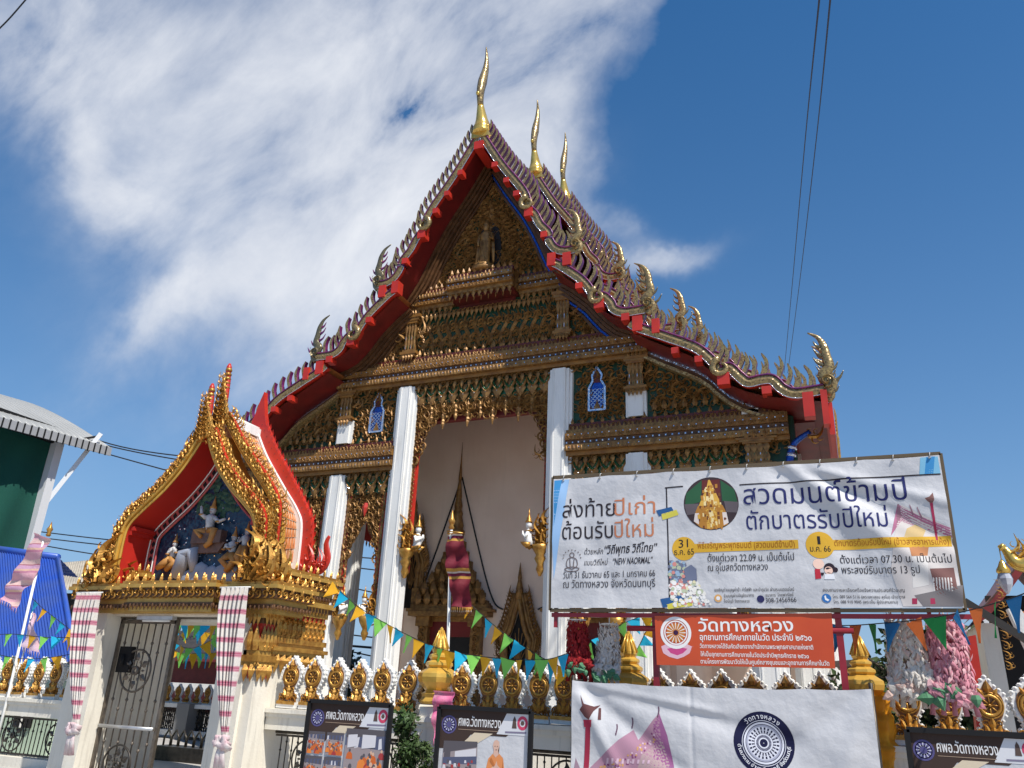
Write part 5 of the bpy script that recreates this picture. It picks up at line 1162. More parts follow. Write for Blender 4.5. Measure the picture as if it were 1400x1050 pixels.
MT['wsteel0'] = mat('grey_cord', (.45, .44, .42), .7)
MT['vinyl'] = mat('white_vinyl', (.56, .555, .565), .5, 0, (.50, .50, .515), 1.0, bump=.42, bscale=4.2, bdist=.05, spec=.35)
def fold(x, z, x0, z0, x1, z1, wd, amp):
    dx, dz = x1-x0, z1-z0; L = math.hypot(dx, dz); t = ((x-x0)*dx+(z-z0)*dz)/L/L; d = ((x-x0)*dz-(z-z0)*dx)/L
    e = 1 if 0 <= t <= 1 else math.exp(-((t if t < 0 else t-1)*L/.3)**2); return amp*math.exp(-(d/wd)**2)*e
# ---- big event banner
BY = -5.5
big = thing('event_banner', (6.6, BY, 0), 'wide white event banner with blue Thai headline and round photo, on red steel posts', 'banner')
def dbig(x, z):
    d = 0
    for q in ((7.35, 4.30, 8.85, 2.9, .10, -.05), (7.45, 4.30, 9.0, 3.3, .08, .045), (7.3, 4.2, 8.3, 2.8, .14, .04), (7.4, 4.3, 9.0, 3.75, .07, -.035), (4.5, 4.25, 5.2, 2.7, .12, .015), (5.3, 4.3, 4.5, 3.4, .1, -.015), (5.4, 4.2, 4.9, 3.0, .08, .012)): d += .7*fold(x, z, *q)
    return d+.006*math.sin(x*7+z*3)+.005*math.sin(z*11-x*2)
S = Sheet(big, BY, dbig)
cloth_sheet(S, [(757, 655), (1284, 622), (1318, 831), (753, 831)], MT['vinyl'])
m = Msh(); A, B, C_, D_ = [S.w(*q) for q in ((755, 652), (1286, 619), (1320, 834), (751, 834))]
for p, q in ((A, B), (C_, D_), (A, D_), (B, C_)): m.bar((p[0], BY+.04, p[1]), (q[0], BY+.04, q[1]), .04, .04)
m.build('frame', mat('bronze_frame', (.16, .11, .06), .45, .5), big)
m = Msh()
x0, z0 = S.w(752, 840); x1, z1 = S.w(1330, 837); m.bar((x0, BY+.08, z0), (x1, BY+.08, z0), .05, .05)
for px in (893, 1146): x, z = S.w(px, 850); m.bar((x, BY+.12, 0), (x, BY+.12, 4.3), .07, .07)
x0, z0 = S.w(855, 858); x1, z1 = S.w(1167, 861); m.tube([(x0, BY+.10, z0), (x1, BY+.10, z0)], .035, 10)
for px in (760, 1000, 1250): x, z = S.w(px, 700); m.bar((x, BY+.08, z0), (x, BY+.08, 4.25), .04, .04)
m.build('red_steel_post', mat('crimson_paint', (.30, .015, .03), .4, 0, (.22, .012, .02), 5), big)
NAVY = (.025, .03, .12); BLK = (.03, .025, .03); COP = (.50, .19, .10); OCH = (.62, .36, .04)
S.text('ส่งท้าย', (769, 708), (841, 705), 17, BLK); S.text('ปีเก่า', (840, 705), (896, 702), 17, COP)
S.text('ต้อนรับ', (769, 738), (838, 735), 17, BLK); S.text('ปีใหม่', (840, 735), (894, 733), 17, COP)
S.text('ด้วยหลัก', (799, 758), (824, 757), 6, BLK, slant=.2); S.text('“วิถีพุทธ วิถีไทย”', (826, 757), (899, 754), 9, BLK, slant=.25, bold=.014)
S.text('แบบวิถีใหม่', (799, 773), (831, 772), 6, BLK, slant=.2); S.text('“NEW NAORMAL”', (838, 772), (893, 770), 7, BLK, slant=.25, bold=.010)
S.text('วันที่ 31 ธันวาคม 65 และ 1 มกราคม 66', (770, 791), (896, 788), 7, BLK); S.text('ณ วัดทางหลวง จังหวัดนนทบุรี', (770, 804), (896, 802), 8, BLK)
S.text('สวดมนต์ข้ามปี', (1017, 690), (1241, 683), 21, NAVY); S.text('ตักบาตรรับปีใหม่', (1021, 724), (1215, 720), 19, NAVY)
S.text('ตั้งแต่เวลา 22.09 น. เป็นต้นไป', (968, 768), (1086, 766), 7.5, BLK); S.text('ณ อุโบสถวัดทางหลวง', (968, 781), (1050, 779), 7.5, BLK)
S.text('ตั้งแต่เวลา 07.30 น. เป็นต้นไป', (1149, 770), (1302, 769), 8, BLK); S.text('พระสงฆ์รับบาตร 13 รูป', (1151, 784), (1258, 784), 8, BLK)
S.text('พิธีเจริญพระพุทธมนต์ (สวดมนต์ข้ามปี)', (954, 750), (1087, 748), 6.5, (.35, .12, .02), 4); S.text('ตักบาตรต้อนรับปีใหม่ (ข้าวสารอาหารแห้ง)', (1141, 746), (1298, 744), 6.5, (.35, .12, .02), 4)
S.text('31', (928, 749), (941, 748), 9, BLK, 4); S.text('ธ.ค. 65', (922, 759), (949, 758), 6.5, BLK, 4); S.text('1', (1118, 744), (1122, 744), 9, BLK, 4); S.text('ม.ค. 66', (1108, 754), (1136, 754), 6.5, BLK, 4)
S.text('ขอเชิญร่วมบุญค่าน้ำ ค่าไฟฟ้า และบำรุงวัด ผ่านระบบออนไลน์', (977, 809), (1086, 808), 3.6, BLK); S.text('ร่วมบุญผ่านบัญชีธนาคาร', (990, 817), (1031, 816), 3.4, BLK); S.text('ชื่อบัญชี วัดทางหลวง', (990, 824), (1025, 824), 3.4, BLK)
S.text('ธนาคาร  ไทยพาณิชย์', (1047, 816), (1085, 815), 3.4, BLK); S.text('308-2456966', (1047, 824), (1089, 823), 5.2, BLK)
S.text('สอบถามรายละเอียดหรือแจ้งความประสงค์ร่วมบุญ', (1125, 809), (1237, 809), 3.6, BLK); S.text('โทร. 089 564 5116 (พระมหาสุชน สุชโน) เจ้าอาวาส', (1139, 818), (1238, 818), 3.4, BLK); S.text('โทร. 088 910 9045 (พระเอ็ม ผู้ประสานงาน)', (1140, 825), (1228, 825), 3.4, BLK)
# flat colour fields
m = Msh(); S.poly(m, [(758, 657), (778, 655), (764, 732), (757, 792), (755, 740)], 0); S.poly(m, [(758, 657), (768, 656), (757, 720)], 1); S.poly(m, [(1258, 626), (1282, 624), (1286, 648), (1257, 650)], 2); S.poly(m, [(1266, 625), (1278, 624), (1276, 648), (1264, 649)], 1)
S.lay(m, 'colour_field', [ink((.30, .48, .72)), ink((.05, .25, .52)), ink((.20, .45, .62))], 1)
m = Msh()
for a, b in (((909, 667), (934, 665)), ((1011, 663), (1286, 648)), ((911, 667), (916, 832))):
    x0, z0 = S.w(*a); x1, z1 = S.w(*b); n = 90
    for i in range(n): 
        p = (x0+(x1-x0)*i/n, z0+(z1-z0)*i/n); q = (x0+(x1-x0)*(i+1)/n, z0+(z1-z0)*(i+1)/n); d = np.array([z1-z0, -(x1-x0)]); d = d/np.linalg.norm(d)*.008
        m.add([(p[0]-d[0], S.Y, p[1]-d[1]), (q[0]-d[0], S.Y, q[1]-d[1]), (q[0]+d[0], S.Y, q[1]+d[1]), (p[0]+d[0], S.Y, p[1]+d[1])], [(0, 1, 2, 3)])
S.lay(m, 'printed_line', ink(BLK), 2)
m = Msh(); S.poly(m, [(897, 698), (918, 693), (922, 700), (901, 706)], 0); S.poly(m, [(904, 703), (925, 697), (928, 704), (906, 711)], 1); S.poly(m, [(903, 819), (934, 814), (937, 824), (907, 831)], 0); S.poly(m, [(911, 827), (945, 817), (947, 828), (914, 833)], 1)
S.lay(m, 'colour_field', [ink((.03, .10, .25)), ink((.62, .55, .09))], 3)
m = Msh(); S.disc(m, 935, 750, .145, 0); S.poly(m, [(945, 744), (1091, 738), (1092, 750), (947, 756)], 0); S.disc(m, 1121, 745, .155, 0); S.poly(m, [(1131, 738), (1300, 732), (1302, 747), (1133, 752)], 0); S.lay(m, 'date_label', ink(OCH), 2)
m = Msh(); S.disc(m, 972, 688, .335, 0, 40); S.lay(m, 'round_photo', ink((.05, .035, .04)), 1)
m = Msh(); c = S.w(972, 688)
def L2(P): return [(c[0]+a, c[1]+b) for a, b in P]
S.poly(m, L2([(-.30, .14), (-.10, .30), (-.12, .02), (-.32, -.02)]), 0, False); S.poly(m, L2([(.13, .29), (.29, .16), (.32, 0), (.14, .02)]), 0, False); S.poly(m, L2([(-.33, .0), (-.15, .0), (-.15, -.12), (-.30, -.14)]), 1, False); S.poly(m, L2([(.16, .02), (.33, .0), (.31, -.13), (.18, -.12)]), 1, False)
S.poly(m, L2([(-.10, .30), (.12, .30), (.12, .0), (-.10, .0)]), 5, False)
S.lay(m, 'photo_background', [ink((.03, .10, .05)), ink((.12, .10, .11)), 0 or ink((.4, .3, .2)), ink((.4, .3, .2)), ink((.4, .3, .2)), ink((.12, .03, .03))], 2)
m = Msh(); r2_ = random.Random(8)
for P, q in (([(-.02, .30), (.0, .30), (.03, .18), (.06, .12), (.08, .0), (.13, -.03), (-.15, -.03), (-.10, .0), (-.08, .12), (-.05, .18)], 0), ([(-.16, -.03), (.14, -.03), (.17, -.10), (.19, -.27), (.10, -.31), (-.02, -.33), (-.14, -.30), (-.22, -.22), (-.19, -.10)], 1), ([(-.07, -.06), (.06, -.06), (.07, -.30), (-.06, -.32)], 0), ([(-.05, .12), (.03, .12), (.04, .02), (-.06, .02)], 2), ([(-.20, -.12), (-.15, -.12), (-.16, -.26), (-.22, -.22)], 3), ([(.13, -.12), (.18, -.12), (.20, -.25), (.14, -.28)], 3), ([(-.03, -.10), (.02, -.10), (.03, -.2), (-.04, -.2)], 2)): S.poly(m, L2(P), q, False)
for k in range(120):
    a, b = r2_.gauss(-.01, .09), r2_.uniform(-.31, .22)
    if abs(a) < .05+.10*(.25-b)/.5+.03: x_, z_ = c[0]+a, c[1]+b; S.k += 1; w_, h_ = r2_.uniform(.005, .016), r2_.uniform(.008, .03); m.add([(x_-w_, S.Y-S.k*1.5e-5, z_-h_), (x_+w_, S.Y-S.k*1.5e-5, z_-h_), (x_+w_, S.Y-S.k*1.5e-5, z_+h_), (x_-w_, S.Y-S.k*1.5e-5, z_+h_)], [(0, 1, 2, 3)], r2_.choice((0, 1, 1, 2, 4)))
S.lay(m, 'printed_shrine', [ink((.62, .36, .07)), ink((.42, .19, .04)), ink((.75, .60, .30)), ink((.68, .60, .55)), ink((.16, .06, .03))], 3)
# meditating figure, monk and child drawings, icons
m = Msh(); c = S.w(782, 767)
def stroke(P, w=.006, n=3):
    P = smoothpts(P, n)
    for a, b in zip(P[:-1], P[1:]):
        d = np.array([-(b-a)[1], (b-a)[0]]); d = d/(np.linalg.norm(d)+1e-9)*w; m.add([(c[0]+q[0], S.Y, c[1]+q[1]) for q in (a-d, b-d, b+d, a+d)], [(0, 1, 2, 3)])
stroke([(.03*math.cos(t), .075+.03*math.sin(t)) for t in np.linspace(0, 2*PI, 12)]); stroke([(-.01, .04), (-.06, .02), (-.075, -.06), (-.02, -.10), (.02, -.10), (.075, -.06), (.06, .02), (.01, .04)])
stroke([(-.10, -.10), (-.06, -.13), (.06, -.13), (.10, -.10), (.03, -.08), (-.03, -.08), (-.10, -.10)]); stroke([(-.03, .02), (-.02, -.08)]); stroke([(.03, .02), (.02, -.08)])
for k in range(9): t = PI*k/8; S.disc(m, 782, 767, .008, 0, 6) if False else m.add([(c[0]+.12*math.cos(t)+.009*math.cos(a), S.Y, c[1]+.04+.10*math.sin(t)+.009*math.sin(a)) for a in np.linspace(0, 2*PI, 7)[:-1]], [(0, 1, 2, 3, 4, 5)])
S.lay(m, 'line_drawing', ink((.15, .12, .12)), 3)
m = Msh(); S.disc(m, 1119, 771, .06, 0, 16); S.poly(m, [(1114, 778), (1121, 778), (1123, 791), (1115, 792)], 1); S.disc(m, 1134, 777, .06, 2, 16); S.disc(m, 1133, 780, .045, 0, 16); S.disc(m, 1142, 779, .03, 2, 10); S.poly(m, [(1128, 785), (1140, 785), (1142, 792), (1127, 792)], 3); S.poly(m, [(1122, 783), (1127, 783), (1126, 787), (1123, 787)], 2)
S.lay(m, 'printed_drawing', [ink((.80, .55, .45)), ink((.45, .03, .05)), ink((.03, .02, .03)), ink((.75, .75, .78))], 3)
for ix, iy, ir, ic in ((982, 818, .045, (.70, .38, .14)), (1040, 819, .042, (.03, .03, .10)), (1130, 818, .05, (.04, .16, .42))): m = Msh(); S.disc(m, ix, iy, ir, 0, 16); S.lay(m, 'icon', ink(ic), 3)
m = Msh(); S.disc(m, 982, 818, .024, 0, 8); S.poly(m, [(1127, 815), (1129, 814), (1130, 818), (1134, 820), (1132, 822), (1128, 820)], 0); S.lay(m, 'icon_mark', ink((.8, .8, .8)), 4)
# flowers printed low on the left, faded temple view on the right
m = Msh(); r = random.Random(5)
cols = [(.75, .72, .66), (.70, .64, .40), (.62, .25, .22), (.16, .18, .26), (.45, .50, .35), (.80, .78, .75), (.30, .42, .55)]
for k in range(330):
    f = r.random(); px = 916+58*r.random()*(.30+.70*f); py = 767+62*f
    S.disc(m, px, py, r.uniform(.010, .030), r.choice([0, 0, 1, 5, 5, 4, 2] if f > .45 else [3, 3, 6, 2, 4]), 7)
S.poly(m, [(935, 778), (945, 772), (952, 778), (953, 792), (938, 794)], 3); S.lay(m, 'printed_flowers', [ink(q) for q in cols], 2)
m = Msh()
S.poly(m, [(1222, 736), (1232, 690), (1300, 722), (1310, 790), (1316, 829), (1235, 829), (1218, 780)], 0); S.poly(m, [(1227, 689), (1256, 705), (1300, 722), (1302, 735), (1260, 722), (1232, 712), (1218, 733)], 1)
S.lay(m, 'printed_temple', [ink((.60, .55, .52)), ink((.42, .16, .25))], 1)
m = Msh()
S.poly(m, [(1240, 722), (1252, 716), (1266, 724), (1262, 734), (1236, 735)], 0); S.poly(m, [(1243, 748), (1270, 746), (1268, 760), (1246, 761)], 1); S.poly(m, [(1246, 762), (1268, 760), (1270, 800), (1248, 804)], 2); S.poly(m, [(1271, 778), (1304, 776), (1309, 806), (1282, 818)], 3)
for k in range(7): S.poly(m, [(1275+4*k, 790), (1277+4*k, 790), (1279+4*k, 814-k), (1277+4*k, 815-k)], 2)
S.poly(m, [(1250, 814), (1316, 800), (1317, 829), (1262, 829)], 4); S.poly(m, [(1247, 818), (1254, 818), (1254, 826), (1247, 826)], 5); S.poly(m, [(1272, 818), (1278, 818), (1279, 826), (1272, 826)], 5)
S.poly(m, [(1227, 689), (1229, 689), (1233, 705), (1226, 716)], 6); S.poly(m, [(1243, 690), (1244, 690), (1250, 704), (1247, 704)], 6); S.poly(m, [(1253, 693), (1254, 693), (1262, 709), (1259, 709)], 6)
S.poly(m, [(1271, 688), (1275, 688), (1283, 738), (1280, 738)], 5); S.poly(m, [(1264, 682), (1270, 680), (1275, 674), (1277, 684), (1274, 690), (1268, 686)], 3)
S.lay(m, 'printed_temple_detail', [ink((.62, .45, .22)), ink((.50, .22, .10)), ink((.70, .66, .62)), ink((.20, .10, .09)), ink((.20, .18, .18)), ink((.38, .04, .09)), ink((.30, .16, .20))], 2)
for k in range(11):                                        # lashings through the eyelets along the top edge
    px = 770+50*k; x, z = S.w(px, 655-(px-757)*.0626); m = Msh(); m.lathe([(.012, -.004), (.02, 0), (.012, .004)], (x, BY+dbig(x, z)-.004, z-.03), 8); m.tube([(x, BY-.006+dbig(x, z), z-.03), (x+.01, BY-.01, z+.03), (x+.02, BY+.05, z+.05)], .006, 4); m.build('lashing', MT['wsteel0'], big)
# ---- orange board
OY = -5.46
ob = thing('award_board', (6.6, OY, 2.0), 'orange red board with white Thai text and a wheel emblem, under the wide white banner', 'sign')
S = Sheet(ob, OY)
m = Msh(); Q = [S.w(*q) for q in ((895, 842), (1137, 838), (1142, 914), (898, 909))]; m.prism([Q[0], Q[3], Q[2], Q[1]], OY-.002, OY+.02); m.build('board', mat('orange_red_print', (.56, .075, .018), .4, 0, (.50, .06, .015), 2), ob, fix=True)
WH = (.80, .78, .76)
S.text('วัดทางหลวง', (955, 863), (1085, 863), 13, WH, bold=.014); S.text('อุทยานการศึกษาภายในวัด ประจำปี ๒๕๖๐', (957, 875), (1110, 876), 6.5, WH, bold=.014)
S.text('วัดทางหลวงได้รับคัดเลือกจากสำนักงานพระพุทธศาสนาแห่งชาติ', (957, 886), (1112, 888), 4.6, WH, bold=.010); S.text('ให้เป็นอุทยานการศึกษาภายในวัดประจำปีพุทธศักราช ๒๕๖๐', (958, 897), (1106, 900), 4.6, WH, bold=.010); S.text('ตามโครงการพัฒนาวัดให้เป็นศูนย์กลางชุมชนและอุทยานการศึกษาในวัด', (958, 907), (1134, 910), 4.6, WH, bold=.010)
m = Msh(); E = (924, 865)
for k in range(7): a = PI+k*PI/6; cx, cz = S.w(926, 886); m.add([(cx+.19*math.cos(a-.5)*.4, OY, cz+.02), (cx+.20*math.cos(a), OY, cz+.02+.09*math.sin(a)), (cx+.19*math.cos(a+.5)*.4, OY, cz+.03)], [(0, 1, 2)], 0)
S.poly(m, [(904, 884), (912, 880), (938, 880), (946, 884), (943, 893), (935, 898), (926, 901), (915, 898), (907, 893)], 0); S.poly(m, [(912, 887), (926, 884), (940, 887), (934, 893), (926, 896), (917, 893)], 1); S.lay(m, 'emblem_lotus', [ink((.70, .45, .52)), ink((.55, .07, .22))], 2)
m = Msh(); S.disc(m, *E, .185, 0, 32, .15); S.disc(m, *E, .14, 0, 32, .125); S.disc(m, *E, .108, 1, 24, .03); S.disc(m, *E, .03, 2, 12)
for k in range(16): a = k*PI/8; S.disc(m, *E, .118, 0, 2, .04, (a-.05, a+.05)); 
S.lay(m, 'emblem_wheel', [ink(WH), ink((.52, .20, .05)), ink((.05, .02, .06))], 3)
# ---- long white cloth banner below
LY = -5.7
lb = thing('cloth_banner', (6.3, LY, 0), 'long white cloth banner with navy wheel emblem and violet temple print, tied before the wall', 'banner')
def dlow(x, z):
    d = 0
    for q in ((4.75, 1.72, 5.9, .9, .10, .035), (4.72, 1.70, 5.4, .6, .08, -.03), (4.8, 1.72, 7.0, 1.25, .10, .025), (7.9, 1.72, 7.0, 1.1, .12, .02), (4.9, 1.70, 6.2, 1.5, .05, -.02), (6.1, 1.7, 6.1, .5, .02, .008), (7.95, 1.7, 7.5, .6, .1, -.02)): d += fold(x, z, *q)
    return d+.012*math.sin(x*5+z*9)*(1.75-z)
S = Sheet(lb, LY, dlow)
TL, TR = S.w(782, 930), S.w(1191, 942)
def cl2():
    rows = []
    for j in range(81):
        r = []
        for i in range(201):
            u = i/200; x = TL[0]+(TR[0]-TL[0])*u; z = (TL[1]+(TR[1]-TL[1])*u)*(1-j/80)+.25*j/80-.03*math.sin(PI*u)*(1-j/80)-.012*abs(math.sin(u*PI*5))*(1-j/80)**8; r.append((x, LY+dlow(x, z), z))
        rows.append(r)
    m = Msh(); m.sheet(rows, 0, True); return m.build('printed_cloth', MT['vinyl'], lb)
cl2()
for x, z in (TL, TR): m = Msh(); m.tube([(x, LY+.02, z), (x, LY+.6, z+.02), (x, FY, z+.05)], .008, 5); m.tube([(x, LY+.05, 0), (x, LY+.05, z+.06)], .022, 8); m.build('tie_pole', MT['iron'], lb)
E = (1044, 1016); R0 = abs(S.w(1044+42, 1016)[0]-S.w(1044, 1016)[0])
m = Msh(); S.disc(m, *E, R0, 0, 48); S.lay(m, 'emblem', ink((.012, .013, .045)), 1)
m = Msh()
for a, b in ((.72, .70), (.66, .60), (.52, .50), (.42, .40), (.30, .25), (.17, .13)): S.disc(m, *E, R0*a, 0, 40, R0*b)
S.disc(m, *E, R0*.58, 1, 40, R0*.52)
for k in range(24): a = k*PI/12; S.disc(m, *E, R0*.50, 0, 2, R0*.31, (a-.07, a+.07))
for k in range(32): a = k*PI/16; S.disc(m, *E, R0*.25, 1, 1, R0*.17, (a-.04, a+.04))
S.lay(m, 'emblem_wheel', [ink((.62, .63, .70)), ink((.35, .36, .45))], 3)
S.arctext('วัดทางหลวง', *E, R0*.77, R0*.12, PI*.74, PI*.26, (.72, .72, .76)); S.arctext('ตำบลบางเขน อำเภอเมืองนนทบุรี จังหวัดนนทบุรี', *E, R0*.78, R0*.09, PI*1.03, PI*1.97, (.72, .72, .76), inward=True)
m = Msh()
S.poly(m, [(806, 1050), (845, 1012), (865, 998), (872, 1012), (893, 984), (901, 975), (906, 1050)], 0); S.poly(m, [(901, 975), (912, 1005), (921, 1050), (893, 1050), (893, 990)], 1); S.poly(m, [(878, 1030), (905, 1012), (916, 1050), (872, 1050)], 2); S.poly(m, [(785, 1050), (787, 1036), (793, 1050)], 3)
S.lay(m, 'printed_temple', [ink((.40, .22, .29)), ink((.30, .11, .24)), ink((.42, .30, .30)), ink((.3, .2, .25))], 1)
m = Msh()
for (a, b, w) in ((842, 990, 5), (863, 981, 5), (899, 966, 6)):
    for k in range(5): S.poly(m, [(a+.8*math.sin(k*.9)-(.4*k*.3), b+k*3), (a+1.6+.8*math.sin(k*.9), b+k*3), (a+1.6+.8*math.sin((k+1)*.9), b+k*3+3.2), (a+.6*math.sin((k+1)*.9), b+k*3+3.2)], 0)
r = random.Random(2)
for k in range(70): t = r.random(); S.disc(m, 818+80*t, 1044-58*t*t+r.uniform(4, 22)*(.4+.6*t), .012, r.choice((1, 2, 3)), 5)
for k in range(9): S.poly(m, [(830+7*k, 1036+.4*k), (833+7*k, 1036+.4*k), (832+7*k, 1044), (829+7*k, 1044)], 2)
S.poly(m, [(801, 990), (808, 990), (805, 1050), (798, 1050)], 4); S.poly(m, [(798, 984), (810, 984), (809, 994), (799, 994)], 4); S.poly(m, [(794, 950), (799, 962), (812, 966), (820, 964), (812, 972), (806, 984), (800, 980), (793, 970), (798, 968)], 5); S.poly(m, [(818, 968), (821, 968), (822, 984), (818, 984)], 5)
S.lay(m, 'printed_temple_detail', [ink((.13, .07, .11)), ink((.55, .30, .12)), ink((.60, .42, .50)), ink((.22, .06, .16)), ink((.32, .03, .06)), ink((.12, .05, .05))], 2)
# ---- framed posters
def poster(name_lab, corners, Y, kind):
    t = thing('framed_poster', (at(*corners[3], Y)[0], Y, 0), name_lab, 'poster', 'framed posters in front of the wall')
    S = Sheet(t, Y); TL, TR = S.w(*corners[0]), S.w(*corners[1]); H = 1.35; zb = TL[1]-1.75; x0, x1 = TL[0], TR[0]; z1 = TL[1]; W = x1-x0
    m = Msh(); m.box((x0, Y, zb), (x1, Y+.02, z1)); m.build('poster_sheet', MT['vinyl'], t)
    m = Msh()
    for a, b in (((x0, zb), (x0, z1)), ((x1, zb), (x1, z1)), ((x0, z1), (x1, z1)), ((x0, zb), (x1, zb))): m.bar((a[0], Y-.01, a[1]), (b[0], Y-.01, b[1]), .05, .05)
    for x in (x0+.1, x1-.1): m.bar((x, Y+.05, 0), (x, Y+.05, zb+.3), .04, .04)
    m.build('frame', MT['black'], t)
    u = lambda a, b: (x0+W*a, z1-W*b)
    def pol(m, P, q): V, F = S.refine([u(*p) for p in P], .4); S.k += 1; V = np.array(V); V[:, 1] -= S.k*1e-4; m.add(V, F, q)
    m = Msh(); pol(m, [(.02, .02), (.98, .02), (.98, .06), (.74, .24), (.02, .24)], 0); pol(m, [(.02, .24), (.36, .24), (.24, .38), (.02, .38)], 0); S.lay(m, 'title_field', ink((.055, .036, .030)), 1)
    m = Msh(); pol(m, [(.74, .03), (.98, .03), (.98, .22), (.64, .22)], 0); pol(m, [(.30, .30), (.40, .22), (.60, .22), (.50, .28), (.28, .40)], 1); S.lay(m, 'colour_field', [ink((.62, .62, .64)), ink((.62, .52, .38))], 2)
    V, F = glyphs('ศพอ.วัดทางหลวง', .010); V = V.copy(); xa, xb = V[:, 0].min(), V[:, 0].max(); p, q = u(.22, .165), u(.68, .165)
    w = np.zeros_like(V); w[:, 0] = p[0]+(V[:, 0]-xa)/(xb-xa)*(q[0]-p[0]); w[:, 2] = p[1]+V[:, 1]/.56*W*.068; w[:, 1] = Y; m = Msh(); m.add(w, F); S.lay(m, 'lettering', ink((.70, .69, .68)), 3)
    m = Msh(); pol(m, [(.22, .195), (.66, .195), (.66, .2), (.22, .2)], 0); S.lay(m, 'printed_line', ink((.35, .25, .18)), 3)
    cx, cz = u(.115, .16); m = Msh()
    for r0, r1, q in ((0, .085, 0), (.06, .068, 1), (.03, .04, 1)):
        A = np.linspace(0, 2*PI, 25); m.sheet([[(cx+W*r*math.cos(a), Y, cz+W*r*math.sin(a)) for a in A] for r in (max(r0, .001), r1)], q)
    for k in range(12): a = k*PI/6; m.add([(cx+W*r*math.cos(a+e), Y-.001, cz+W*r*math.sin(a+e)) for r, e in ((.03, -.05), (.06, -.09), (.06, .09), (.03, .05))], [(0, 1, 2, 3)], 1)
    S.lay(m, 'emblem', [ink((.09, .08, .20)), ink((.55, .55, .66))], 3)
    m = Msh(); pol(m, [(.80, .16), (.81, .08), (.825, .05), (.84, .08), (.85, .16)], 0); cx, cz = u(.91, .11); A = np.linspace(0, 2*PI, 19); m.sheet([[(cx+W*r*math.cos(a), Y, cz+W*r*1.15*math.sin(a)) for a in A] for r in (.03, .055)], 1); m.sheet([[(cx+W*r*math.cos(a), Y, cz+W*r*math.sin(a)) for a in A] for r in (.001, .02)], 0); pol(m, [(.73, .19), (.95, .185), (.95, .2), (.73, .205)], 2); S.lay(m, 'badge', [ink((.10, .07, .06)), ink((.55, .06, .12)), ink((.2, .18, .25))], 4)
    R = random.Random(len(name_lab)); dots = Msh()
    cs = [(.10, .09, .10), (.55, .13, .035), (.70, .22, .05), (.30, .25, .25), (.60, .58, .60), (.42, .40, .42), (.35, .05, .05), (.62, .40, .28), (.09, .10, .16)]
    def monks(a0, b0, a1, b1, n, big, hood=True):
        pol(dots, [(a0, b0), (a1, b0), (a1, b1), (a0, b1)], 3); pol(dots, [(a0, b0+.0), (a1, b0), (a1, b0+(b1-b0)*.35), (a0, b0+(b1-b0)*.30)], 8); h = b1-b0
        pol(dots, [(a0, b0), (a1, b0), (a1, b0+h*.10), (a0, b0+h*.16)], 0)
        for k in range(5): a = a0+(a1-a0)*(k+.2)/5; pol(dots, [(a, b0+h*.16), (a+(a1-a0)*R.uniform(.04, .12), b0+h*.14), (a+(a1-a0)*.09, b0+h*.32), (a, b0+h*.34)], R.choice((4, 0, 0, 3)))
        for k in range(n):
            f = (k+1)/n; a = a0+(a1-a0)*R.uniform(.06, .94); b = b0+h*(.40+.5*f); sz = big*(.55+.6*f)
            pol(dots, [(max(a0, a-sz), min(b1, b+sz*1.2)), (max(a0, a-sz*.8), b), (a-sz*.3, b-sz*.5), (a+sz*.3, b-sz*.5), (min(a1, a+sz*.8), b), (min(a1, a+sz), min(b1, b+sz*1.2))], R.choice((1, 1, 2, 6)))
            cx, cz = u(a, b-sz*.8); A = np.linspace(0, 2*PI, 8)[:-1]; dots.add([(cx+W*sz*.33*math.cos(t_), Y-S.k*1e-4-5e-5, cz+W*sz*.42*math.sin(t_)) for t_ in A], [tuple(range(7))], R.choice((7, 0)))
    if kind == 0:
        monks(.03, .29, .235, .50, 26, .026); monks(.26, .29, .47, .50, 26, .026); monks(.02, .52, .235, .74, 18, .032); monks(.26, .52, .47, .74, 9, .04); monks(.50, .24, .97, .77, 24, .066)
        pol(dots, [(.53, .30), (.64, .29), (.64, .40), (.53, .42)], 4); pol(dots, [(.70, .29), (.86, .29), (.86, .40), (.70, .42)], 4); pol(dots, [(.50, .74), (.97, .70), (.97, .77), (.50, .77)], 6)
    elif kind == 1:
        pol(dots, [(.07, .31), (.44, .30), (.44, .74), (.06, .74)], 3); pol(dots, [(.07, .31), (.44, .30), (.44, .35), (.07, .42)], 0); pol(dots, [(.08, .42), (.15, .40), (.15, .46), (.08, .47)], 0); pol(dots, [(.20, .40), (.43, .36), (.43, .44), (.20, .46)], 4); pol(dots, [(.07, .46), (.44, .43), (.44, .50), (.07, .52)], 8)
        for k in range(46): f = k/46; a, b = R.uniform(.08, .42), .48+.24*f; s_ = .012+.022*f; pol(dots, [(max(.07, a-s_), b+s_), (a-s_*.7, b-s_), (a+s_*.7, b-s_), (min(.44, a+s_), b+s_)], R.choice((0, 6, 6, 4, 0)))
        pol(dots, [(.30, .70), (.40, .58), (.44, .62), (.44, .74), (.33, .74)], 4)
        pol(dots, [(.52, .32), (.95, .32), (.95, 1.4), (.52, 1.4)], 5) if False else None
    S.lay(dots, 'printed_photo', [ink(q) for q in cs], 4) if kind < 2 else None
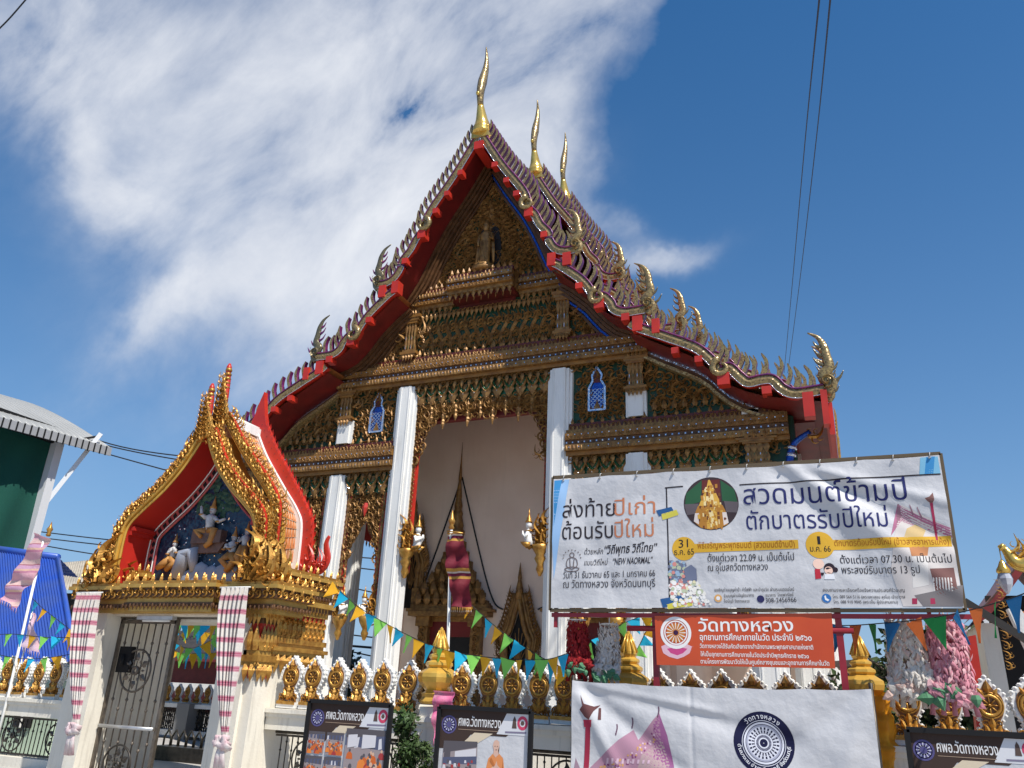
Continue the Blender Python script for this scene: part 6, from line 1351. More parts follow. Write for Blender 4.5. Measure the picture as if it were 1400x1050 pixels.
    if kind == 1:                                          # printed picture: monk in an orange robe with joined hands
        mk = lambda P: [(.645+(a-.765)*.78, .27+(b-.36)*.66) for a, b in P]
        m = Msh(); pol(m, mk([(.66, 1.4), (.67, 1.1), (.645, .98), (.63, .78), (.66, .62), (.72, .55), (.80, .54), (.86, .60), (.88, .74), (.86, .9), (.84, 1.05), (.86, 1.4)]), 0); S.lay(m, 'printed_robe', ink((.66, .25, .09)), 2)
        m = Msh(); pol(m, mk([(.725, .56), (.73, .50), (.715, .44), (.73, .38), (.765, .36), (.80, .385), (.805, .44), (.79, .50), (.80, .555), (.76, .60)]), 0); pol(m, mk([(.64, .80), (.70, .74), (.755, .70), (.775, .64), (.79, .70), (.86, .76), (.86, .82), (.77, .80), (.68, .86)]), 0); S.lay(m, 'printed_skin', ink((.62, .40, .31)), 3)
        m = Msh(); pol(m, mk([(.66, .92), (.86, .86), (.85, .90), (.66, .97)]), 0); pol(m, mk([(.70, .60), (.755, .70), (.74, .72), (.68, .64)]), 0); pol(m, mk([(.74, .445), (.755, .443), (.755, .45), (.74, .452)]), 1); pol(m, mk([(.772, .443), (.787, .445), (.787, .452), (.772, .45)]), 1); pol(m, mk([(.755, .49), (.775, .49), (.775, .497), (.755, .497)]), 1); S.lay(m, 'printed_detail', [ink((.48, .16, .05)), ink((.15, .08, .06))], 5)
    if kind == 2: 
        V, F = glyphs('โครงการ', .010); V = V.copy(); p = u(.12, .44); V2 = np.zeros_like(V); V2[:, 0] = p[0]+V[:, 0]*.14; V2[:, 2] = p[1]+V[:, 1]*.14; V2[:, 1] = Y; m = Msh(); m.add(V2, F); S.lay(m, 'lettering', ink(BLK), 4)
    return t
poster('black framed poster with several photographs of orange robed groups', [(425, 958), (536, 962), (530, 1050), (413, 1050)], -6.0, 0)
poster('black framed poster with one monk in orange standing at its right side', [(602, 966), (727, 970), (727, 1050), (596, 1050)], -6.0, 1)
poster('black framed poster with a plain grey field, rightmost beside the yellow wrapped pier', [(1239, 997), (1420, 1001), (1400, 1050), (1238, 1050)], -6.0, 2)
# ------------------------------------------------------------------ flags, bunting, garlands
PEN = {'orange': (.92, .48, .03), 'green': (.30, .78, .14), 'blue': (.03, .54, .84), 'deep_blue': (.02, .14, .32), 'rust': (.66, .16, .04), 'deep_green': (.02, .24, .06)}
PM = {k: cloth('pennant_cloth_'+k, c, .6, .35) for k, c in PEN.items()}
PMESH = {}
def pennant(par, c, p, a, w, h, r):
    if c not in PMESH:
        m = Msh(); rows = []
        for j in range(7):
            f = j/6; q = .5*(1-f); rows.append([((i/4-.5)*2*q, .05*math.sin(f*4+i*.8)*f, -f) for i in range(5)])
        m.sheet(rows, 0, True); o = m.build('pennant', PM[c], par, origin=(0, 0, 0)); PMESH[c] = o
    else: o = dup(PMESH[c], parent=par)
    o.location = tuple(np.asarray(p)-wloc(par)); o.scale = (w, w, h); o.rotation_euler = (r.uniform(-.25, .25), -a[0]+r.uniform(-.22, .22), a[1]+r.uniform(-.5, .5)); return o
def bunting(pts, n, cols, w, h, label, seed=0):
    """pts: (px, py, Y) along the cord"""
    P = smoothpts([at(*q) for q in pts], 8); r = random.Random(seed)
    t = thing('bunting', tuple(P.min(0)), label, 'bunting', 'strings of pennants')
    m = Msh(); m.tube(P, .006, 4); m.build('cord', MT['wire'], t)
    d = np.concatenate(([0], np.cumsum(np.linalg.norm(np.diff(P, axis=0), axis=1)))); 
    for i in range(n):
        s = d[-1]*(i+.5)/n; p = np.array([np.interp(s, d, P[:, k]) for k in range(3)]); e = min(d[-1], s+.05); q = np.array([np.interp(e, d, P[:, k]) for k in range(3)])-p
        pennant(t, cols[(i+seed) % len(cols)], p, (math.atan2(q[2], math.hypot(q[0], q[1])), math.atan2(q[1], q[0])), w, h, r)
    return t
C3 = ('orange', 'green', 'blue')
bunting([(455, 797, -4.5), (484, 825, -4.5), (525, 851, -4.5), (576, 877, -4.6), (613, 890, -4.7), (662, 898, -4.8), (710, 902, -5), (750, 901, -5.2), (776, 893, -5.4)], 23, ('blue', 'orange', 'green')[::-1], .23, .26, 'long sagging string of orange, green and blue pennants from the gate to the white banner', 1)
bunting([(636, 820, -4.3), (654, 836, -4.4), (684, 862, -4.6), (715, 883, -4.8), (737, 897, -5), (765, 911, -5.2), (780, 918, -5.3)], 10, C3, .20, .26, 'short steep string of pennants running down from the maroon flag pole', 0)
bunting([(795, 889, -3.6), (820, 869, -3.6), (845, 856, -3.6), (870, 845, -3.6), (893, 838, -3.6)], 6, ('blue', 'orange', 'green'), .2, .24, 'string of pennants rising behind the white garland towards the orange board', 2)
bunting([(858, 908, -3.4), (872, 886, -3.4), (884, 862, -3.4), (896, 842, -3.4)], 5, ('orange', 'green', 'blue'), .17, .2, 'steep string of small pennants against the white column beside the orange board', 0)
bunting([(1138, 855, -4.6), (1165, 855, -4.9), (1195, 853, -5.2), (1250, 848, -5.6), (1300, 840, -6), (1345, 829, -6.4), (1385, 817, -6.8), (1430, 800, -7.2)], 11, ('deep_green', 'deep_blue', 'rust'), .24, .32, 'string of dark blue, green and rust pennants at the right under the white banner', 1)
bunting([(-12, 868, -4.9), (20, 867, -4.9), (58, 871, -4.9), (104, 872, -4.9)], 7, C3, .21, .22, 'upper level string of bright pennants before the blue roof, left of the gate', 0)
bunting([(-12, 893, -4.7), (25, 900, -4.7), (60, 900, -4.7), (105, 893, -4.7)], 7, ('orange', 'blue', 'green'), .2, .24, 'lower string of bright pennants just above the wheel ornaments left of the gate', 1)
bunting([(44, 818, -4.6), (60, 833, -4.6), (82, 850, -4.6), (105, 868, -4.6)], 5, ('blue', 'orange', 'green'), .18, .24, 'short slanting string of pennants beside the pink flag pole', 0)
for k, (pp, n, sd) in enumerate(([[(228, 862, 3), (250, 853, 3), (275, 852, 3), (306, 856, 3)], 8, 0], [[(228, 872, 3.5), (255, 886, 3.5), (280, 880, 3.5), (306, 862, 3.5)], 8, 1], [[(228, 885, 4), (250, 893, 4), (280, 893, 4), (306, 892, 4)], 9, 2], [[(226, 860, 4.5), (246, 866, 4.5), (262, 858, 4.5), (306, 874, 4.5)], 8, 1])):
    bunting(pp, n, C3, .34, .44, ('topmost', 'second', 'lowest', 'slanting middle')[k]+' string of pennants seen through the open gateway', sd)
def strip_flag(t, L, R, Y, ma, name='cloth', fringe=True):
    """woven flag: left and right edges given in pixels from top to bottom"""
    a = smoothpts([at(*p, Y) for p in L], 8); b = smoothpts([at(*p, Y) for p in R], 8); n = min(len(a), len(b)); rows = []
    for i in range(n): rows.append([a[i]*(1-j/10)+b[i]*(j/10)+np.array([0, .03*math.sin(i*.7)+.03*math.sin(j*.9+i*.3), 0]) for j in range(11)])
    m = Msh(); m.sheet(rows, 0, True)
    if fringe:
        for j in range(0, 11):
            p = rows[-1][j]; m.tube([p, p+np.array([.01*math.sin(j), .01, -.09])], .006, 4)
    return m.build(name, ma, t)
def pole(t, p0, p1, Y, r=.025, fin=True):
    a, b = at(*p0, Y), at(*p1, Y); m = Msh(); m.tube([(a[0], Y, 0), (a[0], Y, a[2]), b], r, 8); m.build('pole', MT['white'], t)
    if fin:
        m = Msh(); m.lathe([(.03, 0), (.05, .03), (.03, .07), (.045, .10), (.06, .14), (.03, .19), (.012, .28), (.0, .32)], b, 8); m.build('finial', MT['gold2'], t)
    return b
MAR = cloth('maroon_weave', (.22, .02, .04), .7, .2, stripes=(.58, [(0, (.15, .014, .025)), (.30, (.17, .02, .03)), (.45, (.45, .24, .05)), (.52, (.14, .014, .04)), (.60, (.55, .48, .44)), (.64, (.46, .24, .05)), (.72, (.16, .016, .03))]))
MT['maroon'] = MAR
t = thing('flag_pole', (2.2, -4.3, 0), 'maroon and gold woven flag hanging from a white pole before the temple door', 'flag')
b = pole(t, (611, 930), (617, 724), -4.3)
strip_flag(t, [(611, 728), (609, 752), (611, 775), (614, 800), (618, 828)], [(631, 730), (638, 750), (641, 775), (643, 800), (645, 833)], -4.36, MAR)
m = Msh(); p = at(611, 726, -4.36); q = at(633, 729, -4.36); m.tube([p, q], .012, 6); m.build('cross_bar', MT['gold2'], t)
PNK = cloth('pink_weave', (.75, .40, .45), .75, .3, stripes=(.40, [(0, (.76, .42, .48)), (.35, (.62, .26, .36)), (.45, (.80, .52, .38)), (.55, (.68, .40, .55)), (.72, (.50, .20, .24)), (.78, (.80, .55, .50))]))
t = thing('flag_pole', (-6.9, -4.7, 0), 'pale pink striped flag blown sideways on a leaning white pole at far left', 'flag')
pole(t, (12, 948), (60, 738), -4.7, fin=False)
strip_flag(t, [(46, 728), (36, 752), (22, 782), (8, 800), (2, 818)], [(69, 737), (58, 762), (46, 792), (36, 805), (24, 832)], -4.74, PNK)
m = Msh(); p = at(66, 732, -4.7); m.lathe([(.03, 0), (.05, .03), (.03, .07), (.06, .14), (.03, .19), (.0, .3)], p-np.array([0, 0, .02]), 8); m.build('finial', MT['gold2'], t)
t = thing('flag_pole', (-6.6, -4.4, 0), 'small pale lilac pennant on a thin white pole, before the blue roof', 'flag')
pole(t, (20, 950), (44, 836), -4.4, .014, False)
strip_flag(t, [(44, 838), (38, 860), (32, 884)], [(46, 838), (50, 862), (54, 892)], -4.44, cloth('lilac_cloth', (.62, .52, .66), .8, .3, col2=(.72, .45, .50), scale=6))
t = thing('hanging_cloth', (2.0, -4.85, .3), 'bright pink cloth hung over the pier with the gold lotus cap', 'cloth')
strip_flag(t, [(592, 944), (591, 962), (592, 985), (593, 1010)], [(621, 946), (621, 962), (620, 980), (618, 1000)], -4.82, cloth('pink_satin', (.80, .16, .36), .5, .3, col2=(.70, .30, .42), scale=7))
def garland(px, py0, py1, Y, r, col, col2, label, leaf=True, lean=0, seed=0):
    """tubular paper-flower garland: net of folded petals with big blooms at the foot"""
    a, b = at(px, py0, Y), at(px+lean, py1, Y); t = thing('flower_garland', tuple(b), label, 'garland'); R = random.Random(seed)
    m = Msh(); L = a[2]-b[2]; n = int(1100*L)
    for i in range(n):
        f = R.random(); th = R.uniform(0, 2*PI); rr = r*(.78+.30*f)*R.uniform(.86, 1.05); c = a+(b-a)*f*.80+np.array([rr*math.cos(th), rr*math.sin(th)*.8, 0])
        W = np.array([math.cos(th), math.sin(th), R.uniform(-.6, .5)]); W /= np.linalg.norm(W); U = np.cross((0, 0, 1), W); U /= np.linalg.norm(U); V = np.cross(W, U)
        m.T(T_LEAF, c, U=U, V=V, W=W, sc=(r*R.uniform(.28, .5), r*R.uniform(.30, .62), r*.5), ang=R.uniform(-.7, .7)+(PI if R.random() < .8 else 0), mat=0 if R.random() < .8 else 1, wk=R.uniform(.5, 2.0), smooth=True)
    for k in range(22):
        c = a+(b-a)*R.uniform(.70, .98)+np.array([R.uniform(-1, 1)*r, -R.random()*r*.8, 0])
        for j in range(6):
            th = R.uniform(0, 2*PI); W = np.array([.5*math.cos(th), -.8, .4*math.sin(th)]); W /= np.linalg.norm(W); U = np.cross((0, 0, 1), W); U /= np.linalg.norm(U); V = np.cross(W, U)
            m.T(T_WLEAF, c, U=U, V=V, W=W, sc=r*R.uniform(.42, .72), ang=th+R.uniform(-.4, .4)+(PI if R.random() < .4 else 0), mat=R.choice((0, 0, 1)), wk=1.5)
    for k in range(5):
        x = (k-2)*r*.45; m.tube([b+np.array([x*.6, 0, r*.9]), b+np.array([x, -.02, .1]), b+np.array([x*1.2, 0, -.12])], [.012, .02, .03], 5, 0)
    m.build('petals', [cloth('petal_cloth', col, .7, .3, col2=tuple(q*.86 for q in col), scale=9), cloth('petal_cloth_pale', col2, .7, .3)], t)
    if leaf:
        m = Msh()
        for k in range(9):
            c = a+(b-a)*R.uniform(.80, .98)+np.array([R.uniform(-1.1, 1.1)*r, -r*.7, 0]); m.T(T_WLEAF, c, U=(1, 0, 0), V=(0, 0, 1), W=(0, -1, 0), sc=r*R.uniform(.5, .9), ang=R.uniform(1.5, 4.5), mat=0, wk=1.6)
        m.build('cloth_leaf', cloth('leaf_cloth', (.12, .30, .16), .7, .3), t)
    m = Msh(); m.tube([a+np.array([0, 0, .16]), a+np.array([0, 0, -.05])], .008, 5); m.tube([a+np.array([r*.75*math.cos(q), r*.75*math.sin(q), .02]) for q in np.linspace(0, 2*PI, 17)], .010, 5, cap=False); m.build('hanging_ring', MT['white'], t)
    return t
garland(789, 850, 918, -5.2, .145, (.34, .018, .022), (.46, .03, .03), 'dark red flower garland hanging left of the orange board', lean=3, seed=1)
garland(833, 856, 930, -5.1, .145, (.76, .70, .64), (.80, .76, .72), 'white flower garland with green leaves hanging next to the dark red one', lean=-4, seed=2)
garland(1234, 846, 952, -5.1, .20, (.80, .74, .66), (.72, .52, .44), 'cream white flower garland hanging on the right beside the pale pink one', leaf=False, lean=14, seed=3)
garland(1290, 846, 962, -5.1, .20, (.70, .30, .36), (.76, .46, .48), 'pink flower garland hanging at the right above the wheel ornaments', lean=14, seed=4)
# ------------------------------------------------------------------ cables
def cable(pts, r, label, name='power_cable', grp='overhead cables'):
    m = Msh(); P = smoothpts([at(*q) for q in pts], 10); m.tube(P, r, 5); return tag(m.build(name, MT['wire'], origin=tuple(P[0])), label, 'cable', grp)
cable([(1122, -20, -4), (1100, 200, 10), (1084, 380, 26), (1072, 510, 44)], .019, 'left one of the two thin cables crossing the open sky at the right')
cable([(1137, -20, -4), (1116, 190, 10), (1094, 380, 26), (1077, 510, 44)], .019, 'right one of the two thin cables crossing the open sky at the right')
cable([(-10, 48, -4), (14, 24, -4), (45, -12, -4)], .025, 'black cable cutting the top left corner of the sky')
for k, (P, lab) in enumerate(((([-20, 545], [0, 551], [151, 607], [290, 628]), 'uppermost black cable from the green hall to the gate gable'), (([-20, 560], [0, 567], [154, 611], [290, 636]), 'middle black cable from the green hall to the gate gable'), (([-20, 566], [0, 571], [111, 610], [290, 660]), 'lowest of the three black cables from the green hall to the gate gable'))):
    cable([(x, y, 13+k*.3) for x, y in P], .035, lab)
for k, (y0, y1, y2) in enumerate(((720, 739, 752), (728, 747, 768), (735, 762, 800))):
    cable([(-20, y0-3, 15+k*.3), (0, y0, 15), (160, y1, 15), (330, y1+12, 16), (520, y2+12, 18)], .032, ('uppermost', 'middle', 'lowest')[k]+' of three cables passing low over the pale roof behind the gate')
for k, (y0, y1) in enumerate(((842, 846), (868, 872), (883, 886), (891, 898))):
    cable([(455, y0-3, 14), (480, y0, 14), (515, y1, 14), (560, y1+4, 14)], .05 if k == 2 else .03, ('first', 'second', 'third thick', 'lowest')[k]+' cable counted downwards in the left porch bay beside the gate')
# ------------------------------------------------------------------ buildings round the temple
def corr(p00, p01, p10, p11, n, amp, k=12):
    """corrugated sheet between four corners: ridge left/right, eave left/right"""
    p00, p01, p10, p11 = [np.asarray(q, float) for q in (p00, p01, p10, p11)]; nn = np.cross(p01-p00, p10-p00); nn /= np.linalg.norm(nn); nn *= np.sign(nn[2]) or 1; rows = []
    for j in range(k+1):
        v = j/k; r = []
        for i in range(n*4+1):
            u = i/(n*4); r.append((p00*(1-u)+p01*u)*(1-v)+(p10*(1-u)+p11*u)*v+nn*(amp*(1, .3, -.2, .3)[i % 4]-.012*(j % 2)))
        rows.append(r)
    return rows
MT['blue_roof'] = mat('blue_metal_roof', (.025, .085, .42), .4, .1, (.05, .10, .34), 1.5)
bl = thing('low_house', (-14, 0, 0), 'low pale green house with a bright blue ribbed metal roof, left behind the wall', 'house')
r0, r1 = at(-60, 744, -1.0), at(79, 763, -1.0); e0, e1 = at(-60, 905, -3.4), at(104, 905, -3.4)
m = Msh(); m.sheet(corr(r0, r1, e0, e1, 40, .03), 0); m.sheet(corr(r0, r1, r0+np.array([0, .7, -.4]), r1+np.array([0, .7, -.4]), 40, .03), 0); m.build('roof', MT['blue_roof'], bl)
m = Msh(); m.tube([r0+np.array([0, 0, .02]), r1+np.array([0, 0, .02])], .09, 8); m.tube([r1, e1], .06, 6); m.build('ridge_cap', MT['blue_roof'], bl)
m = Msh(); m.box((e0[0]+.3, -3.1, 0), (e1[0]-.6, -.8, e1[2]-.15)); m.prism([(-3.1, e1[2]-.149), (-.8, e1[2]-.149), (-.95, r1[2]-.15)], e1[0]-.75, e1[0]-.6, axis='x'); m.build('wall', mat('pale_green_plaster', (.50, .62, .48), .7, 0, (.44, .55, .42), 2, bump=.1), bl)
m = Msh()
for k in range(2): x = e1[0]-1.2-1.4*k; m.box((x-.5, -3.16, .5), (x, -3.1, 1.1), 0); m.box((x-.27, -3.19, .5), (x-.23, -3.162, 1.1), 1)
m.build('window', [MT['dark'], MT['white']], bl)
bh = thing('far_house', (-14, 9, 0), 'weathered house with a grey beige corrugated roof, behind the left edge of the gate', 'house')
r0, r1 = at(84, 770, 8), at(178, 762, 8); e0, e1 = at(70, 806, 5), at(178, 809, 5)
m = Msh(); m.sheet(corr(r0, r1, e0, e1, 30, .05), 0); m.sheet(corr(r0, r1, r0+np.array([0, 3, -1.2]), r1+np.array([0, 3, -1.2]), 30, .05), 0); m.build('roof', mat('old_fibre_cement', (.46, .42, .35), .85, 0, (.34, .31, .26), 1.5), bh)
m = Msh(); m.box((e0[0]+.3, 5.3, 0), (e1[0]-.6, 8.2, e0[2]-.1)); m.build('wall', mat('dark_timber_wall', (.09, .07, .055), .7, 0, (.06, .05, .04), 3), bh)
m = Msh(); 
for k in range(2): m.box((e0[0]+.8+1.4*k, 5.24, 1.2), (e0[0]+1.6+1.4*k, 5.3, 2.3))
m.build('shutter', MT['cream'], bh)
# green net hall with the bent sheet roof
gh = thing('market_hall', (-15, 2, 0), 'open hall with curved grey sheet roof, steel trusses and dark green shade net', 'hall')
XE = -13.5; A = atx(0, 571, XE); B = atx(152, 613, XE); A = A+(A-B)*.5; ln = B[1]-A[1]
m = Msh(); rows = []
for k in range(25):
    t = k/24; y = A[1]+(B[1]-A[1])*t; z = A[2]+(B[2]-A[2])*t; rows.append([(XE-6*u, y+.25*math.sin(u*PI/2)*(t*t)*-3, z+2.1*math.sin(u*PI*.5)) for u in np.linspace(0, 1, 13)])
m.sheet(rows, 0, True); m.sheet([[(2*(XE-6)-p[0], p[1], p[2]) for p in r] for r in rows], 0, True)
for k in range(0, 25): m.tube([(p[0], p[1], p[2]+.0) for p in rows[k]], .014, 4)
m.build('roof', mat('pale_sheet_metal', (.42, .42, .40), .45, .3, (.36, .36, .34), .8), gh)
m = Msh(); m.bar((XE+.02, A[1], A[2]-.12), (XE+.02, B[1], B[2]-.12), .05, .26)
m.build('fascia', mat('grey_fascia', (.36, .37, .38), .5, .2), gh)
m = Msh(); n = 26
for k in range(n):
    t = k/n; y = A[1]+ln*t; m.box((XE+.05, y-.02, A[2]+(B[2]-A[2])*t-.28), (XE+.07, y+.02, A[2]+(B[2]-A[2])*t+.02))
xw = XE-.7; C0 = atx(77, 608, xw); zt = C0[2]+.05; yw = C0[1]
for k in range(14):
    y0, y1 = A[1]+(yw-A[1])*k/14, A[1]+(yw-A[1])*(k+1)/14; m.bar((xw, y0, zt), (xw, (y0+y1)/2, zt+.42), .07, .07); m.bar((xw, (y0+y1)/2, zt+.42), (xw, y1, zt), .07, .07); m.bar((xw, y0, zt), (xw, y0, zt+.42), .07, .07)
m.bar((xw, A[1], zt), (xw, yw, zt), .09, .09); m.bar((xw, A[1], zt+.42), (xw, yw+.2, zt+.42), .09, .09); m.bar((xw, yw, zt), (XE-.1, yw+1.0, zt+.5), .06, .06); m.bar((xw-10.6, yw, zt), (xw, yw, zt), .09, .09)
m.build('truss', MT['black'], gh)
m = Msh()
MT['wsteel'] = mat('white_steel_paint', (.66, .67, .68), .45, .1)
for y in (yw, yw-5, yw-10): m = Msh(); m.bar((xw+.05, y, 0), (xw+.05, y, zt), .26, .26, up=(0, 1, 0)); m.build('steel_post', MT['wsteel'], gh)
m = Msh(); m.bar((xw+.05, yw+.1, zt-1.9), (XE-.1, yw+.95, zt+.55), .13, .13); m.build('brace', MT['wsteel'], gh)
m = Msh(); rows = []
for j in range(15): rows.append([(xw-.05+.05*math.sin(k*.8+j*.5), A[1]+(yw-A[1])*k/30, zt*(1-j/14)+.4*j/14) for k in range(31)])
m.sheet(rows, 0, True); rows = [[(xw-10.6*k/20, yw-.02+.05*math.sin(k*.9), zt*(1-j/14)+.4*j/14) for k in range(21)] for j in range(15)]; m.sheet(rows, 0, True)
m.build('shade_net', cloth('green_shade_net', (.012, .085, .060), .85, .12, col2=(.010, .065, .05), scale=.6), gh)
# buildings and inner wall seen through the gateway
YI = 3.0
MT['darkred0'] = mat('dull_red_boards', (.20, .025, .022), .6, 0, (.14, .018, .016), 3)
iv = thing('inner_wall', (-9, YI, 0), 'inner white wall with gilt wheels and grey railing, seen through the open gateway', 'wall')
a, b = at(205, 959, YI), at(322, 959, YI); z1 = a[2]; z2 = at(260, 968, YI)[2]; z3 = at(260, 1000, YI)[2]
m = Msh(); m.box((a[0], YI-.2, z2), (b[0], YI+.2, z1)); m.box((a[0], YI-.2, max(.02, z3-.12)), (b[0], YI+.2, z3+.02)); m.build('wall_beam', MT['white'], iv)
m = Msh()
for k in range(46): x = a[0]+(b[0]-a[0])*k/46; m.tube([(x, YI, z3), (x, YI, z2)], .022, 5)
for k in range(7): medallion(m, np.array([a[0]+(b[0]-a[0])*(k+.5)/7, YI-.05, (z2+z3)/2]), (z2-z3)*.42)
m.build('railing', MT['iron'], iv)
c = at(266, 959, YI); p_ = Msh(); p_.box((c[0]-.22, YI-.4, 0), (c[0]+.22, YI+.2, z1+.02)); p_.build('pier', mat('grey_pier', (.20, .20, .20), .6), iv)
x = a[0]+.3
while x < b[0]: wheel_ornament(iv, x, z1+.06, .66).location[1] += YI-FY; x += .36
rh = thing('red_pavilion', (-21, 17, 0), 'dark red boarded pavilion with a dark roof behind the inner wall beyond the gateway', 'pavilion')
YP = 16; a, b = at(200, 931, YP), at(335, 931, YP); ze = at(262, 903, YP)[2]; zr = at(262, 835, YP+3)[2]
m = Msh(); m.sheet(corr((a[0], YP+4, zr), (b[0], YP+4, zr), (a[0]-.3, YP-1.0, ze), (b[0]+.3, YP-1.0, ze), 30, .03), 0); m.build('roof', mat('shade_black_roof', (.035, .03, .028), .6, 0, (.02, .018, .017), 4), rh)  # near-black roof colour also stands in for the deep shade behind the pennants
m = Msh(); m.box((a[0]-.3, YP-1.05, ze-.06), (b[0]+.3, YP-.95, ze+.06)); m.build('fascia', MT['darkred0'], rh)
m = Msh(); m.box((a[0], YP, 0), (b[0], YP+4, ze)); 
for k in range(12): z = a[2]+(ze-a[2])*k/12; m.box((a[0], YP-.03, z), (b[0], YP, z+(ze-a[2])/12-.03))
m.build('wall', MT['darkred0'], rh)
m = Msh(); m.box((a[0], YP-.9, a[2]-.35), (b[0], YP-.8, a[2])); m.build('white_valance', MT['white'], rh)
pt = Msh(); a, b = at(225, 1018, -1.6), at(322, 1018, -1.6)
pt.box((a[0], -1.9, .004), (b[0], -1.4, max(.12, a[2])))
for k in range(9):
    x = a[0]+(b[0]-a[0])*(k+.5)/9; P_ = [(x-.09, max(.12, a[2])), (x-.09, a[2]+.16), (x, a[2]+.30), (x+.09, a[2]+.16), (x+.09, max(.12, a[2]))]
    pt.tube([(q[0], -1.65, q[1]) for q in P_], .022, 5)
tag(pt.build('low_fence', MT['iron']), 'low dark arched fence on the ground just inside the gateway', 'fence')
# right background
MT['darkred'] = mat('old_red_paint', (.22, .02, .015), .5, 0, (.15, .015, .012), 4)
pv = thing('side_gate', (13, 0, 0), 'far gate with dark red pointed gable, white rim and orange tiles at the right edge', 'gate')
q0, q1 = at(1338, 836, -1.0), at(1408, 742, -1.0); cx = q1[0]+.2; hw = cx-q0[0]; zt = q1[2]+.25; ze = q0[2]
half = smoothpts([(0, zt), (hw*.35, zt-(zt-ze)*.42), (hw*.8, zt-(zt-ze)*.86), (hw, ze)], 5)
m = Msh(); m2 = Msh(); m3 = Msh(); m4 = Msh()
for s in (-1, 1):
    P = [(cx+s*x, z) for x, z in half]
    m.sheet([[(x, -1.0, z) for x, z in P], [(x, -1.0, z-.16) for x, z in P]], 0); m.sheet([[(x, -1.0, z) for x, z in P], [(x, -.9, z+.03) for x, z in P]], 1)
    m2.sheet([[(x, -.95, z) for x, z in P], [(x, 2.5, z) for x, z in P]], 0); m3.sheet([[(x, -.97, z-.12) for x, z in P], [(x, 2.5, z-.12) for x, z in P]], 0)
    m4.box((cx+s*hw*.80-.12, -.2, 0), (cx+s*hw*.80+.12, 1.8, ze-.1)); 
m.build('bargeboard', [MT['darkred'], MT['brown']], pv); m2.build('roof', MT['rooft'], pv); m3.build('soffit', MT['darkred'], pv); m4.build('gate_post', MT['cream'], pv)
m = Msh(); P = [at(1324, 870, -1.6), at(1336, 1000, -1.6), at(1354, 1000, -1.6), at(1334, 868, -1.6)]; 
m.add([P[0], P[1], P[2], P[3]]+[p+np.array([0, .3, 0]) for p in P], [(0, 1, 2, 3), (7, 6, 5, 4), (0, 4, 5, 1), (3, 2, 6, 7)]); m.build('red_panel', MT['red'], pv)
m = Msh(); P = [at(1378, 832, -2.2), at(1395, 832, -2.2), at(1430, 880, -2.2), at(1430, 925, -2.2), at(1412, 905, -2.2)]
m.add([p for p in P]+[p+np.array([0, .2, 0]) for p in P], [(0, 1, 2, 3, 4), (9, 8, 7, 6, 5)]+[(i, i+5, (i+1) % 5+5, (i+1) % 5) for i in range(5)]); m.build('white_rim', MT['white'], pv)
m = Msh(); P = [at(1396, 836, -2.0), at(1432, 836, -2.0), at(1432, 876, -2.0)]; m.add([p for p in P]+[p+np.array([0, .15, 0]) for p in P], [(0, 1, 2), (5, 4, 3), (0, 3, 4, 1), (1, 4, 5, 2), (2, 5, 3, 0)]); m.build('tile_slope', MT['tile'], pv)
m = Msh(); m.box((cx-hw*.7, .4, 0), (cx+hw*.7, .5, ze+.4)); m.build('interior_shade_sheet', MT['dark'], pv)  # black sheet standing in for the unlit inside of the gate
m = Msh()
for k in range(9): p = at(1369+1.8*k, 803+14*k, -2.3); m.T(T_FLAME, p, sc=.13, ang=.3, mat=0)
m.build('flame_edge', MT['gold2'], pv)
m = Msh(); a, b = at(1318, 822, -3.2), at(1420, 885, -3.2); m.bar(a, b, .09, .09); tag(m.build('slanting_beam', mat('dark_steel', (.05, .045, .04), .5, .4)), 'dark slanting steel beam crossing before the far gate at the right', 'beam')
for (nm, lab, P0, P1, apex, Y, wc) in (('grey_house', 'grey house with twin pale gables half hidden behind the pink garland', (1300, 885), (1380, 880), (1338, 846), 8, (.55, .56, .58)),
                                      ('brown_house', 'low house with a dark brown roof between the lotus pier and the cream garland', (1140, 906), (1222, 912), (1180, 903), 9, (.14, .10, .09))):
    h = thing(nm, tuple(at(*apex, Y)*np.array([1, 1, 0])), lab, 'house'); a, b, c = at(*P0, Y), at(*P1, Y), at(*apex, Y)
    m = Msh(); m.prism([(a[0]+.2, 0), (b[0]-.2, 0), (b[0]-.2, b[2]-.1), (c[0], c[2]-.1), (a[0]+.2, a[2]-.1)], Y, Y+5); m.build('wall', mat(nm+'_wall', wc, .7, 0, tuple(q*.85 for q in wc), 1.5), h)
    m = Msh()
    for p, q in ((a, c), (c, b)): m.sheet(corr((p[0], Y-.4, p[2]), (p[0], Y+5.2, p[2]), (q[0], Y-.4, q[2]), (q[0], Y+5.2, q[2]), 24, .02), 0); m.bar((p[0], Y-.42, p[2]-.06), (q[0], Y-.42, q[2]-.06), .06, .16, 1)
    m.build('roof', [mat(nm+'_roof', (.12, .06, .045) if nm[0] == 'b' else (.42, .43, .45), .5, .1), mat(nm+'_trim', (.10, .07, .06) if nm[0] == 'b' else (.7, .7, .7), .6)], h)
    m = Msh(); x = (a[0]+b[0])/2
    for k in (-1, 1): m.box((x+k*.9-.35, Y-.05, a[2]-1.7), (x+k*.9+.35, Y-.01, a[2]-.6)); 
    m.build('window', mat(nm+'_glass', (.03, .05, .09), .15, .3), h)
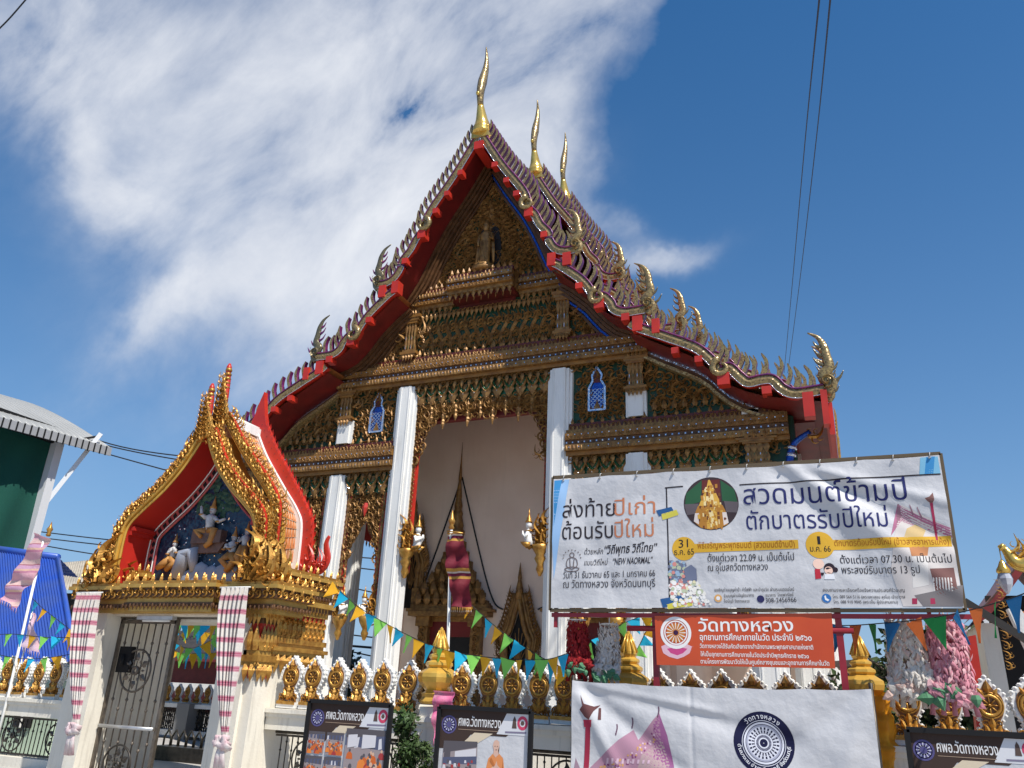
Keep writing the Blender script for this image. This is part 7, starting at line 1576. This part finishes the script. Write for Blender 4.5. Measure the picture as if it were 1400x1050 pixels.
# lamp with a golden swan bracket
sw = thing('swan_lamp', tuple(at(1425, 900, -4.2)*np.array([1, 1, 0])), 'golden swan bracket carrying a hanging glass lamp at the right edge', 'street lamp')
Y = -4.2; P = [at(*q, Y) for q in ((1364, 747), (1371, 749), (1378, 756), (1386, 767), (1398, 772), (1412, 768), (1424, 752))]
m = Msh(); Q = smoothpts(P, 6); m.tube(Q, np.interp(np.linspace(0, 1, len(Q)), [0, .06, .12, .2, .5, .75, 1], [.008, .022, .055, .04, .075, .10, .02]), 8, 0)
for px, py, a in ((1382, 757, -.6), (1391, 764, -.5), (1402, 768, -.2), (1412, 764, 0)): m.T(T_FLAME, at(px, py, Y-.02), sc=.24, ang=a, mat=0, wk=1.5)
m.build('swan_bracket', MT['shiny'], sw)
b = at(1366, 749, Y); m = Msh(); m.tube([b, b-np.array([0, 0, .16])], .006, 5); m.lathe([(.01, -.14), (.03, -.17), (.05, -.22), (.075, -.26), (.08, -.29), (.06, -.31)], b, 10); m.build('lamp_cap', MT['shiny'], sw)
m = Msh(); m.lathe([(.065, -.31), (.085, -.37), (.07, -.44), (.035, -.51), (.005, -.55)], b, 8, smooth=False); m.build('lamp_glass', mat('frosted_glass', (.55, .56, .60), .15, .2, (.35, .36, .42), 9), sw)
m = Msh(); p = at(1424, 770, Y); m.tube([(p[0], Y, 0), (p[0], Y, p[2])], .06, 10); m.lathe([(.07, 0), (.13, .08), (.06, .2)], (p[0], Y, p[2]-.15), 10); m.build('post', mat('crimson_post', (.30, .02, .03), .4), sw)
# ------------------------------------------------------------------ trees and the shrub
def tree(px, py, Y, w, h, label, col, name='tree', n=2600, leaf=.16, trunk=.16, group=None, cone=False, seed=0, lift=.25):
    R = random.Random(seed); c = at(px, py, Y); t = thing(name, (c[0], Y, 0), label, name.replace('_', ' ') if name != 'tree' else 'tree', group)
    m = Msh(); top = c[2]; m.tube([(c[0], Y, 0), (c[0]+.05*w, Y, top*.45), (c[0]-.04*w, Y+.1, top*.9)], [trunk, trunk*.7, trunk*.25], 8)
    for k in range(6):
        th = R.uniform(0, 6.28); z = top*R.uniform(.35, .7); m.tube([(c[0], Y, z), (c[0]+w*.22*math.cos(th), Y+w*.2*math.sin(th), z+h*.2), (c[0]+w*.38*math.cos(th), Y+w*.35*math.sin(th), z+h*.36)], [trunk*.4, trunk*.25, trunk*.08], 6)
    m.build('trunk', mat('bark', (.10, .075, .05), .9, 0, (.06, .045, .03), 6, bump=.4, bscale=20), t)
    cl = []
    for k in range(26 if not cone else 22):
        f = R.random()
        if cone: rr = w*.5*(1-.75*f)*R.uniform(.3, 1); th = R.uniform(0, 6.28); cl.append((rr*math.cos(th), rr*math.sin(th), h*f, w*.22))
        else: th = R.uniform(0, 6.28); u = R.uniform(-1, 1); rr = R.uniform(.45, 1)**.5; cl.append((w*.5*rr*math.sqrt(1-u*u)*math.cos(th), w*.5*rr*math.sqrt(1-u*u)*math.sin(th), h*.5+h*.42*rr*u, w*R.uniform(.12, .24)))
    m = Msh(); V = []; F = []
    lf = np.array([(0, 0, 0), (.28, .45, .05), (0, 1, -.08), (-.28, .45, .05)])
    for i in range(n):
        q = R.choice(cl); d = np.array([R.gauss(0, 1) for _ in range(3)]); d /= np.linalg.norm(d); p = np.array([c[0]+q[0], Y+q[1], top-h+q[2]])+d*q[3]*R.random()**.4
        a = np.array([R.gauss(0, 1), R.gauss(0, 1), R.gauss(-.1, .7)]); a /= np.linalg.norm(a); b = np.cross(a, d+.01); b /= np.linalg.norm(b)+1e-9; nn = np.cross(a, b); s = leaf*R.uniform(.6, 1.3); k = len(V)
        V += [p+s*(l[0]*b+l[1]*a+l[2]*nn) for l in lf]; F.append((k, k+1, k+2, k+3))
    m.add(V, F); cm = mat('foliage', col, .55, 0, tuple(q*.45 for q in col), 2.2, spec=.3); m.build('crown', cm, t); return t
tree(1268, 868, 4.5, 3.6, 3.2, 'dense dark green tree between the cream and pink garlands', (.060, .095, .030), seed=1, n=5200, leaf=.22)
tree(1310, 862, 5.5, 3.2, 3.0, 'lighter olive tree behind the pink garland beside the grey house', (.10, .12, .045), seed=2, n=4200, leaf=.22)
tree(492, 893, 14, 5.5, 4.0, 'dark round tree seen low in the left porch bay beyond the cables', (.035, .055, .022), seed=3, n=5200, leaf=.3)
tree(556, 975, -5.3, .62, 1.25, 'narrow leafy shrub between the two framed posters', (.060, .11, .030), name='shrub', seed=4, n=2600, leaf=.075, trunk=.03, cone=True)
tree(582, 1020, -5.4, .35, .6, 'small sprig of leaves at the foot of the pier, right of the narrow shrub', (.075, .12, .035), name='shrub', seed=5, n=700, leaf=.07, trunk=.015, cone=True)
